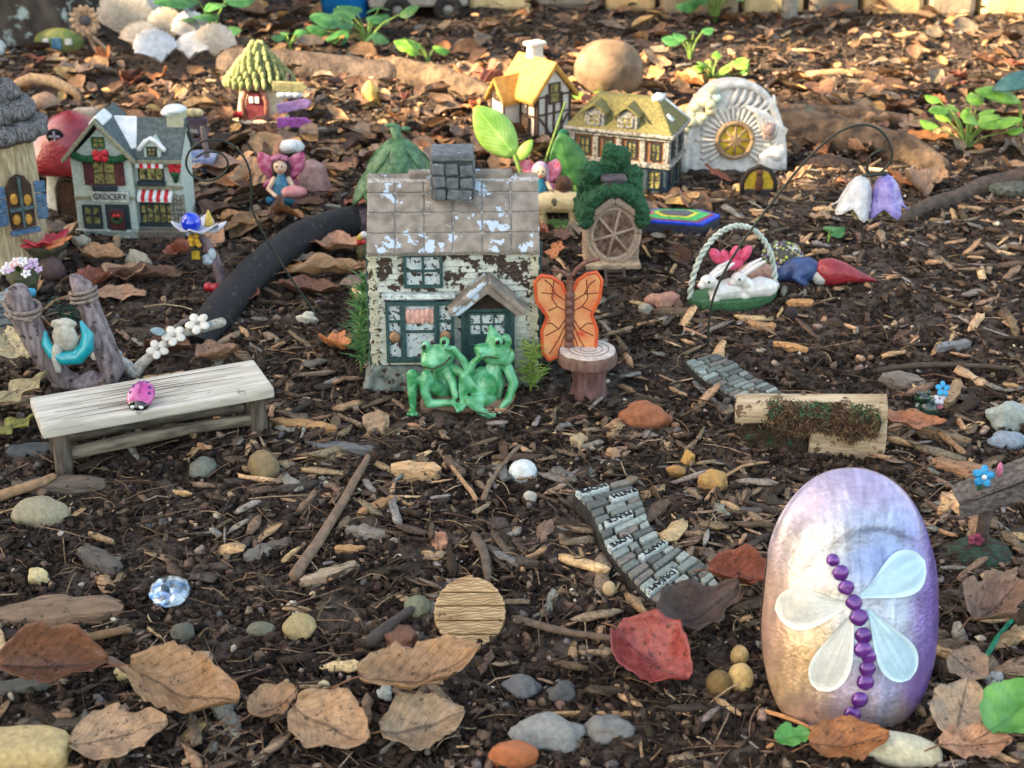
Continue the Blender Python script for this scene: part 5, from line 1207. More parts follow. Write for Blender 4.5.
# ------------------------------------------------------------------ brick paths
brick_g = mat('stone_word_brick', col=True, scale=3, rough=.75, bump=.1, bscale=7, var=.2, c3=lin(62, 66, 64), s3=2.6, t3=.58, w3=.08)
dk = mat('path_base', lin(36, 34, 32), lin(60, 56, 52), scale=2, bump=.2); ink = mat('dark_letter', lin(26, 26, 28), bump=0)
def path(name, label, L_px, R_px, rows, words, seed, hgt, land):
    rs = random.Random(seed); nn = len(L_px); Lp, Rp = [[gp(a, b, hgt * (1 - .75 * i / (nn - 1)) + .3) - Vector((0, 0, hgt * (1 - .75 * i / (nn - 1)) + .3)) for i, (a, b) in enumerate(P_)] for P_ in (L_px, R_px)]
    def samp(P, t_):
        x = t_ * (len(P) - 1); i = min(int(x), len(P) - 2); return P[i].lerp(P[i + 1], x - i)
    c0 = (samp(Lp, .5) + samp(Rp, .5)) / 2
    t = Thing(name, label, 'stepping path', 0, 0, pos=c0, u=1, land=land)
    zt = lambda q: hgt * (1 - .75 * q)
    vs = []; fs = []; n = rows
    for i in range(n + 1):
        q = i / n; a, b = samp(Lp, q) - c0, samp(Rp, q) - c0
        for p in (a, b): vs.append((p.x, p.y, p.z - .8)); vs.append((p.x, p.y, p.z + zt(q)))
    for i in range(n):
        o = i * 4; fs += [(o, o + 4, o + 5, o + 1), (o + 2, o + 3, o + 7, o + 6), (o + 1, o + 5, o + 7, o + 3), (o, o + 2, o + 6, o + 4)]
    fs += [(0, 1, 3, 2), (n * 4, n * 4 + 2, n * 4 + 3, n * 4 + 1)]
    m = MB(); m.add(vs, fs); bs = t.part(m, 'base', dk)
    for i in range(n + 1): 
        c = (samp(Lp, i / n) + samp(Rp, i / n)) / 2; _exclude.append((c.x, c.y, (samp(Lp, i / n) - samp(Rp, i / n)).length * .5))
    for i in range(n):
        q0, q1 = i / n, (i + 1) / n; wd = words.get(i)
        cuts = [0, 1]
        if wd: cuts = [0, wd[1], wd[2], 1] if wd[1] > 0 else [0, wd[2], 1]
        else: cuts = sorted([0, 1] + [min(.85, max(.15, k / 3 + rs.uniform(-.1, .1))) for k in (1, 2)][:rs.choice((1, 2, 2))])
        for j in range(len(cuts) - 1):
            g = .03; a0, a1 = cuts[j] + g, cuts[j + 1] - g
            if a1 - a0 < .06: continue
            def P(q, a, z): return samp(Lp, q).lerp(samp(Rp, q), a) - c0 + Vector((0, 0, zt(q) + z))
            qa, qb = q0 + .1 / n, q1 - .1 / n; h = .22 + rs.uniform(0, .18); c_ = rs.choice([(134, 144, 138), (112, 120, 114), (156, 168, 160), (92, 96, 92), (124, 118, 110)])
            isw = wd and abs((cuts[j] + cuts[j + 1]) / 2 - (wd[1] + wd[2]) / 2) < .1
            if isw: c_ = (186, 198, 196); h = .45
            pts = [P(qa, a0, -.2), P(qa, a1, -.2), P(qb, a1, -.2), P(qb, a0, -.2), P(qa, a0, h), P(qa, a1, h), P(qb, a1, h), P(qb, a0, h)]
            m = MB(); m.add(pts, [(3, 2, 1, 0), (4, 5, 6, 7), (0, 1, 5, 4), (1, 2, 6, 5), (2, 3, 7, 6), (3, 0, 4, 7)], lin(*c_))
            m.v = [p + mnoise.noise_vector(p * 1.3) * .06 for p in m.v]
            o = t.part(m, 'brick', brick_g, bevel=.09)
            if isw:
                ctr = (pts[4] + pts[5] + pts[6] + pts[7]) / 4; xa = ((pts[4] + pts[7]) / 2 - (pts[5] + pts[6]) / 2).normalized(); ya = ((pts[4] + pts[5]) - (pts[6] + pts[7])).normalized(); za = xa.cross(ya).normalized()
                if za.z < 0: za = -za
                ya = za.cross(xa); R = Matrix((xa, ya, za)).transposed().to_4x4(); wl = (pts[4] - pts[5]).length; hh = (pts[4] - pts[7]).length
                tm = text_mb(wd[0], 1, Matrix(), .06); xs = [p.x for p in tm.v]; ys_ = [p.y for p in tm.v]; sx = wl * .82 / (max(xs) - min(xs)); sy = hh * .68 / (max(ys_) - min(ys_))
                cy = (max(ys_) + min(ys_)) / 2; cx_ = (max(xs) + min(xs)) / 2
                tm.v = [Matrix.Translation(ctr + za * .03) @ R @ Vector(((p.x - cx_) * sx, (p.y - cy) * sy, p.z)) for p in tm.v]
                t.part(tm, 'lettering', ink, parent=o)
path('word_path', 'winding grey brick path with words like HOPE and DREAM on its bricks', [(573, 492), (588, 508), (598, 528), (606, 548), (620, 566), (636, 584), (652, 600), (682, 606), (716, 612)], [(628, 478), (640, 492), (646, 508), (652, 526), (664, 540), (682, 548), (706, 562), (716, 578), (732, 602)], 22,
     {0: ('HOPE', 0, .62), 2: ('FAITH', .42, 1.0), 5: ('PEACE', .12, .75), 8: ('LOVE', 0, .55), 11: ('HAPPY', .35, 1.0), 15: ('DREAM', .0, .62)}, 5, 1.5, 'word-brick path')
path('brick_path', 'short winding grey brick path running in behind the mossy log', [(685, 360), (700, 376), (722, 390), (742, 400), (760, 404)], [(716, 352), (736, 362), (756, 376), (776, 386), (790, 398)], 16, {}, 9, 1.2, 'upper brick path')

# ------------------------------------------------------------------ mossy split-log bench
t = Thing('mossy_log', 'split pale log fringed with dark moss, propped up behind the dragonfly rock', 'log', 806, 446, rz=-.14, ex=50, land='mossy split log')
pw = mat('pale_split_wood', lin(160, 142, 112), lin(206, 190, 160), scale=1.3, rough=.8, bump=.2, stretch=(.2, 1, 1.4), c3=lin(104, 84, 62), s3=1.0, t3=.57)
m = MB(); m.prism([(-15, 34), (14, 40), (17, 50), (8, 57), (-12, 52), (-16, 44)], 'x', -72, 74)
m.v = [Vector((p.x, p.y, p.z + (-7 if p.x < 0 else 2) + (4 if p.x > 0 and p.z < 42 else 0))) for p in m.v]; m.noise(1.6, 12, 3); slab = t.part(m, 'slab', pw, bevel=1.6)
m = MB(); m.prism([(-15, -6), (12, -4), (13, 26), (8, 40), (-9, 38), (-17, 20)], 'x', 2, 75); m.noise(2.4, 14, 8); t.part(m, 'support', pw, bevel=2)
m = MB(); m.ell((-34, -2, 4), (38, 20, 20), nu=30, nv=16); m.noise(5, 12, 2); m.noise(2, 4, 5); t.part(m, 'base', mat('mossy_base', lin(44, 34, 24), lin(86, 68, 48), scale=3, bump=.5, c3=lin(34, 84, 54), s3=1.4, t3=.58), smooth=True)
rs = random.Random(14); m = MB()
def tuft(mb, p, d, L, c):
    p = Vector(p); d = Vector(d) * L; mb.tube([p, p + d * .5 + Vector((0, 0, .4)), p + d], [.75, .5, .12], 3, col=c)
for i in range(22):
    x = -34 + i * 4.6; m.ell((x, -14 + rs.uniform(-2, 1), 38 + rs.uniform(-4, 3)), (7, 5, rs.uniform(10, 15)), nu=8, nv=6, col=lin(56, 42, 30))
m.noise(2, 5, 2)
for i in range(3600):
    x = rs.triangular(-50, 68, 20) if rs.random() < .3 else rs.uniform(-40, 66); lo = 22 + 5 * math.sin(x / 9) + 3 * math.sin(x / 3.7); z = lo + (54 - lo) * rs.random() ** .9; y = -17.5 + max(0, z - 46) * 1.1 - 2 * rs.random(); c_ = rs.choice([lin(84, 66, 46), lin(110, 90, 64), lin(56, 44, 32), lin(136, 114, 84), lin(70, 54, 38)])
    if z > 43 and rs.random() < .55 and math.sin(x / 8 + 1) > -.4: c_ = rs.choice([lin(36, 96, 62), lin(60, 120, 80), lin(80, 70, 46)])
    tuft(m, (x, y, z), (rs.uniform(-1, 1), rs.uniform(-1, .1), rs.uniform(-1.2, .7)), rs.uniform(2, 6), c_)
for i in range(1200):
    a = rs.random() * 2 * PI; q = rs.random() ** .5; x = -34 + 36 * q * math.cos(a); y = -2 + 19 * q * math.sin(a); z = 4 + 20 * math.sqrt(max(0, 1 - q * q)) - 1
    tuft(m, (x, y, z), (rs.uniform(-1, 1), rs.uniform(-1, .5), rs.uniform(-.2, 1)), rs.uniform(2, 5), rs.choice([lin(84, 66, 46), lin(56, 44, 32), lin(60, 62, 40), lin(40, 84, 54)]))
t.part(m, 'moss', mat('moss_strands', col=True, rough=.95, bump=0, var=.15))
# ------------------------------------------------------------------ bird-table ornament at the right edge
dgw = mat('dark_grey_wood', lin(72, 66, 64), lin(124, 116, 112), scale=2.2, rough=.8, bump=.2, stretch=(1, 1, 1.5))
t = Thing('fairy_table', 'grey plank fairy table with turquoise flower on thin post and mossy foot', 'table', 980, 556, ex=36, land='grey fairy table')
m = MB(); m.lathe([(34, -4), (34, 3), (26, 10), (10, 15)], 32, ry=.9); m.noise(1.6, 6, 3); t.part(m, 'foot', mat('mossy_foot', lin(30, 62, 48), lin(66, 96, 76), scale=3, bump=.4, c3=lin(66, 52, 44), s3=1.3, t3=.5), smooth=True)
m = MB(); m.tube([(-2, 0, 10), (-1, 0, 34), (0, 0, 58)], [7.5, 6, 7], 12); m.noise(1, 5, 3); t.part(m, 'post', mat('dark_trunk', lin(62, 50, 46), lin(98, 84, 78)), smooth=True)
m = MB()
for i in range(5): m.ell((-8 + 5 * math.cos(i * 1.3), -5, 22 + 4 * math.sin(i * 1.3)), (4, 3, 3.4), nu=8, nv=6)
t.part(m, 'pink_bow', mat('plum_pink', lin(132, 60, 84)), smooth=True)
m = MB(); P = [(-30, 52), (-2, 60), (30, 72), (62, 92), (64, 112), (30, 92), (-4, 78), (-32, 66)]; m.prism(P, 'y', -16, -10); m.prism([(-32, 66), (64, 112), (64, 117), (-34, 71)], 'y', -16, 18); m.noise(1, 8, 1); t.part(m, 'top', dgw, bevel=1.2)
m = MB(); flower(m, (-12, -10, 96), 11, nrm=(0, -1, .35)); fl_ = t.part(m, 'flower', mat('turquoise_petal', lin(30, 140, 206), lin(60, 170, 220), rough=.3), smooth=True)
m = MB(); m.ell((-12, -14, 97), 2.6); t.part(m, 'flower_centre', snow, parent=fl_, smooth=True); m = MB(); m.ell((4, -8, 102), (3, 3, 8)); t.part(m, 'pink_bud', mat('bud_pink', lin(186, 110, 140)), smooth=True)
m = MB(); m.tube([(-14, -8, 76), (-13, -8, 90)], 2, 6); t.part(m, 'flower_stalk', darkg)

# small dark bird ornament
t = Thing('beetle_ornament', 'small dark green glass frog ornament with turquoise flowers, right of the mossy log', 'ornament', 926, 420, ex=18, land='dark glass ornament')
m = MB(); m.ell((0, 0, 12), (14, 11, 13)); m.ell((-7, -4, 27), (9, 7, 6)); m.ell((-12, -6, 32), 3); m.ell((-3, -6, 33), 3); t.part(m, 'body', mat('bottle_green', lin(22, 44, 38), lin(40, 74, 60), rough=.15, coat=.8, bump=0), remesh=.7)
m = MB(); flower(m, (10, -8, 38), 8, nrm=(.2, -.8, .5)); t.part(m, 'flower', mat('turquoise_petal'), smooth=True)
m = MB(); flower(m, (8, -9, 28), 6, nrm=(0, -.9, .4)); t.part(m, 'flower', mat('lilac_white'), smooth=True)
m = MB(); m.ell((10, -7, 18), (3, 2.6, 3)); t.part(m, 'pink_bud', mat('bud_pink'), smooth=True)
# ------------------------------------------------------------------ back of the garden
# fairy with pink wings
def fairy(name, label, px, py, s, dress, hair, wingc, extra=None, ex=16, rz=0, land=None):
    t = Thing(name, label, 'figurine', px, py, ex=ex, rz=rz, land=land)
    m = MB(T(s=s)); m.tube([(0, 4, 0), (0, 2, 12), (0, 0, 24), (0, 0, 30)], [13, 12, 8, 5], 14, rnd=True); m.tube([(-5, -4, 8), (-12, -14, 8)], [6, 5], 10, rnd=True); m.tube([(5, -4, 8), (12, -14, 8)], [6, 5], 10, rnd=True)
    t.part(m, 'dress', dress, remesh=.9 * s)
    sk = mat('figurine_skin', lin(206, 176, 150), lin(222, 196, 172), rough=.45, bump=0)
    m = MB(T(s=s)); m.tube([(0, 0, 28), (0, -1, 35)], 3, 8, rnd=True); m.ell((0, -2, 42), (7.5, 7.5, 8.5)); m.ell((0, -9.4, 41), (1.2, 1.2, 1.4))
    for q in (-1, 1): m.tube([(q * 8, 0, 27), (q * 14, -5, 17), (q * 6, -14, 13)], [3.2, 2.8, 2.4], 8, rnd=True); m.ell((q * 5, -15, 13), (2.6, 2.6, 2.2))
    bd = t.part(m, 'body', sk, remesh=.7 * s, smooth_it=2)
    for q in (-1, 1): m = MB(T(s=s)); m.ell((q * 2.8, -9, 43.5), (1.1, .6, 1.1), nu=8, nv=6); t.part(m, 'eye', blackeye, parent=bd, smooth=True)
    m = MB(T(s=s)); m.ell((0, -9.6, 37.6), (1.8, .6, .7), nu=8, nv=6); t.part(m, 'mouth', mat('lip_red', lin(176, 80, 80)), parent=bd, smooth=True)
    m = MB(T(s=s)); m.ell((0, 1.5, 44.5), (9.2, 8.6, 8.2)); m.tube([(-7, 1, 42), (-8, 2, 30)], [3.6, 2], 8, rnd=True); m.tube([(7, 1, 42), (8, 2, 30)], [3.6, 2], 8, rnd=True); t.part(m, 'hair', hair, smooth=True)
    for q in (-1, 1):
        m = MB(T(s=s)); leafpatch(m, (q * 4, 6, 26), (q * 24, 10, 54), 10, (0, -1, 0), fold=.1); leafpatch(m, (q * 4, 6, 24), (q * 22, 10, 12), 7, (0, -1, 0), fold=.1); t.part(m, 'wing', wingc, smooth=True, solid=1)
    return t
pw_ = mat('magenta_wing', lin(150, 40, 96), lin(206, 130, 160), scale=1.4, rough=.35)
t = fairy('fairy_figurine', 'sitting fairy in a blue dress with magenta wings and a toadstool', 283, 203, .92, mat('blue_dress', lin(34, 96, 132), lin(70, 140, 172), scale=2, rough=.45), mat('dark_brown_hair', lin(50, 36, 36), lin(80, 60, 56)), pw_, land='blue-dressed fairy')
m = MB(); m.ell((14, -14, 16), (13, 8, 6.5)); m.tube([(14, -12, 0), (14, -13, 14)], 3.5, 8); t.part(m, 'toadstool', mat('toadstool_pink', lin(186, 120, 124), lin(206, 150, 150)), smooth=True)
m = MB()
for i in range(5): m.ell((-6 + i * 3, -4, 49 - abs(i - 2)), 3, nu=8, nv=6)
t.part(m, 'flower_crown', mat('mauve_flower', lin(176, 110, 140)), smooth=True)
m = MB(); m.ell((30, 12, 16), (17, 12, 26)); m.noise(1.5, 9); solo(m, 'smooth_stone', 'upright mauve stone behind the blue-dressed fairy', 'stone', mat('mauve_stone', lin(124, 98, 96), lin(166, 138, 134), scale=1), 283, 203, smooth=True)
t = fairy('fairy_figurine', 'small fairy with pink wings and blue-green dress behind the cottage ridge', 540, 205, .85, mat('teal_dress', lin(20, 96, 120), lin(30, 120, 150)), mat('lilac_bonnet', lin(176, 150, 176)), mat('coral_wing', lin(206, 96, 120), lin(226, 150, 176)))

# cow / dog figurine with cream coat
t = Thing('cow_figurine', 'cream cow figurine with dark flank patch standing on a grassy base', 'figurine', 560, 226, ex=22, land='cream cow figurine')
crm = mat('cream_hide', lin(206, 180, 128), lin(226, 206, 160), scale=.8, rough=.5, c3=lin(88, 84, 66), s3=.5, t3=.53, w3=.03)
m = MB(); m.tube([(-20, 0, 24), (-8, 0, 26), (8, 0, 25), (18, 0, 26)], [10, 11.5, 11, 9], 14, rnd=True)
for x, y in ((-17, -5), (-15, 6), (12, -5), (14, 6)): m.tube([(x, y, 22), (x - 1, y, 12), (x, y, 2)], [4.8, 2.9, 2.6], 10, rnd=True)
m.tube([(18, 0, 28), (25, -3, 26)], [7.5, 6], 10, rnd=True); m.tube([(-29, 0, 28), (-31, 0, 16)], 1.3, 6, rnd=True)
t.part(m, 'body', crm, remesh=.9, smooth_it=3)
m = MB(); m.tube([(25, -4, 27), (30, -8, 20)], [6, 4.4], 12, rnd=True); m.ell((22, -10, 30), (4, 1.6, 2.2)); m.ell((31, 2, 29), (3.5, 1.5, 2.2)); t.part(m, 'head', mat('dark_head', lin(74, 58, 52), lin(110, 84, 72)), remesh=.8)
m = MB(); m.lathe([(34, -5), (34, 0), (30, 2)], 28, ry=.5); m.noise(1, 6); t.part(m, 'base', mat('grass_base', lin(84, 120, 56), lin(120, 156, 84), bump=.2), smooth=True)
m = MB(); m.ell((3, 4, 42), (9, 7, 9)); m.tube([(3, 3, 36), (2, 2, 34)], 6, 8, rnd=True); t.part(m, 'rider_head', mat('dark_curls', lin(72, 46, 36), lin(110, 76, 58), bump=.3), smooth=True)

# green elf by the olive roof
t = Thing('elf_figurine', 'small green and yellow striped elf figurine with a pink ball', 'figurine', 563, 172, ex=10)
m = MB(); m.tube([(0, 0, 0), (-1, 0, 12), (0, 0, 24)], [7, 7, 5], 12, rnd=True); t.part(m, 'body', mat('elf_green', lin(24, 120, 80), lin(50, 156, 106)), smooth=True)
m = MB(); m.torus((0, 0, 28), 4, 3.5, axis='z'); m.ell((0, 0, 30), (6, 6, 5)); t.part(m, 'scarf', mat('elf_yellow', lin(196, 190, 84)), smooth=True)
m = MB(); m.ell((0, 0, 38), (6, 6, 6)); t.part(m, 'head', MATS['elf_green'], smooth=True)
for p, r in (((8, -4, 32), 4.5), ((8, -6, 6), 5.5)): m = MB(); m.ell(p, r); t.part(m, 'ball', mat('pink_white_ball', lin(206, 120, 130), lin(226, 196, 200)), smooth=True)

# dark sign bench with stakes
t = Thing('plank_sign', 'dark purple-grey plank sign with a cream cloud on top', 'sign', 190, 152, ex=22)
dp = mat('purple_grey_plank', lin(72, 62, 74), lin(112, 100, 114), scale=2, bump=.1, stretch=(.3, 1, 1))
for z in (32, 22, 10): m = MB(); m.box(0, 0, z, 40, 5, 8 if z != 22 else 9); t.part(m, 'plank', dp, bevel=1)
m = MB(); m.box(2, -3, 22, 16, 1, 4); t.part(m, 'plate', mat('pale_plate', lin(170, 166, 160)), bevel=.5)
for x in (-14, 14): m = MB(); m.bx(x - 2, x + 2, 3, 6, -6, 38); t.part(m, 'post', dp)
m = MB()
for x, r in ((-11, 5.5), (-3, 7), (6, 6), (12, 5)): m.ell((x, 0, 40), (r, 4, r * .8))
t.part(m, 'cloud', mat('cream_cloud', lin(206, 196, 150)), smooth=True)
t = Thing('picket_stakes', 'row of thin rusty stakes left of the dark plank sign', 'stakes', 157, 126, ex=6)
for i in range(5): m = MB(); m.tube([(-14 + i * 6, 0, -3), (-14 + i * 6 + (i % 2), 0, 16)], 1.6, 6); t.part(m, 'stake', mat('rust_stake', lin(104, 72, 56)))
t = Thing('flower_pot', 'small pale blue pot with white relief behind the grocery shop', 'pot', 202, 174, ex=14)
m = MB(); m.lathe([(9, -3), (10, 0), (14, 14), (17, 20), (15, 20), (13, 14)], 24); t.part(m, 'pot', mat('lavender_pot', lin(130, 146, 190), lin(166, 180, 212)), smooth=True)
m = MB(); flower(m, (0, -14, 12), 6, nrm=(0, -1, 0)); t.part(m, 'relief', snow, smooth=True)
m = MB(); m.tube([(6, 3, 16), (5, 3, 34), (4, 3, 46)], 2.8, 8, rnd=True); t.part(m, 'stalk', mat('stalk_grey', lin(120, 110, 108)), smooth=True)

# signposts
t = Thing('arrow_signpost', 'signpost of one olive and two lilac arrow boards beside the cone-roofed hut', 'signpost', 292, 134, ex=12, land='lilac signpost')
m = MB(); m.tube([(0, 3, -4), (0, 3, 60)], 2.4, 8); t.part(m, 'post', mat('dark_post', lin(60, 50, 56)))
for z, c_, a, x, tx in ((48, (150, 146, 104), .04, 0, 'WELCOME'), (29, (150, 120, 176), -.2, 3, 'TEA TIME'), (12, (156, 84, 166), .0, 2, 'GARDEN')):
    m = MB(T(x, -1, z, ry=a)); m.prism([(-16, -5), (13, -5), (19, 0), (13, 5), (-16, 5)], 'y', -2, 2); bd = t.part(m, 'board', mat('board_%d' % z, lin(*c_), rough=.5), bevel=.8)
m = MB()
for x in (-7, 0, 7): m.ell((x, 0, 40), (6, 4, 4))
t.part(m, 'cloud', mat('white_cloud', lin(206, 212, 220)), smooth=True)
t = Thing('toadstool', 'stubby pink stump with white cap below the lilac signpost', 'ornament', 286, 166, ex=12)
m = MB(); m.tube([(-8, 0, -3), (-6, 0, 12), (-4, 0, 20)], [9, 7, 6], 12, rnd=True); t.part(m, 'stem', mat('pink_stump', lin(150, 112, 96)), smooth=True)
m = MB(); m.ell((6, 0, 20), (14, 9, 7)); t.part(m, 'cap', mat('cap_white', lin(206, 214, 220)), smooth=True)

# seashells
shellm = mat('shell_cream', lin(196, 180, 156), lin(228, 218, 204), scale=1, rough=.5, bump=.06, stretch=(1, 1, 4)); shellw = mat('shell_white', lin(206, 206, 206), lin(236, 236, 238), scale=1, rough=.45, bump=.05)
def shell(px, py, w_, h_, label, mt, rz=0, tilt=.9, roll=0, dz=1.2):
    w_ *= 1.3; h_ *= 1.55
    m = MB(); vs = [(0, 0, 0)]; fs = []; n1, n2 = 14, 34
    for i in range(1, n1 + 1):
        q = i / n1
        for k in range(n2 + 1):
            a = -1.5 + 3.0 * k / n2; r = q * (1 + .03 * math.cos(k * 1.9)); rib = .03 * math.cos(k * PI) * q
            vs.append((w_ * .52 * r * math.sin(a), h_ * r * (.3 + .7 * math.cos(a)), (w_ * .42) * math.sin(PI * min(q, .98) * .62) * math.cos(a * .75) + rib * w_))
    for k in range(n2): fs.append((0, 1 + k, 2 + k))
    for i in range(n1 - 1):
        for k in range(n2): a = 1 + i * (n2 + 1) + k; fs.append((a, a + n2 + 1, a + n2 + 2, a + 1))
    m.add(vs, fs)
    solo(m, 'seashell', label, 'seashell', mt, px, py, rz=rz, rx=tilt, ry=roll, dz=dz, group='seashells below the tree', smooth=True, solid=2, ex=w_ * .9)
shell(130, 46, 44, 30, 'large round cream seashell, leftmost of the heap', shellm, tilt=1.15)
shell(165, 32, 26, 44, 'tall narrow white seashell leaning at the top of the heap', shellw, tilt=1.2, rz=.5)
shell(168, 50, 30, 20, 'brownish cream seashell in the middle of the heap', shellm, tilt=.9, rz=.1)
shell(192, 50, 28, 18, 'smooth bluish white seashell right of the middle of the heap', shellw, tilt=.9)
shell(216, 64, 32, 18, 'rounded pale seashell, rightmost of the heap', shellm, tilt=.8)
shell(140, 58, 34, 15, 'low curved orange-cream seashell lying before the heap', shellm, tilt=.5, rz=-.3)
shell(162, 70, 36, 20, 'pointed pale seashell lying frontmost in the heap', shellw, tilt=.4, rz=.7)
shell(190, 66, 28, 16, 'flat silvery seashell lying in front of the heap', shellw, tilt=.4, rz=-.3)

# tin flower windmill
t = Thing('tin_flower', 'rusty tin daisy on two bent legs near the seashells', 'ornament', 102, 54, ex=12, land='tin daisy')
tin = mat('tin_cream', lin(150, 120, 96), lin(206, 184, 156), scale=2, rough=.5, metal=.3); 
for i in range(14):
    a = 2 * PI * i / 14; m = MB(); leafpatch(m, (-12 + 5 * math.cos(a), -3, 34 + 5 * math.sin(a)), (-12 + 16 * math.cos(a), -4, 34 + 16 * math.sin(a)), 3.6, (0, -1, 0)); t.part(m, 'petal', tin, smooth=True, solid=.8)
m = MB(); m.ell((-12, -4, 34), (5, 3, 5)); t.part(m, 'centre', mat('dark_centre', lin(84, 84, 92)), smooth=True)
m = MB(); m.tube([(-12, 0, 20), (-4, 0, -2)], 2, 6); t.part(m, 'leg', tin); m = MB(); m.tube([(-10, 0, 20), (12, 0, -2)], 2, 6); t.part(m, 'leg', tin); m = MB(); m.tube([(-5, 0, 4), (6, 0, 6)], 1.4, 6); t.part(m, 'crossbar', tin)

# painted stone with little house at the far left
t = Thing('painted_pebble', 'flat green and yellow stone painted with a blue door and windows', 'painted stone', 60, 50, ex=24)
m = MB(); m.ell((0, 0, 8), (25, 9, 14), nu=24, nv=12); t.part(m, 'stone', mat('green_yellow_paint', lin(84, 120, 60), lin(150, 146, 86), scale=.9, rough=.5), smooth=True)
m = MB(); m.bx(-5, 5, -10, -8, 3, 14); t.part(m, 'door', mat('door_blue', lin(70, 116, 150)), bevel=.5)
for x in (-11, 12): m = MB(); m.bx(x - 3.5, x + 3.5, -9.6, -7, 7, 13); t.part(m, 'window', mat('win_grey', lin(180, 186, 190)), bevel=.5)

# the curved pale root/driftwood at the left
m = MB(); m.tube([(-32, 0, -2), (-30, 0, 12), (-14, 0, 20), (6, 0, 17), (26, 0, 7), (36, 0, -3)], [6, 7, 6, 5.5, 5, 5], 12, rnd=True); m.noise(1.2, 8); solo(m, 'driftwood_arch', 'arched piece of pale ribbed driftwood behind the mushroom house', 'driftwood', mat('tan_driftwood', lin(150, 122, 92), lin(196, 168, 134), scale=1.5, bump=.2, stretch=(2, 1, .4)), 48, 98, smooth=True, ex=20)  # driftwood in mottled tan
m = MB(); m.ell((0, 0, 8), (15, 11, 12)); m.noise(1, 8); solo(m, 'smooth_stone', 'round tan stone under the arched driftwood', 'stone', mat('tan_stone', lin(150, 120, 98), lin(176, 150, 126)), 46, 112, smooth=True)
m = MB(); m.box(0, 0, 10, 30, 14, 26, taper=.85); m.noise(1.5, 9, 3); solo(m, 'blocky_stone', 'pale grey blocky stone between the mushroom house and grocery shop roofs', 'stone', mat('pale_grey_stone', lin(136, 130, 122), lin(166, 160, 152)), 88, 130, bevel=4)

# roots of the old tree, lying across the back of the bed
def root(label, pts, rr, mt=bark_brown, seed=1):
    P = [gp(a, b) for a, b in pts]; b0 = P[0].copy(); m = MB(); Q = smooth_pts([p - b0 for p in P], 2); R = np.interp(np.linspace(0, 1, len(Q)), np.linspace(0, 1, len(rr)), rr)
    R = R * .52; m.tube([q + Vector((0, 0, r * .4)) for q, r in zip(Q, R)], list(R), 18, rnd=True); m.noise(.6, 5, seed)
    solo(m, 'tree_root', label, 'root', mt, pos=b0, u=1, smooth=True)
    for q, r in zip(Q, R): _exclude.append((q.x + b0.x, q.y + b0.y, r * .8))
root('dark shaded tree root running right behind the cone-roofed hut', [(236, 74), (290, 74), (345, 78), (392, 84)], [6, 5.4, 5, 4.4], mat('dark_root', lin(56, 46, 40), lin(96, 82, 72), scale=.6, bump=.3), 2)
root('sunlit tan tree root sloping down to the gold-roofed cottage', [(376, 78), (410, 84), (450, 90), (496, 104)], [4.6, 5.4, 4.6, 3], seed=3)
root('thick smooth tree root lying behind the white domed fairy house', [(748, 138), (800, 142), (850, 148), (905, 158), (940, 172)], [6, 6.4, 5.6, 4.6, 2.6], seed=4)
root('long thin tree root above the thick one at the right', [(720, 106), (790, 116), (850, 120), (920, 130), (965, 134)], [2.4, 2.8, 3, 2.6, 1.4], seed=5)
root('bark-covered root ridge at the right under the bellflowers', [(900, 222), (945, 204), (985, 190), (1040, 180)], [1.2, 2.0, 2.6, 3.0], mat('ridge_root', lin(60, 49, 41), lin(98, 82, 70), scale=.8, bump=.4), 6)
# boulder
m = MB(); m.ell((0, 0, 26), (33, 28, 31), nu=32, nv=20); m.noise(3, 30, 2); m.noise(.6, 9, 4); solo(m, 'boulder', 'big smooth tan boulder behind the gold-roofed cottage', 'boulder', mat('boulder_tan', lin(92, 76, 60), lin(138, 116, 92), scale=.35, bump=.15), 608, 96, smooth=True, ex=34, land='tan boulder')
m = MB(); m.tube([(-30, 0, 2), (0, 0, 4), (34, 0, 2)], [3, 3.6, 2], 10, rnd=True); solo(m, 'dead_branch', 'pale dead branch lying behind the thin root at the right', 'branch', mat('dead_tan', lin(150, 118, 84), lin(186, 156, 116)), 838, 76, smooth=True)
m = MB(); m.tube([(-20, 0, 2), (0, 0, 5), (22, 0, 2)], [8, 9, 7], 10, rnd=True); m.noise(1.6, 7, 3); solo(m, 'dark_bark_piece', 'dark broken bark piece in front of the thick smooth root', 'bark', mat('dark_bark', lin(44, 34, 30), lin(78, 62, 54), bump=.3), 826, 168, smooth=True)

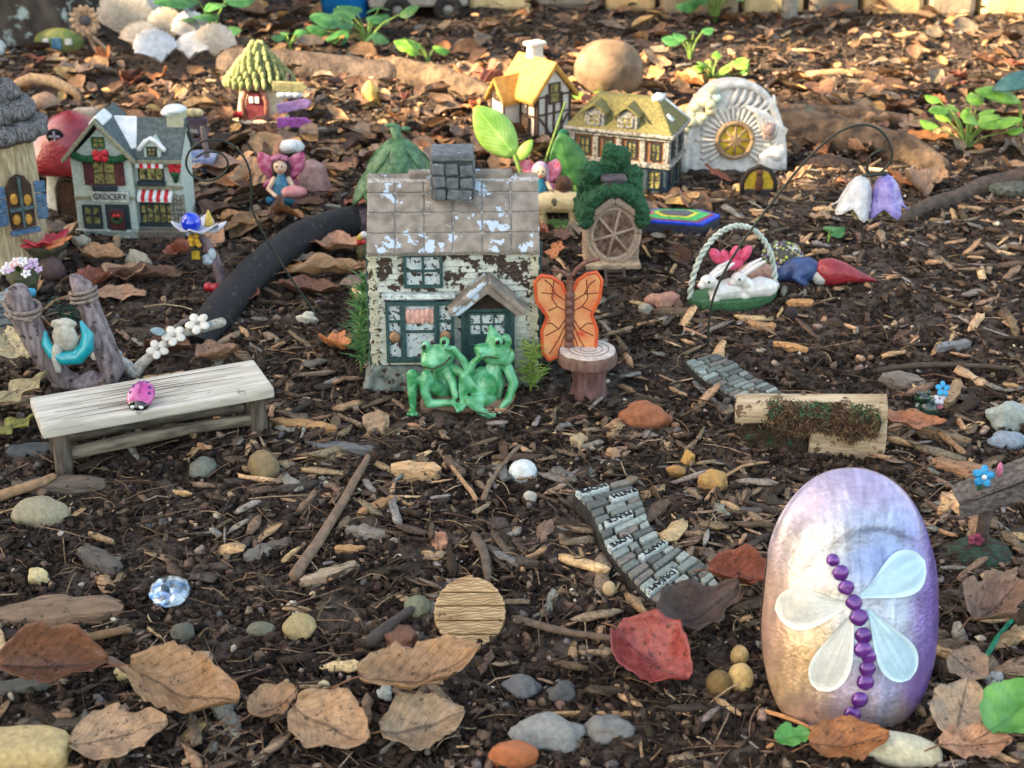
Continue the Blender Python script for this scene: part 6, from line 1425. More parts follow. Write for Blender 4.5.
# broad leaved plants
gre = mat('fresh_green_leaf', lin(74, 128, 38), lin(128, 176, 66), scale=.6, rough=.45, bump=.02, uvvein=-.5); gre2 = mat('mid_green_leaf', lin(40, 96, 46), lin(84, 138, 74), scale=.6, rough=.45, bump=.02, uvvein=.5); stemg = mat('green_stem', lin(110, 140, 66))
def plant(label, px, py, h, n, L, W, mt, seed, spread=.8, ex=6, name='leafy_plant', stem_r=1.4, rise=.4):
    rs = random.Random(seed); t = Thing(name, label, 'plant', px, py, ex=ex)
    for i in range(n):
        a = rs.random() * 2 * PI; q = rs.uniform(.2, 1) * spread * h; z = h * rs.uniform(.45, 1)
        b = Vector((q * math.cos(a), q * .8 * math.sin(a), z)); m = MB(); m.tube(smooth_pts([(0, 0, -2), (b.x * .3, b.y * .3, z * .6), b], 1), [stem_r, stem_r * .8, stem_r * .7, stem_r * .6, stem_r * .5, stem_r * .5][:len(smooth_pts([(0, 0, 0), (1, 1, 1), b], 1))], 6); t.part(m, 'stem', stemg)
        l_ = L * rs.uniform(.7, 1.15); d_ = Vector((math.cos(a + rs.uniform(-.6, .6)), .8 * math.sin(a), rise * rs.uniform(-.6, 1))).normalized()
        m = MB(); leafpatch(m, b, b + d_ * l_, W * l_ / L, (0, -.5, 1), curl=rs.uniform(-.05, .12), fold=.35); t.part(m, 'leaf', mt, smooth=True)
t = Thing('broadleaf_seedling', 'young plant with one broad bright green leaf between the cottage chimney and gold-roofed cottage', 'plant', 520, 205, ex=5, rz=0)
m = MB(); m.tube([(4, 0, -4), (2, 0, 30), (-6, 0, 52)], [2.4, 2.2, 1.8], 8); t.part(m, 'stem', stemg, smooth=True)
m = MB(); leafpatch(m, (-6, 0, 52), (-44, 8, 98), 19, (.2, -1, .4), n=12, curl=.03); t.part(m, 'leaf', mat('lime_leaf', lin(120, 168, 60), lin(164, 204, 104), scale=.5, rough=.4, uvvein=-.9, bump=0), smooth=True, solid=.6)
m = MB(); leafpatch(m, (-2, 0, 46), (12, 4, 66), 6, (0, -1, .4)); t.part(m, 'leaf', MATS['lime_leaf'], smooth=True, solid=.6)
t = Thing('broadleaf_seedling', 'young plant with broad dark green upright leaf left of the ivy-roofed fairy house', 'plant', 578, 205, ex=5)
m = MB(); m.tube([(0, 0, -4), (-4, 2, 20)], [2.2, 1.8], 8); t.part(m, 'stem', stemg, smooth=True)
m = MB(); leafpatch(m, (-2, 2, 10), (-18, 6, 72), 19, (0, -1, .2), n=12, curl=.02); t.part(m, 'leaf', gre2, smooth=True, solid=.6)
m = MB(); m.tube([(-46, 10, 0), (-32, 12, 44), (-14, 14, 100)], [1.8, 1.4, 1], 6, rnd=True); t.part(m, 'stalk', stemg, smooth=True)
plant('bushy bright green weed at the right edge beside the orange leaf', 965, 150, 44, 20, 22, 8, gre, 2, spread=.9)
plant('low yellow-green weed growing behind the berry bunch', 712, 84, 26, 14, 14, 6, gre, 3, spread=1.2)
plant('broad-leaved green weed in front of the toy truck', 368, 46, 34, 12, 30, 13, gre2, 4, spread=1.3)
plant('light green seedling on the sunlit tan root', 428, 62, 22, 4, 20, 9, gre, 5, spread=.6)
plant('tall green plant in front of the far left trunk', 214, 42, 48, 7, 46, 13, gre2, 6, spread=.9, rise=.1)
plant('dark green weed at the left of the dark root', 290, 50, 18, 7, 18, 8, gre2, 7, spread=1.2)
plant('two-leaved green clover sprout behind the gnome', 828, 242, 16, 3, 20, 9, gre2, 8, spread=.5)
plant('green seedling behind the white domed house to the left', 690, 60, 34, 5, 18, 8, gre2, 9, spread=.6)
plant('leafy green shrublet at the back left of the post', 715, 22, 44, 16, 26, 9, gre2, 10, spread=.8)
plant('small green weed right of the boulder', 598, 106, 14, 5, 18, 7, gre, 13, spread=.9)
plant('green sprout at the back, left of the gold roof', 400, 8, 20, 6, 24, 8, gre, 12, spread=.9)
# painted teal leaf stake at right edge + flat stone
t = Thing('teal_leaf_plant', 'plant with one big blue-green leaf and a light green leaf at the right edge', 'plant', 1012, 140, ex=5)
m = MB(); m.tube([(10, 0, -3), (6, 0, 20), (2, 0, 40)], [2, 1.8, 1.4], 8); t.part(m, 'stem', stemg)
m = MB(); leafpatch(m, (20, 0, 66), (-28, -6, 52), 12, (0, -.6, 1)); t.part(m, 'leaf', mat('blue_green_leaf', lin(38, 84, 88), lin(66, 116, 116), scale=.7, rough=.4, uvvein=.6), smooth=True, solid=.6)
m = MB(); leafpatch(m, (2, 0, 40), (-44, -2, 50), 11, (0, -.6, 1)); t.part(m, 'leaf', gre, smooth=True, solid=.6)
m = MB(); m.lathe([(26, -2), (30, 2), (30, 7), (27, 9)], 28, ry=.9); m.noise(1, 6); solo(m, 'lichened_disc', 'flat round mossy grey disc at the right edge', 'stone', mat('lichen_grey', lin(56, 62, 56), lin(110, 116, 104), scale=2, bump=.3), 1012, 190, smooth=True, ang=40, ex=26)

# needle sprigs beside the cottage
def sprig(label, px, py, h, n, seed, mt):
    rs = random.Random(seed); t = Thing('conifer_sprig', label, 'plant', px, py, ex=3)
    st = [(0, 0, -2), (rs.uniform(-4, 4), 0, h * .5), (rs.uniform(-6, 6), 0, h)]; m = MB(); m.tube(smooth_pts(st, 1), 1, 6); t.part(m, 'stem', stemg)
    m = MB()
    for i in range(n):
        q = rs.uniform(.15, 1); p = Vector(st[0]).lerp(Vector(st[2]), q); a = rs.random() * 2 * PI; L = rs.uniform(12, 24) * (1.1 - .4 * q); e = p + Vector((L * math.cos(a), L * math.sin(a), L * rs.uniform(.1, .9)))
        m.tube([p, (p + e) / 2 + Vector((0, 0, 1.5)), e], [.8, .7, .15], 4)
    t.part(m, 'needles', mt)
nm_ = mat('needle_green', lin(60, 116, 70), lin(110, 156, 96), scale=1); nm2 = mat('needle_yellow', lin(110, 146, 60), lin(150, 180, 90), scale=1)
sprig('feathery green conifer sprig against the left wall of the cottage', 362, 376, 84, 150, 1, nm_); sprig('green conifer sprig higher up the left wall of the cottage', 361, 338, 66, 110, 2, nm_)
sprig('short yellow-green conifer sprig between the frogs and the butterfly chair', 531, 392, 50, 100, 3, nm2)
# little fallen flower pot thing by the pipe end
t = Thing('posy_ornament', 'tiny dark posy ornament with red and yellow flowers left of the cottage', 'ornament', 370, 262, ex=8)
m = MB(); m.lathe([(10, -3), (13, 6), (14, 16), (9, 20)], 14); m.noise(1.4, 5); t.part(m, 'pot', mat('black_olive', lin(50, 48, 36), lin(84, 82, 54)), smooth=True)
m = MB(); rs = random.Random(4)
for i in range(12): m.ell((rs.uniform(-9, 9), rs.uniform(-8, 4), 22 + rs.uniform(-3, 9)), rs.uniform(2.4, 4), nu=8, nv=6, col=rs.choice([lin(176, 50, 50), lin(200, 180, 70), lin(206, 206, 200), lin(90, 110, 50)]))
t.part(m, 'blooms', MATS['painted_resin'], smooth=True)

# ------------------------------------------------------------------ far edge: border stones, post, bin, toy truck
rs = random.Random(21); bs_ = [mat('border_stone_%d' % i, lin(*c), lin(*[q * 1.15 for q in c]), scale=.3, bump=.2) for i, c in enumerate(((186, 156, 110), (150, 134, 112), (196, 176, 130), (120, 112, 100)))]
x = -20; k = 0
tones = ('golden', 'grey-brown', 'straw-coloured', 'dark grey')
Yb = gp(600, 8).y + 3
xx = -30.0
while xx < 150:
    w_ = rs.uniform(9, 17); h_ = rs.uniform(11, 15); c = k % 4
    m = MB(); m.box(0, 0, h_ / 2 - 1, w_ - .8, 11, h_, taper=.94); m.noise(.6, 5, k)
    solo(m, 'border_stone', tones[c] + ' kerb stone in the row along the back edge of the bed', 'kerb stone', bs_[c], pos=(xx + w_ / 2, Yb + rs.uniform(-.6, .6) - abs(xx) * .02, gz(xx, Yb)), u=1, group='kerb stones along the back of the bed', bevel=1.2, rz=rs.uniform(-.04, .04))
    xx += w_; k += 1
t = Thing('ribbed_post', 'short white ribbed post at the back edge of the bed', 'post', 789, 18, ex=6)
m = MB(); pr = []
for i in range(16): pr += [(9, i * 6 - 4), (7.5, i * 6 + 1)]
m.lathe(pr, 16); t.part(m, 'shaft', mat('dirty_white', lin(150, 148, 140), lin(186, 184, 176)), smooth=True); m = MB(); m.ell((0, 0, 94), 11); t.part(m, 'knob', MATS['dirty_white'], smooth=True)
t = Thing('blue_bucket', 'bright blue plastic bucket standing at the back', 'bucket', 346, 17, ex=26)
m = MB(); m.lathe([(21, -2), (23, 0), (30, 62), (33, 62), (33, 67), (29, 67), (21, 3)], 32); t.part(m, 'bucket', mat('blue_plastic', lin(14, 104, 178), lin(26, 124, 196), rough=.4, bump=0), smooth=True, ang=40)
m = MB(); m.torus((0, 0, 62), 32, 1.4, n=30, ang=PI, a0=0, axis='y'); t.part(m, 'handle', mat('steel', lin(150, 150, 150), metal=.9, rough=.4), smooth=True)
t = Thing('toy_truck', 'grey toy truck with big black wheels parked at the back', 'toy truck', 415, 16, ex=30, rz=.1)
m = MB(); m.prism([(-46, 12), (52, 12), (52, 22), (40, 34), (12, 36), (4, 58), (-30, 58), (-46, 36)], 'y', -20, 20); bdk = t.part(m, 'body', mat('truck_grey', lin(140, 134, 126), lin(170, 164, 156), rough=.4, bump=0), bevel=3)
m = MB(); m.prism([(-26, 38), (-2, 38), (0, 54), (-24, 54)], 'y', -21, 21); t.part(m, 'window', mat('dark_window', lin(44, 44, 46), rough=.2), parent=bdk)
for x, y in ((-18, -22), (32, -22), (-18, 22), (32, 22)):
    m = MB(); m.torus((x, y, 10), 9.5, 5, n=28, m=10); wh = t.part(m, 'wheel', mat('black_tyre', lin(34, 32, 32), rough=.8), smooth=True)
    m = MB(); m.ell((x, y, 10), (7, 4, 7)); t.part(m, 'rim', mat('rim_grey', lin(130, 130, 124), metal=.5, rough=.4), parent=wh, smooth=True)
t = Thing('wooden_fence', 'weathered board fence standing beyond the bed', 'fence', 0, 0, pos=(0, Yb + 170, 0), u=1, ex=0)
for i in range(34):
    m = MB(); m.box(-340 + i * 21, 0, 72, 19, 3, 150); t.part(m, 'board', mat('fence_board', lin(96, 84, 70), lin(130, 116, 98), scale=.12, stretch=(1, 1, .1), bump=.5))
for z in (30, 115): m = MB(); m.box(0, 4, z, 720, 4, 9); t.part(m, 'rail', MATS['fence_board'])
# white balls at the left edge
for (px, py), lb in zip(((0, 30), (-2, 56)), ('upper white ball cut by the left edge', 'lower white ball cut by the left edge')):
    m = MB(); m.ell((0, 0, 8), 9, nu=20, nv=14); solo(m, 'white_ball', lb, 'ball', mat('ball_white', lin(196, 206, 206), rough=.35), px, py, smooth=True)
# ------------------------------------------------------------------ stones one can point at
def stone(px, py, rx_, ry_, rz_, c, label, name='pebble', seed=0, amp=.12, rot=0, tilt=.35, rough=.7, spk=None, cat='pebble', dz=0, sq=0):
    rz_ *= 1.45; ry_ *= 1.08; m = MB()
    def fn(v):
        k = 1 + amp * mnoise.noise(Vector(v) * 1.3 + Vector((seed * 3.1, seed, 2))) * 1.6 + amp * .3 * mnoise.noise(Vector(v) * 4 + Vector((seed, 1, 2)))
        if sq: k *= (1 / (abs(v[0]) ** sq + abs(v[1]) ** sq + abs(v[2]) ** sq)) ** (1 / sq)
        return k
    m.ell((0, 0, rz_ * .28), (rx_, ry_, rz_), nu=28, nv=18, fn=fn)
    mt = mat('stone_%d_%d_%d' % c, lin(*c, k=.74), lin(*[min(255, q * 1.18) for q in c], k=.74), scale=2.4, rough=rough, bump=.09, bscale=8, c3=lin(*(spk or [q * .72 for q in c])), s3=3.5, t3=.62, w3=.08)
    solo(m, name, label, cat, mt, px, py, rz=rot, rx=tilt * .5, dz=dz + .25, smooth=True, ex=max(rx_, ry_) * 1.15)
stone(42, 520, 26, 19, 11, (150, 142, 118), 'smooth oval grey-tan pebble below the left end of the bench', seed=1, rot=.15)
stone(265, 476, 16, 15, 14, (132, 116, 84), 'round olive-brown pebble right of the bench', seed=2)
stone(203, 472, 14, 13, 6, (112, 116, 106), 'flat dark grey-green pebble under the front of the bench', seed=3, rot=-.6)
stone(300, 632, 18, 15, 7, (166, 148, 104), 'yellowish oval pebble left of the round plank disc', seed=4, rot=.3)
stone(418, 612, 14, 13, 7, (112, 116, 92), 'sage green pebble touching the upper left of the plank disc', seed=5)
stone(401, 643, 17, 14, 6, (116, 82, 66), 'angular red-brown stone chip with a pale scratch left of the plank disc', seed=6, amp=.3)
stone(436, 674, 12, 9, 8, (140, 110, 92), 'small rough brown stone below the plank disc', seed=7, amp=.3)
stone(523, 478, 14.5, 13, 9, (206, 214, 214), 'smooth white egg-shaped pebble in the middle of the bed', seed=8, amp=.03, rough=.4, spk=(190, 198, 198))
stone(530, 502, 7, 6, 5, (176, 172, 164), 'tiny pale grey pebble just below the white one', seed=9)
stone(643, 424, 25, 14, 11, (150, 96, 66), 'rusty orange lump of stone between butterfly chair and mossy log', seed=10, amp=.25)
stone(712, 488, 14, 11, 8, (176, 138, 82), 'ochre squarish stone right of the word path', seed=11, amp=.2, sq=3.2, rot=-.2)
stone(688, 464, 7, 6, 6, (186, 146, 82), 'small ochre stone chip above the squarish one', seed=12, amp=.3)
stone(676, 476, 10, 5, 5, (166, 128, 78), 'long thin ochre stone chip left of the squarish one', seed=13, amp=.2, rot=-.4)
stone(578, 446, 9, 9, 5, (166, 148, 118), 'pale tan angular stone chip right of the white pebble', seed=14, amp=.3)
stone(612, 458, 7, 6, 5, (168, 136, 104), 'small tan stone chip above the word path', seed=15, amp=.3)
stone(609, 594, 7, 7, 6, (186, 164, 124), 'tiny cream round pebble below the word path', seed=16, amp=.05)
stone(718, 692, 13, 13, 12, (120, 98, 58), 'olive speckled round nut left of the dragonfly rock', 'nut', 17, .04, cat='nut')
stone(740, 685, 13, 13, 12, (196, 168, 112), 'large cream round nut against the dragonfly rock', 'nut', 18, .04, cat='nut')
stone(739, 662, 9, 9, 9, (190, 162, 112), 'smaller cream round nut above the other two', 'nut', 19, .04, cat='nut')
stone(28, 762, 44, 24, 16, (186, 164, 116), 'pale yellow block of stone cut by the bottom left corner', 'stone_block', 20, .08, sq=4, cat='stone')
stone(896, 756, 46, 17, 12, (190, 188, 164), 'long speckled cream stone under the dragonfly rock', 'stone', 21, .08, cat='stone', rot=-.25, spk=(150, 150, 126))
stone(548, 742, 38, 19, 12, (132, 134, 132), 'rough light grey rock in the middle of the bottom edge', 'stone', 22, .25, cat='stone')
stone(606, 736, 24, 14, 10, (118, 118, 116), 'grey rock lump right of the light grey rock', 'stone', 23, .25, cat='stone')
stone(522, 692, 20, 13, 7, (92, 94, 96), 'dark blue-grey flat stone above the grey rock', 'stone', 24, .25, cat='stone')
stone(562, 698, 14, 11, 7, (80, 82, 82), 'dark grey stone left of the red leaf', 'stone', 25, .25, cat='stone')
stone(512, 764, 26, 12, 14, (166, 102, 64), 'orange-brown rounded bark lump at the bottom edge', 'stone', 26, .1, cat='stone')
stone(126, 678, 11, 7, 6, (196, 178, 130), 'small cream stone chip between two dry leaves at bottom left', seed=27, amp=.2)
stone(40, 584, 10, 8, 8, (196, 182, 140), 'small cream stone chip near the left edge', seed=28, amp=.3)
stone(183, 638, 12, 10, 7, (92, 94, 82), 'dark olive pebble below the glass gem', seed=29)
stone(262, 634, 14, 8, 5, (112, 112, 92), 'flat grey-green pebble beside the yellowish one', seed=30, rot=.2)
stone(995, 744, 9, 8, 5, (150, 154, 160), 'small bluish angular stone at the far lower right', seed=31, amp=.4) if False else None
stone(993, 686, 10, 8, 6, (160, 164, 166), 'small bluish angular stone right of the dragonfly rock', seed=31, amp=.35)
stone(1008, 424, 22, 15, 12, (150, 162, 158), 'pale blue-green lichened rock at the right edge', 'stone', 32, .25, cat='stone')
stone(1006, 446, 20, 9, 7, (130, 146, 162), 'bluish rock just below the lichened one', 'stone', 33, .2, cat='stone')
stone(140, 268, 13, 10, 9, (176, 164, 144), 'crumpled cream lump on the soil below the grocery shop', 'stone', 34, .4, cat='stone')
stone(82, 246, 9, 6, 5, (186, 178, 158), 'small cream stone left of the crumpled cream lump', 'stone', 35, .3, cat='stone')
stone(52, 276, 14, 11, 10, (98, 78, 76), 'dark plum-coloured stone behind the driftwood posts', 'stone', 36, .1, cat='stone')
stone(664, 308, 15, 9, 8, (166, 126, 110), 'pinkish broken stone at the left foot of the rabbit basket', 'stone', 37, .35, cat='stone')
stone(646, 314, 7, 5, 5, (150, 146, 132), 'tiny grey stone left of the pinkish broken one', 'stone', 38, .3, cat='stone')
stone(790, 320, 7, 6, 7, (40, 32, 34), 'small black round seed pod below the rabbit basket', 'seed_pod', 39, .05, cat='seed pod')
stone(344, 322, 16, 7, 5, (176, 172, 160), 'small white shell fragment below the black pipe', 'shell_fragment', 40, .3, cat='shell') if False else None
stone(308, 323, 10, 5, 5, (196, 194, 180), 'small white shell fragment under the black pipe', 'shell_fragment', 40, .3, cat='shell')
stone(345, 158, 6, 6, 6, (190, 170, 110), 'small yellow stone on the sunlit litter', 'stone', 41, .2, cat='stone') if False else None
stone(371, 104, 9, 8, 12, (206, 176, 96), 'pale yellow rounded stone on the sunlit leaves', 'stone', 41, .1, cat='stone')
stone(440, 560, 5, 5, 4, (160, 136, 110), 'small tan gravel bit above the plank disc', seed=43)
stone(324, 690, 6, 5, 4, (206, 190, 150), 'tiny cream pebble under the yellowish pebble', seed=44)
stone(385, 698, 9, 7, 4, (190, 196, 190), 'small white flake left of the large curled leaf', seed=45, amp=.4)

# ------------------------------------------------------------------ bark pieces and sticks one can point at
def chunk(px, py, L, W, H, c, label, rot, seed, name='bark_chip', cat='bark chip', taper=.6, tilt=0):
    H *= 1.5; W *= 1.12; rs = random.Random(seed); m = MB(); n = 9; vs = []; fs = []
    for i in range(n):
        q = i / (n - 1); ww_ = W * (.5 + .5 * math.sin(PI * (q * .8 + .1))) * rs.uniform(.8, 1.15) * (taper if i in (0, n - 1) else 1); hh = H * rs.uniform(.75, 1.1) * (.7 if i in (0, n - 1) else 1)
        for k in range(10):
            a = 2 * PI * k / 10; vs.append((-L / 2 + L * q + rs.uniform(-.04, .04) * L, ww_ / 2 * abs(math.cos(a)) ** .6 * (1 if math.cos(a) > 0 else -1), hh / 2 * abs(math.sin(a)) ** .6 * (1 if math.sin(a) > 0 else -1) + H * .3))
    for i in range(n - 1):
        for k in range(10): a = i * 10 + k; b = i * 10 + (k + 1) % 10; fs.append((a, b, b + 10, a + 10))
    fs.append(tuple(range(9, -1, -1))); o = (n - 1) * 10; fs.append(tuple(range(o, o + 10)))
    m.add(vs, fs); m.noise(H * .16, H * .8, seed)
    mt = mat('wood_%d_%d_%d' % c, lin(*c), lin(*[min(255, q * 1.3) for q in c]), scale=1.6, rough=.88, bump=.24, bscale=3.4, stretch=(.25, 1.5, 1.5), c3=lin(*[q * .6 for q in c]), s3=1.6, t3=.58, w3=.08)
    solo(m, name, label, cat, mt, px, py, rz=rot, ry=tilt, smooth=True, ang=35, ex=min(L, W) * .6, group='larger bark chips and wood pieces')
chunk(60, 618, 122, 40, 14, (116, 96, 78), 'big flat grey-brown bark slab at the left edge', .12, 1)
chunk(100, 566, 60, 22, 12, (84, 78, 72), 'dark grey bark piece above the bark slab', -.7, 2)
chunk(305, 430, 70, 15, 9, (166, 128, 86), 'pale orange split wood piece right of the bench', -.28, 3)
chunk(342, 452, 72, 14, 8, (98, 100, 100), 'long blue-grey weathered wood strip below the pale orange one', -.22, 4)
chunk(376, 428, 26, 40, 10, (150, 126, 100), 'upright tan bark block in front of the cottage corner', .2, 5)
chunk(416, 478, 48, 24, 14, (186, 152, 112), 'broken yellowish wood chunk below the frogs', .0, 6)
chunk(376, 512, 44, 11, 9, (142, 108, 76), 'smooth brown rod of wood left of centre', .75, 7)
chunk(330, 578, 64, 15, 9, (150, 132, 110), 'pale rough wood chip left of the plank disc', .6, 8)
chunk(258, 556, 30, 18, 7, (110, 106, 98), 'flat grey wood chip below the bench', .8, 9)
chunk(440, 545, 18, 30, 8, (150, 110, 84), 'short upright brown chip above the plank disc', .1, 10)
chunk(366, 536, 40, 15, 8, (120, 112, 102), 'knobbly grey bark chip in the middle left', -.2, 11)
chunk(350, 552, 30, 9, 6, (176, 136, 92), 'small orange-tan chip below the knobbly one', .05, 12)
chunk(280, 548, 26, 13, 7, (96, 86, 78), 'dark bark chip left of the long stick', .3, 13)
chunk(950, 506, 64, 14, 10, (176, 140, 100), 'speckled tan wood stick behind the fairy table foot', .95, 14)
chunk(962, 474, 60, 18, 12, (134, 104, 80), 'hollow brown bark curl left of the fairy table', -.5, 15)
chunk(952, 398, 56, 14, 9, (134, 112, 84), 'forked tan driftwood piece right of the dark glass ornament', 1.1, 16)
chunk(902, 386, 44, 20, 10, (112, 104, 96), 'grey-brown bark piece left of the dark glass ornament', -.5, 17)
chunk(953, 350, 38, 9, 8, (112, 114, 116), 'bluish grey stick on the right slope', .3, 18)
chunk(940, 440, 60, 13, 9, (116, 98, 76), 'long olive-brown bark piece right of the brown leaf', -.6, 19)
chunk(790, 350, 34, 12, 6, (176, 132, 88), 'small orange wood chip below the rabbit basket', -.4, 20)
chunk(760, 328, 30, 14, 6, (160, 122, 84), 'wedge-shaped tan chip above the upper brick path', -.3, 21)
chunk(800, 306, 26, 10, 6, (170, 128, 84), 'orange-tan chip under the gnome hat', .1, 22)
chunk(60, 490, 90, 22, 10, (92, 82, 72), 'long dark board under the left end of the bench', .06, 23)
chunk(30, 455, 44, 24, 8, (72, 76, 78), 'dark slate-grey leafy chip left of the bench leg', .2, 24)
chunk(20, 690, 60, 22, 9, (84, 82, 76), 'dark grey wood piece behind the folded leaf at bottom left', .3, 25)
chunk(60, 728, 96, 14, 8, (92, 84, 72), 'long flat dark stick at the bottom left', .02, 26)
chunk(620, 716, 150, 6, 5, (158, 128, 90), 'straight thin tan stick along the bottom', .01, 27, 'stick', 'stick')
chunk(700, 712, 110, 9, 7, (66, 58, 52), 'thin dark stick right of the red leaf', .04, 28, 'stick', 'stick')
chunk(990, 606, 90, 12, 9, (72, 62, 56), 'dark branch below the foot of the fairy table', -.35, 29, 'stick', 'stick')
chunk(545, 536, 16, 40, 8, (116, 94, 78), 'leaf-shaped brown chip left of the word path', -.2, 30)
chunk(408, 706, 22, 12, 8, (96, 92, 84), 'small dark lump above the curled leaf', .3, 31)
chunk(500, 560, 44, 11, 8, (80, 72, 64), 'dark curved bark sliver right of the plank disc', -.9, 32)
chunk(640, 700, 28, 10, 8, (90, 84, 78), 'dark chip tucked under the red leaf', .5, 33) if False else None
chunk(744, 516, 34, 11, 7, (84, 78, 74), 'dark chip below the ochre squarish stone', .1, 34)
chunk(712, 562, 36, 14, 9, (92, 80, 70), 'dark bark piece at the right side of the word path', -1.0, 35)
chunk(540, 744, 40, 10, 8, (72, 66, 62), 'dark twig piece at the bottom centre', .8, 36, 'stick', 'stick') if False else None
def stick(label, pts, r, c=(110, 92, 76), seed=1):
    P = [gp(*p) for p in pts]; b0 = P[0].copy(); Q = smooth_pts([p - b0 for p in P], 1); m = MB()
    m.tube([q + Vector((0, 0, r + .25 + .3 * math.sin(PI * i / len(Q)))) for i, q in enumerate(Q)], [r * (1 - .5 * i / len(Q)) for i in range(len(Q))], 9, rnd=True); m.noise(r * .3, r * 3, seed)
    solo(m, 'twig', label, 'twig', mat('wood_%d_%d_%d' % c, lin(*c), lin(*[min(255, q * 1.3) for q in c]), scale=1.5, rough=.9, bump=.1), pos=b0, u=1, smooth=True, group='twigs on the soil')
stick('long bent twig lying diagonally left of centre', [(296, 584), (326, 542), (352, 500), (368, 466)], .48)
stick('thin forked twig left of the white pebble', [(484, 504), (490, 490), (512, 462), (520, 452)], .25)
stick('short pale twig slanting below the frogs', [(476, 504), (460, 486), (444, 464)], .22, (150, 120, 90))
stick('dark twig right of the round plank disc', [(476, 546), (484, 562), (488, 590)], .45, (84, 74, 64))
stick('long thin dark twig below the word path', [(520, 628), (560, 642), (612, 648)], .35, (92, 78, 66))
stick('tan twig crossing the bottom right by the nuts', [(760, 716), (790, 728), (826, 744)], .17, (166, 122, 80))
stick('branched tan twig at the foot of the dragonfly rock', [(768, 752), (800, 738), (832, 732)], .15, (166, 122, 80))
stick('fine dark twig on the right slope', [(880, 376), (930, 372), (1010, 376)], .35, (66, 58, 50))
stick('pale twig left of the mossy log', [(706, 504), (732, 476), (768, 468)], .16, (150, 120, 90))
stick('brown twig behind the folded leaf', [(70, 650), (96, 648), (130, 640)], .4, (110, 88, 66))
stick('thin stem trailing right of the folded leaf', [(112, 668), (128, 682), (146, 690)], .35, (96, 82, 72))
stick('straight stick behind the olive leaf at the far left', [(2, 504), (40, 496), (54, 486)], .5, (140, 112, 84))
stick('fine dark twig beneath the bottom dry leaves', [(412, 668), (452, 648), (386, 640)], .4, (66, 60, 56)) if False else None
stick('dark twig between plank disc and sage pebble', [(372, 650), (396, 634), (412, 620)], .5, (66, 60, 56))
stick('thin green wire stem at the right edge', [(980, 672), (1000, 640), (1030, 612)], .22, (30, 110, 84))

# ------------------------------------------------------------------ dry leaves
def dryleaf(px, py, L, W, c, label, rot, fold=.5, curl=.3, seed=0, tilt=0, roll=0, lobes=0, dz=.7, vein=.8, group=None, c2=None, name='dry_leaf', pos=None, u=None, twist=0, lift=0, solid=.4, gloss=.55):
    if pos is None and py > 540: W *= 1.16; L *= 1.05; curl = curl * 1.3 + .1; fold = fold * 1.25 + .08; dz += W * .0012
    rs = random.Random(seed * 13 + 5); n, k = 22, 15; vs = []; fs = []; uv = []
    for i in range(n + 1):
        q = i / n; w_ = W / 2 * max(.02, math.sin(PI * min(1, (q * .94 + .04))) ** .72) * (1.15 - .3 * q)
        if seed % 3 == 0 and abs(q - .35 - .1 * (seed % 5)) < .07: w_ *= .8
        if lobes: w_ *= 1 - .38 * abs(math.sin(lobes * PI * q)) ** 3 * (1 if .1 < q < .95 else 0)
        for j in range(k):
            e = -1 + 2 * j / (k - 1); ed = abs(e)
            wob = .10 * mnoise.noise(Vector((q * 5, (1 if e > 0 else -1), seed))) + .07 * mnoise.noise(Vector((q * 17, (1 if e > 0 else -1), seed))) 
            x = L * (q - .5); y = w_ * e * (1 - .18 * fold * ed) * (1 + wob * 2)
            z = fold * w_ * ed ** 1.6 + curl * L * (q - .5) ** 2 * 1.6 + L * .07 * mnoise.noise(Vector((q * 3.2, e * 1.6, seed + 4))) + L * .03 * mnoise.noise(Vector((q * 9, e * 4, seed + 9))) + L * .03 * math.sin(q * 16 + e * 2 + seed) * ed + twist * e * (q - .5) * W + lift * q * L
            vs.append((x, y, z)); uv.append((q, (e + 1) / 2))
    for i in range(n):
        for j in range(k - 1): a = i * k + j; fs.append((a, a + 1, a + k + 1, a + k))
    c2 = c2 or [min(255, q * 1.25) for q in c]; vein = 1.0 if vein == .8 else vein
    mt = mat('leaf_%d_%d_%d_%s' % (*c, vein), lin(*c, k=.72), lin(*c2, k=.72), scale=1.6, rough=gloss, bump=.07, bscale=5, c3=lin(*[q * .66 for q in c], k=.72), s3=2.2, t3=.57, w3=.08, uvvein=vein, spec=.35) if name == 'dry_leaf' else mat('green_leaf_%d_%d_%d' % c, lin(*c), lin(*c2), scale=.6, rough=.4, bump=.03, uvvein=.5)
    if pos is None and py > 540:      # the leaves at the front lie propped up on the mulch, facing the path
        e_ = (Matrix.Rotation(.27, 3, 'X') @ Euler((tilt, roll, rot)).to_matrix()).to_euler(); tilt, roll, rot = e_.x, e_.y, e_.z; dz += .5
    t = Thing(name, label, 'dry leaf' if name == 'dry_leaf' else 'leaf', px, py, rz=rot, rx=tilt, ry=roll, dz=dz, group=group, pos=pos, u=u)
    m = MB(); m.add(vs, fs, uv=uv); t.part(m, 'blade', mt, smooth=True, solid=solid)
    z0 = curl * L * .25 * 1.6
    m = MB(); m.tube([(-L * .48, 0, z0 - .5), (-L * .56, rs.uniform(-2, 2), z0), (-L * .72, rs.uniform(-6, 6), z0 * .6 - 1)], [1.1, 1, .8], 6, rnd=True); t.part(m, 'stalk', mat('leaf_stalk', lin(112, 80, 58)), smooth=True)
    return t
dryleaf(58, 690, 100, 66, (122, 86, 66), 'folded reddish-brown dry leaf, pointed, at the far left of the bottom', .2, .95, .2, 1, roll=.15, tilt=.35, dz=1.2)
dryleaf(188, 718, 118, 70, (152, 120, 88), 'curled dry leaf with a dark shaded fold at its right end', -.35, .45, .25, 2, dz=1.2)
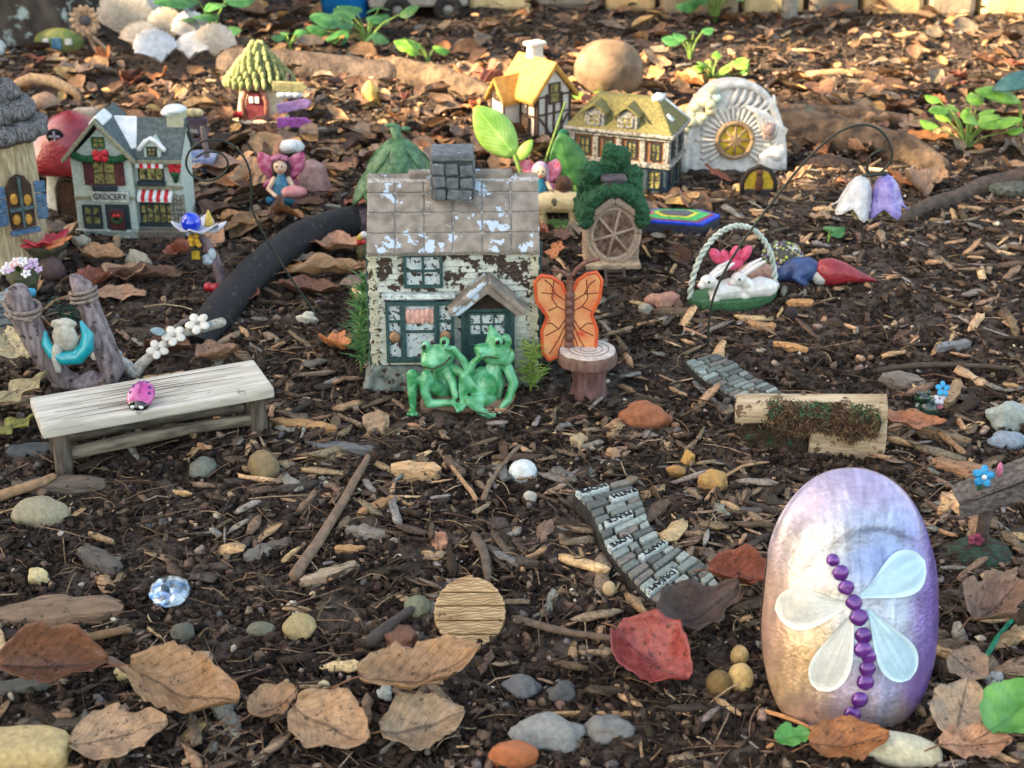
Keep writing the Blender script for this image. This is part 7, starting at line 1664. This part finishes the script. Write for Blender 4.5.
dryleaf(122, 752, 92, 60, (158, 130, 102), 'pale tan dry leaf with dark midrib at the bottom left', .3, .2, .1, 3, dz=.6)
dryleaf(276, 724, 50, 40, (148, 118, 90), 'small crinkled pinkish dry leaf between two larger ones', .6, .5, .3, 4)
dryleaf(332, 746, 84, 70, (162, 130, 98), 'broad smooth pinkish-tan dry leaf at the bottom', -.5, .3, .15, 5)
dryleaf(422, 706, 118, 60, (156, 124, 92), 'long curved tan dry leaf below the plank disc', .32, .55, .35, 6, dz=1.6)
dryleaf(424, 742, 82, 66, (142, 122, 98), 'greyish dry leaf under the long curved one', .3, .3, .2, 7, dz=.5)
dryleaf(652, 684, 88, 74, (142, 62, 60), 'glossy red leaf with curled edges, folded along its middle', -.75, .5, .35, 8, c2=(178, 92, 84), gloss=.35, tilt=.1, dz=1.0, vein=.6)
dryleaf(696, 640, 92, 60, (76, 62, 56), 'dark wrinkled brown leaf behind the red leaf', .5, .4, .35, 9, dz=1.4)
dryleaf(744, 596, 70, 44, (132, 74, 56), 'rusty cupped leaf wedged left of the dragonfly rock', -.1, .7, .2, 10, dz=.8)
dryleaf(912, 440, 62, 36, (158, 102, 66), 'glossy chestnut-brown leaf with a pink edge right of the mossy log', -.15, .35, .2, 11, c2=(186, 124, 86), gloss=.35, dz=1.6)
dryleaf(988, 636, 74, 60, (128, 104, 88), 'brown curled leaf with pale tip right of the dragonfly rock', .7, .7, .4, 12, dz=1.5)
dryleaf(965, 684, 40, 44, (146, 122, 100), 'small rounded tan leaf right of the dragonfly rock', -.8, .2, .1, 13)
dryleaf(958, 728, 74, 58, (164, 144, 120), 'light tan leaf with dark midrib below the rounded one', 1.2, .15, .1, 14)
dryleaf(972, 762, 70, 40, (166, 128, 102), 'pinkish strip of dry leaf at the bottom right', .1, .2, .1, 15)
dryleaf(846, 762, 78, 50, (150, 94, 54), 'orange-brown leaf cut by the bottom edge under the rock', .15, .35, .2, 16, c2=(176, 118, 70))
dryleaf(1008, 750, 80, 60, (70, 132, 52), 'fresh green leaf in the bottom right corner', .7, .3, .1, 17, name='green_leaf', c2=(110, 168, 84), vein=-.5, gloss=.4, dz=2.2)
dryleaf(790, 766, 36, 26, (66, 132, 56), 'small fresh green leaf at the bottom edge', .2, .3, .1, 18, name='green_leaf', c2=(100, 160, 80), vein=-.5, dz=1.6)
dryleaf(20, 380, 76, 40, (176, 164, 128), 'pale cream lobed oak leaf at the left edge behind the bench', -1.0, .25, .25, 19, lobes=3, dz=3)
dryleaf(18, 414, 84, 44, (166, 150, 112), 'beige lobed oak leaf left of the bench', 1.0, .3, .2, 20, lobes=3, dz=2)
dryleaf(12, 442, 60, 36, (128, 124, 60), 'olive-yellow lobed leaf at the left edge below the beige one', .9, .3, .1, 21, lobes=3, dz=1.4)
dryleaf(122, 300, 52, 36, (164, 130, 104), 'flat pinkish-tan leaf with dark midrib right of the driftwood posts', -.1, .15, .1, 22)
dryleaf(238, 232, 44, 30, (176, 128, 88), 'orange-tan leaf behind the flower lamp', -.5, .4, .2, 23, dz=1.2)
dryleaf(336, 258, 60, 44, (170, 130, 104), 'pinkish-tan dry leaf tucked under the black pipe end', -.3, .4, .3, 24, dz=1.4)
dryleaf(330, 282, 76, 26, (160, 130, 98), 'long rolled tan leaf below the black pipe', .1, 1.1, .1, 25, dz=1)
dryleaf(310, 296, 64, 34, (110, 78, 64), 'shaded brown curled leaf beneath the rolled tan leaf', -.2, .6, .3, 26, dz=.5)
dryleaf(306, 268, 44, 20, (120, 102, 88), 'narrow grey-brown leaf under the middle of the black pipe', .1, .5, .2, 27, dz=.8)
dryleaf(924, 154, 44, 30, (206, 130, 62), 'sunlit bright orange leaf in front of the green weed', -.15, .35, .2, 28, c2=(226, 150, 80), dz=2)
dryleaf(104, 268, 50, 36, (172, 132, 96), 'orange-tan curled leaf below the footing of the grocery shop', -.4, .5, .3, 29, dz=1.2)
dryleaf(144, 284, 80, 22, (106, 80, 66), 'dark brown rolled leaf below the crumpled cream lump', 0, 1.0, .1, 30, dz=.8)
dryleaf(230, 178, 74, 40, (156, 124, 104), 'large pinkish-tan leaf lying inside the wire spiral', .05, .3, .1, 31, dz=1.4)
# many more dry leaves, each told by its look and by what lies nearest
rs = random.Random(77)
tn = [('tan', (168, 134, 102)), ('pinkish', (162, 126, 102)), ('dark brown', (104, 76, 62)), ('orange', (182, 120, 76)), ('grey-brown', (134, 114, 100)), ('reddish', (140, 84, 66))]
shp = [('flat', .12, .08), ('cupped', .75, .25), ('curled', .4, .6), ('half-folded', 1.1, .1)]
szs = [('small', 3.0), ('broad', 5.4), ('long narrow', 5.0)]
used = set(); cnt = 0; tries = 0
while cnt < 175 and tries < 4000:
    tries += 1
    Yw = rs.uniform(158, 262) if rs.random() < .9 else rs.uniform(128, 158); Xw = rs.uniform(-.34, .34) * Yw
    if Yw < 158 and Xw > -10: continue
    if Xw > 22 and Yw < 172: continue
    if Xw > 42 and Yw < 186: continue
    if any((Xw - a) ** 2 + (Yw - b) ** 2 < (r * .8) ** 2 for a, b, r in _exclude): continue
    a, b, c = rs.choice(tn), rs.choice(shp), rs.choice(szs)
    best = sorted(LAND, key=lambda l: (l[1] - Xw) ** 2 + (l[2] - Yw) ** 2)[0]
    dx, dy = Xw - best[1], Yw - best[2]
    where = ('right of' if dx > 0 else 'left of') if abs(dx) > abs(dy) * .8 else ('behind' if dy > 0 else 'in front of')
    lb = '%s %s %s dry leaf %s the %s' % (c[0], b[0], a[0], where, best[0])
    if lb in used: continue
    used.add(lb); cnt += 1
    L = c[1] * rs.uniform(.85, 1.15); W_ = L * (.4 if 'narrow' in c[0] else rs.uniform(.62, .8))
    p = Vector((Xw, Yw, gz(Xw, Yw) + .9)); u = unit(p)
    dryleaf(0, 0, L / u, W_ / u, a[1], lb, rs.random() * 2 * PI, b[1] * rs.uniform(.8, 1.2), b[2], 100 + cnt, tilt=rs.uniform(-.35, .35), roll=rs.uniform(-.35, .35), group='dry leaves scattered among the ornaments', pos=p, u=u, dz=0, lobes=rs.choice((0, 0, 0, 2, 3)), solid=.35)
# ------------------------------------------------------------------ loose mulch, crumbs, needles, litter (nobody could count these)
def ico(seed, amp, sq=1):
    p = (1 + 5 ** .5) / 2
    v = np.array([(-1, p, 0), (1, p, 0), (-1, -p, 0), (1, -p, 0), (0, -1, p), (0, 1, p), (0, -1, -p), (0, 1, -p), (p, 0, -1), (p, 0, 1), (-p, 0, -1), (-p, 0, 1)], float)
    v /= np.linalg.norm(v[0]); r = np.random.default_rng(seed); v *= 1 + (r.random((12, 1)) - .5) * amp
    f = np.array([(0, 11, 5), (0, 5, 1), (0, 1, 7), (0, 7, 10), (0, 10, 11), (1, 5, 9), (5, 11, 4), (11, 10, 2), (10, 7, 6), (7, 1, 8), (3, 9, 4), (3, 4, 2), (3, 2, 6), (3, 6, 8), (3, 8, 9), (4, 9, 5), (2, 4, 11), (6, 2, 10), (8, 6, 7), (9, 8, 1)])
    return v, f
def chip_base(seed):
    """a torn splinter of bark: five cross sections, ragged, unit length along x"""
    r = np.random.default_rng(seed); vs = []; fs = []; n = 5
    bend = r.uniform(-.12, .12)
    for i in range(n):
        x = -.5 + i / (n - 1) + r.uniform(-.05, .05); w_ = (.5 if 0 < i < n - 1 else r.uniform(.12, .5)) * r.uniform(.55, 1.25); h_ = (.5 if 0 < i < n - 1 else .3) * r.uniform(.7, 1.2)
        cy = bend * math.sin(PI * i / (n - 1)) + r.uniform(-.05, .05)
        for a, b in ((-1, -1), (1, -1), (1, .6), (.1, 1), (-1, .7)): vs.append((x + r.uniform(-.07, .07), cy + a * w_, b * h_ + r.uniform(-.25, .25)))
    for i in range(n - 1):
        for k in range(5):
            a = i * 5 + k; b = i * 5 + (k + 1) % 5; fs.append((a, b, b + 5, a + 5))
    fs.append((4, 3, 2, 1, 0)); o = (n - 1) * 5; fs.append(tuple(range(o, o + 5)))
    return np.array(vs), tri(fs)
def needle_base(seed):
    r = np.random.default_rng(seed); vs = []; fs = []; n = 6; k1, k2 = r.uniform(-.2, .2, 2)
    for i in range(n):
        t_ = i / (n - 1); x = -.5 + t_; cy = k1 * math.sin(PI * t_) + k2 * (t_ - .5) ** 2; cz = .1 * math.sin(PI * t_) * r.uniform(.4, 1)
        for a in range(3): vs.append((x, cy + .5 * .02 * math.cos(a * 2.1) * (1.2 - .5 * t_) * 2, cz + .02 * math.sin(a * 2.1)))
    for i in range(n - 1):
        for a in range(3):
            p = i * 3 + a; q = i * 3 + (a + 1) % 3; fs.append((p, q, q + 3, p + 3))
    return np.array(vs), tri(fs)
def litter_leaf(seed):
    r = np.random.default_rng(seed); vs = []; fs = []; n = 7; fold = r.uniform(.1, .7); curl = r.uniform(-.9, .9)
    for i in range(n):
        t_ = i / (n - 1); w_ = .36 * math.sin(PI * (t_ * .93 + .05)) ** .75
        for j in (-1, -.5, 0, .5, 1):
            wy = w_ * j * r.uniform(.85, 1.12)
            vs.append((t_ - .5, wy * (1 - fold * .25), abs(j) * w_ * fold + curl * (t_ - .5) ** 2 * .7 + r.uniform(-.03, .03)))
    for i in range(n - 1):
        for k in range(4):
            a = i * 5 + k; fs.append((a, a + 1, a + 6, a + 5))
    return np.array(vs), tri(fs)
mulchm = mat('bark_mulch', col=True, scale=4, rough=.9, bump=.05, bscale=14, var=.35, spec=.2)
crumbm = mat('soil_crumb', col=True, scale=3, rough=.95, bump=.04, bscale=12, var=.2, spec=.15)
littm = mat('leaf_litter', col=True, scale=1.2, rough=.7, bump=.04, bscale=6, var=.3, spec=.3)
def zed(X, Y): return ground_low(X, Y)
def S3(n, a, b, c): return np.stack([a, b, c], -1)
CH = [chip_base(i) for i in range(14)]; IC = [ico(i, 1.15) for i in range(10)]; NE = [needle_base(i) for i in range(8)]; LL = [litter_leaf(i) for i in range(14)]
brown = [lin(62, 51, 42), lin(98, 82, 68), lin(136, 116, 96), lin(176, 144, 110), lin(134, 128, 120), lin(208, 176, 134), lin(78, 70, 63)]
# crumbs of soil
n = 125000; X, Y = frustum_pts(n, 72, 330, exk=.5); n = len(X); s = .06 + .36 * rng.random(n) ** 4
scatter('soil_crumbs', IC, S3(n, X, Y, zed(X, Y) + .12), rotmats(n, 3), S3(n, s * (1 + rng.random(n)), s, s * .8), palette(n, [lin(42, 34, 29), lin(72, 59, 49), lin(112, 95, 80)], [5, 3, 1]), crumbm)
# clods of soil
n = 1700; X, Y = frustum_pts(n, 72, 300, exk=.8); n = len(X); s = .24 + .38 * rng.random(n) ** 3
scatter('soil_clods', [ico(80 + i, .9) for i in range(6)], S3(n, X, Y, zed(X, Y) + .15), rotmats(n, 3), S3(n, s * 1.2, s, s * .7), palette(n, [lin(48, 39, 34), lin(66, 55, 47), lin(84, 71, 62)], [4, 3, 1]), crumbm)
# shredded bark, thick in some places and thin in others
def patchy_pts(n, *a):
    X, Y = frustum_pts(int(n * 1.5), *a)
    d = vnoise(X / 17 + 60, Y / 17) * 1.5 + vnoise(X / 6 + 10, Y / 6) * .8 + (Y - 150) / 200 + .66
    k = rng.random(len(X)) < np.clip(d, .12, 1)
    return X[k][:n], Y[k][:n]
n = 25000; X, Y = patchy_pts(n, 72, 480, 1.05, .45, .8); n = len(X); L_ = .25 + 2.8 * rng.random(n) ** 3.2
scatter('bark_mulch', CH, S3(n, X, Y, zed(X, Y) + .22 + .25 * rng.random(n)), rotmats(n, .38), S3(n, L_, L_ * (.10 + .42 * rng.random(n) ** 1.6), .06 + .12 * rng.random(n)), palette(n, brown, [5, 7, 5.5, 2.2, 2.8, .9, 4]), mulchm)
n = 1900; X, Y = patchy_pts(n, 72, 330); n = len(X); L_ = 1.8 + 2.6 * rng.random(n) ** 2
scatter('bark_mulch', CH, S3(n, X, Y, zed(X, Y) + .4 + .3 * rng.random(n)), rotmats(n, .35), S3(n, L_, L_ * (.12 + .22 * rng.random(n)), .2 + .3 * rng.random(n)), palette(n, brown, [3, 5, 6, 3, 4, 1.6, 3]), mulchm)
# needles and fine twigs
n = 4800; X, Y = frustum_pts(n, 72, 300); n = len(X); L_ = 1.2 + 4 * rng.random(n) ** 2
scatter('fine_twigs', NE, S3(n, X, Y, zed(X, Y) + .35 + .2 * rng.random(n)), rotmats(n, .25), S3(n, L_, 1.2 + 2.6 * rng.random(n), 1.8 + 2 * rng.random(n)), palette(n, [lin(88, 72, 60), lin(132, 108, 84), lin(60, 50, 44), lin(168, 146, 120)], [4, 2.5, 4, 1]), mulchm, True)
# grit
n = 1500; X, Y = frustum_pts(n, 72, 260); n = len(X); s = .12 + .34 * rng.random(n) ** 2.5
scatter('grit', [ico(40 + i, .6) for i in range(5)], S3(n, X, Y, zed(X, Y) + .3), rotmats(n, 3), S3(n, s * 1.3, s, s * .8), palette(n, [lin(150, 132, 118), lin(104, 100, 98), lin(206, 196, 176), lin(168, 140, 110)], [3, 3, 1, 2]), mulchm, True)
# leaf litter of the shaded and sunny back ground
n = 3400; X, Y = frustum_pts(n, 205, 480, .95, .46); n = len(X)
X2, Y2 = frustum_pts(1100, 160, 215, 1, .42)
k_ = (vnoise(X2 / 16, Y2 / 16) + (Y2 - 185) / 60 - np.clip((X2 - 18) / 50, 0, .6) > -.05); X = np.concatenate([X, X2[k_]]); Y = np.concatenate([Y, Y2[k_]]); n = len(X)
L_ = 1.6 + 4 * rng.random(n) ** 2
scatter('leaf_litter', LL, S3(n, X, Y, zed(X, Y) + .7 + 1.0 * rng.random(n)), rotmats(n, .55), S3(n, L_, L_ * (.7 + .6 * rng.random(n)), L_ * .9), palette(n, [lin(120, 92, 68), lin(162, 128, 92), lin(86, 64, 50), lin(178, 142, 92), lin(112, 98, 84), lin(156, 106, 68)], [5, 3, 6, 1.5, 4, .7]), littm, True)
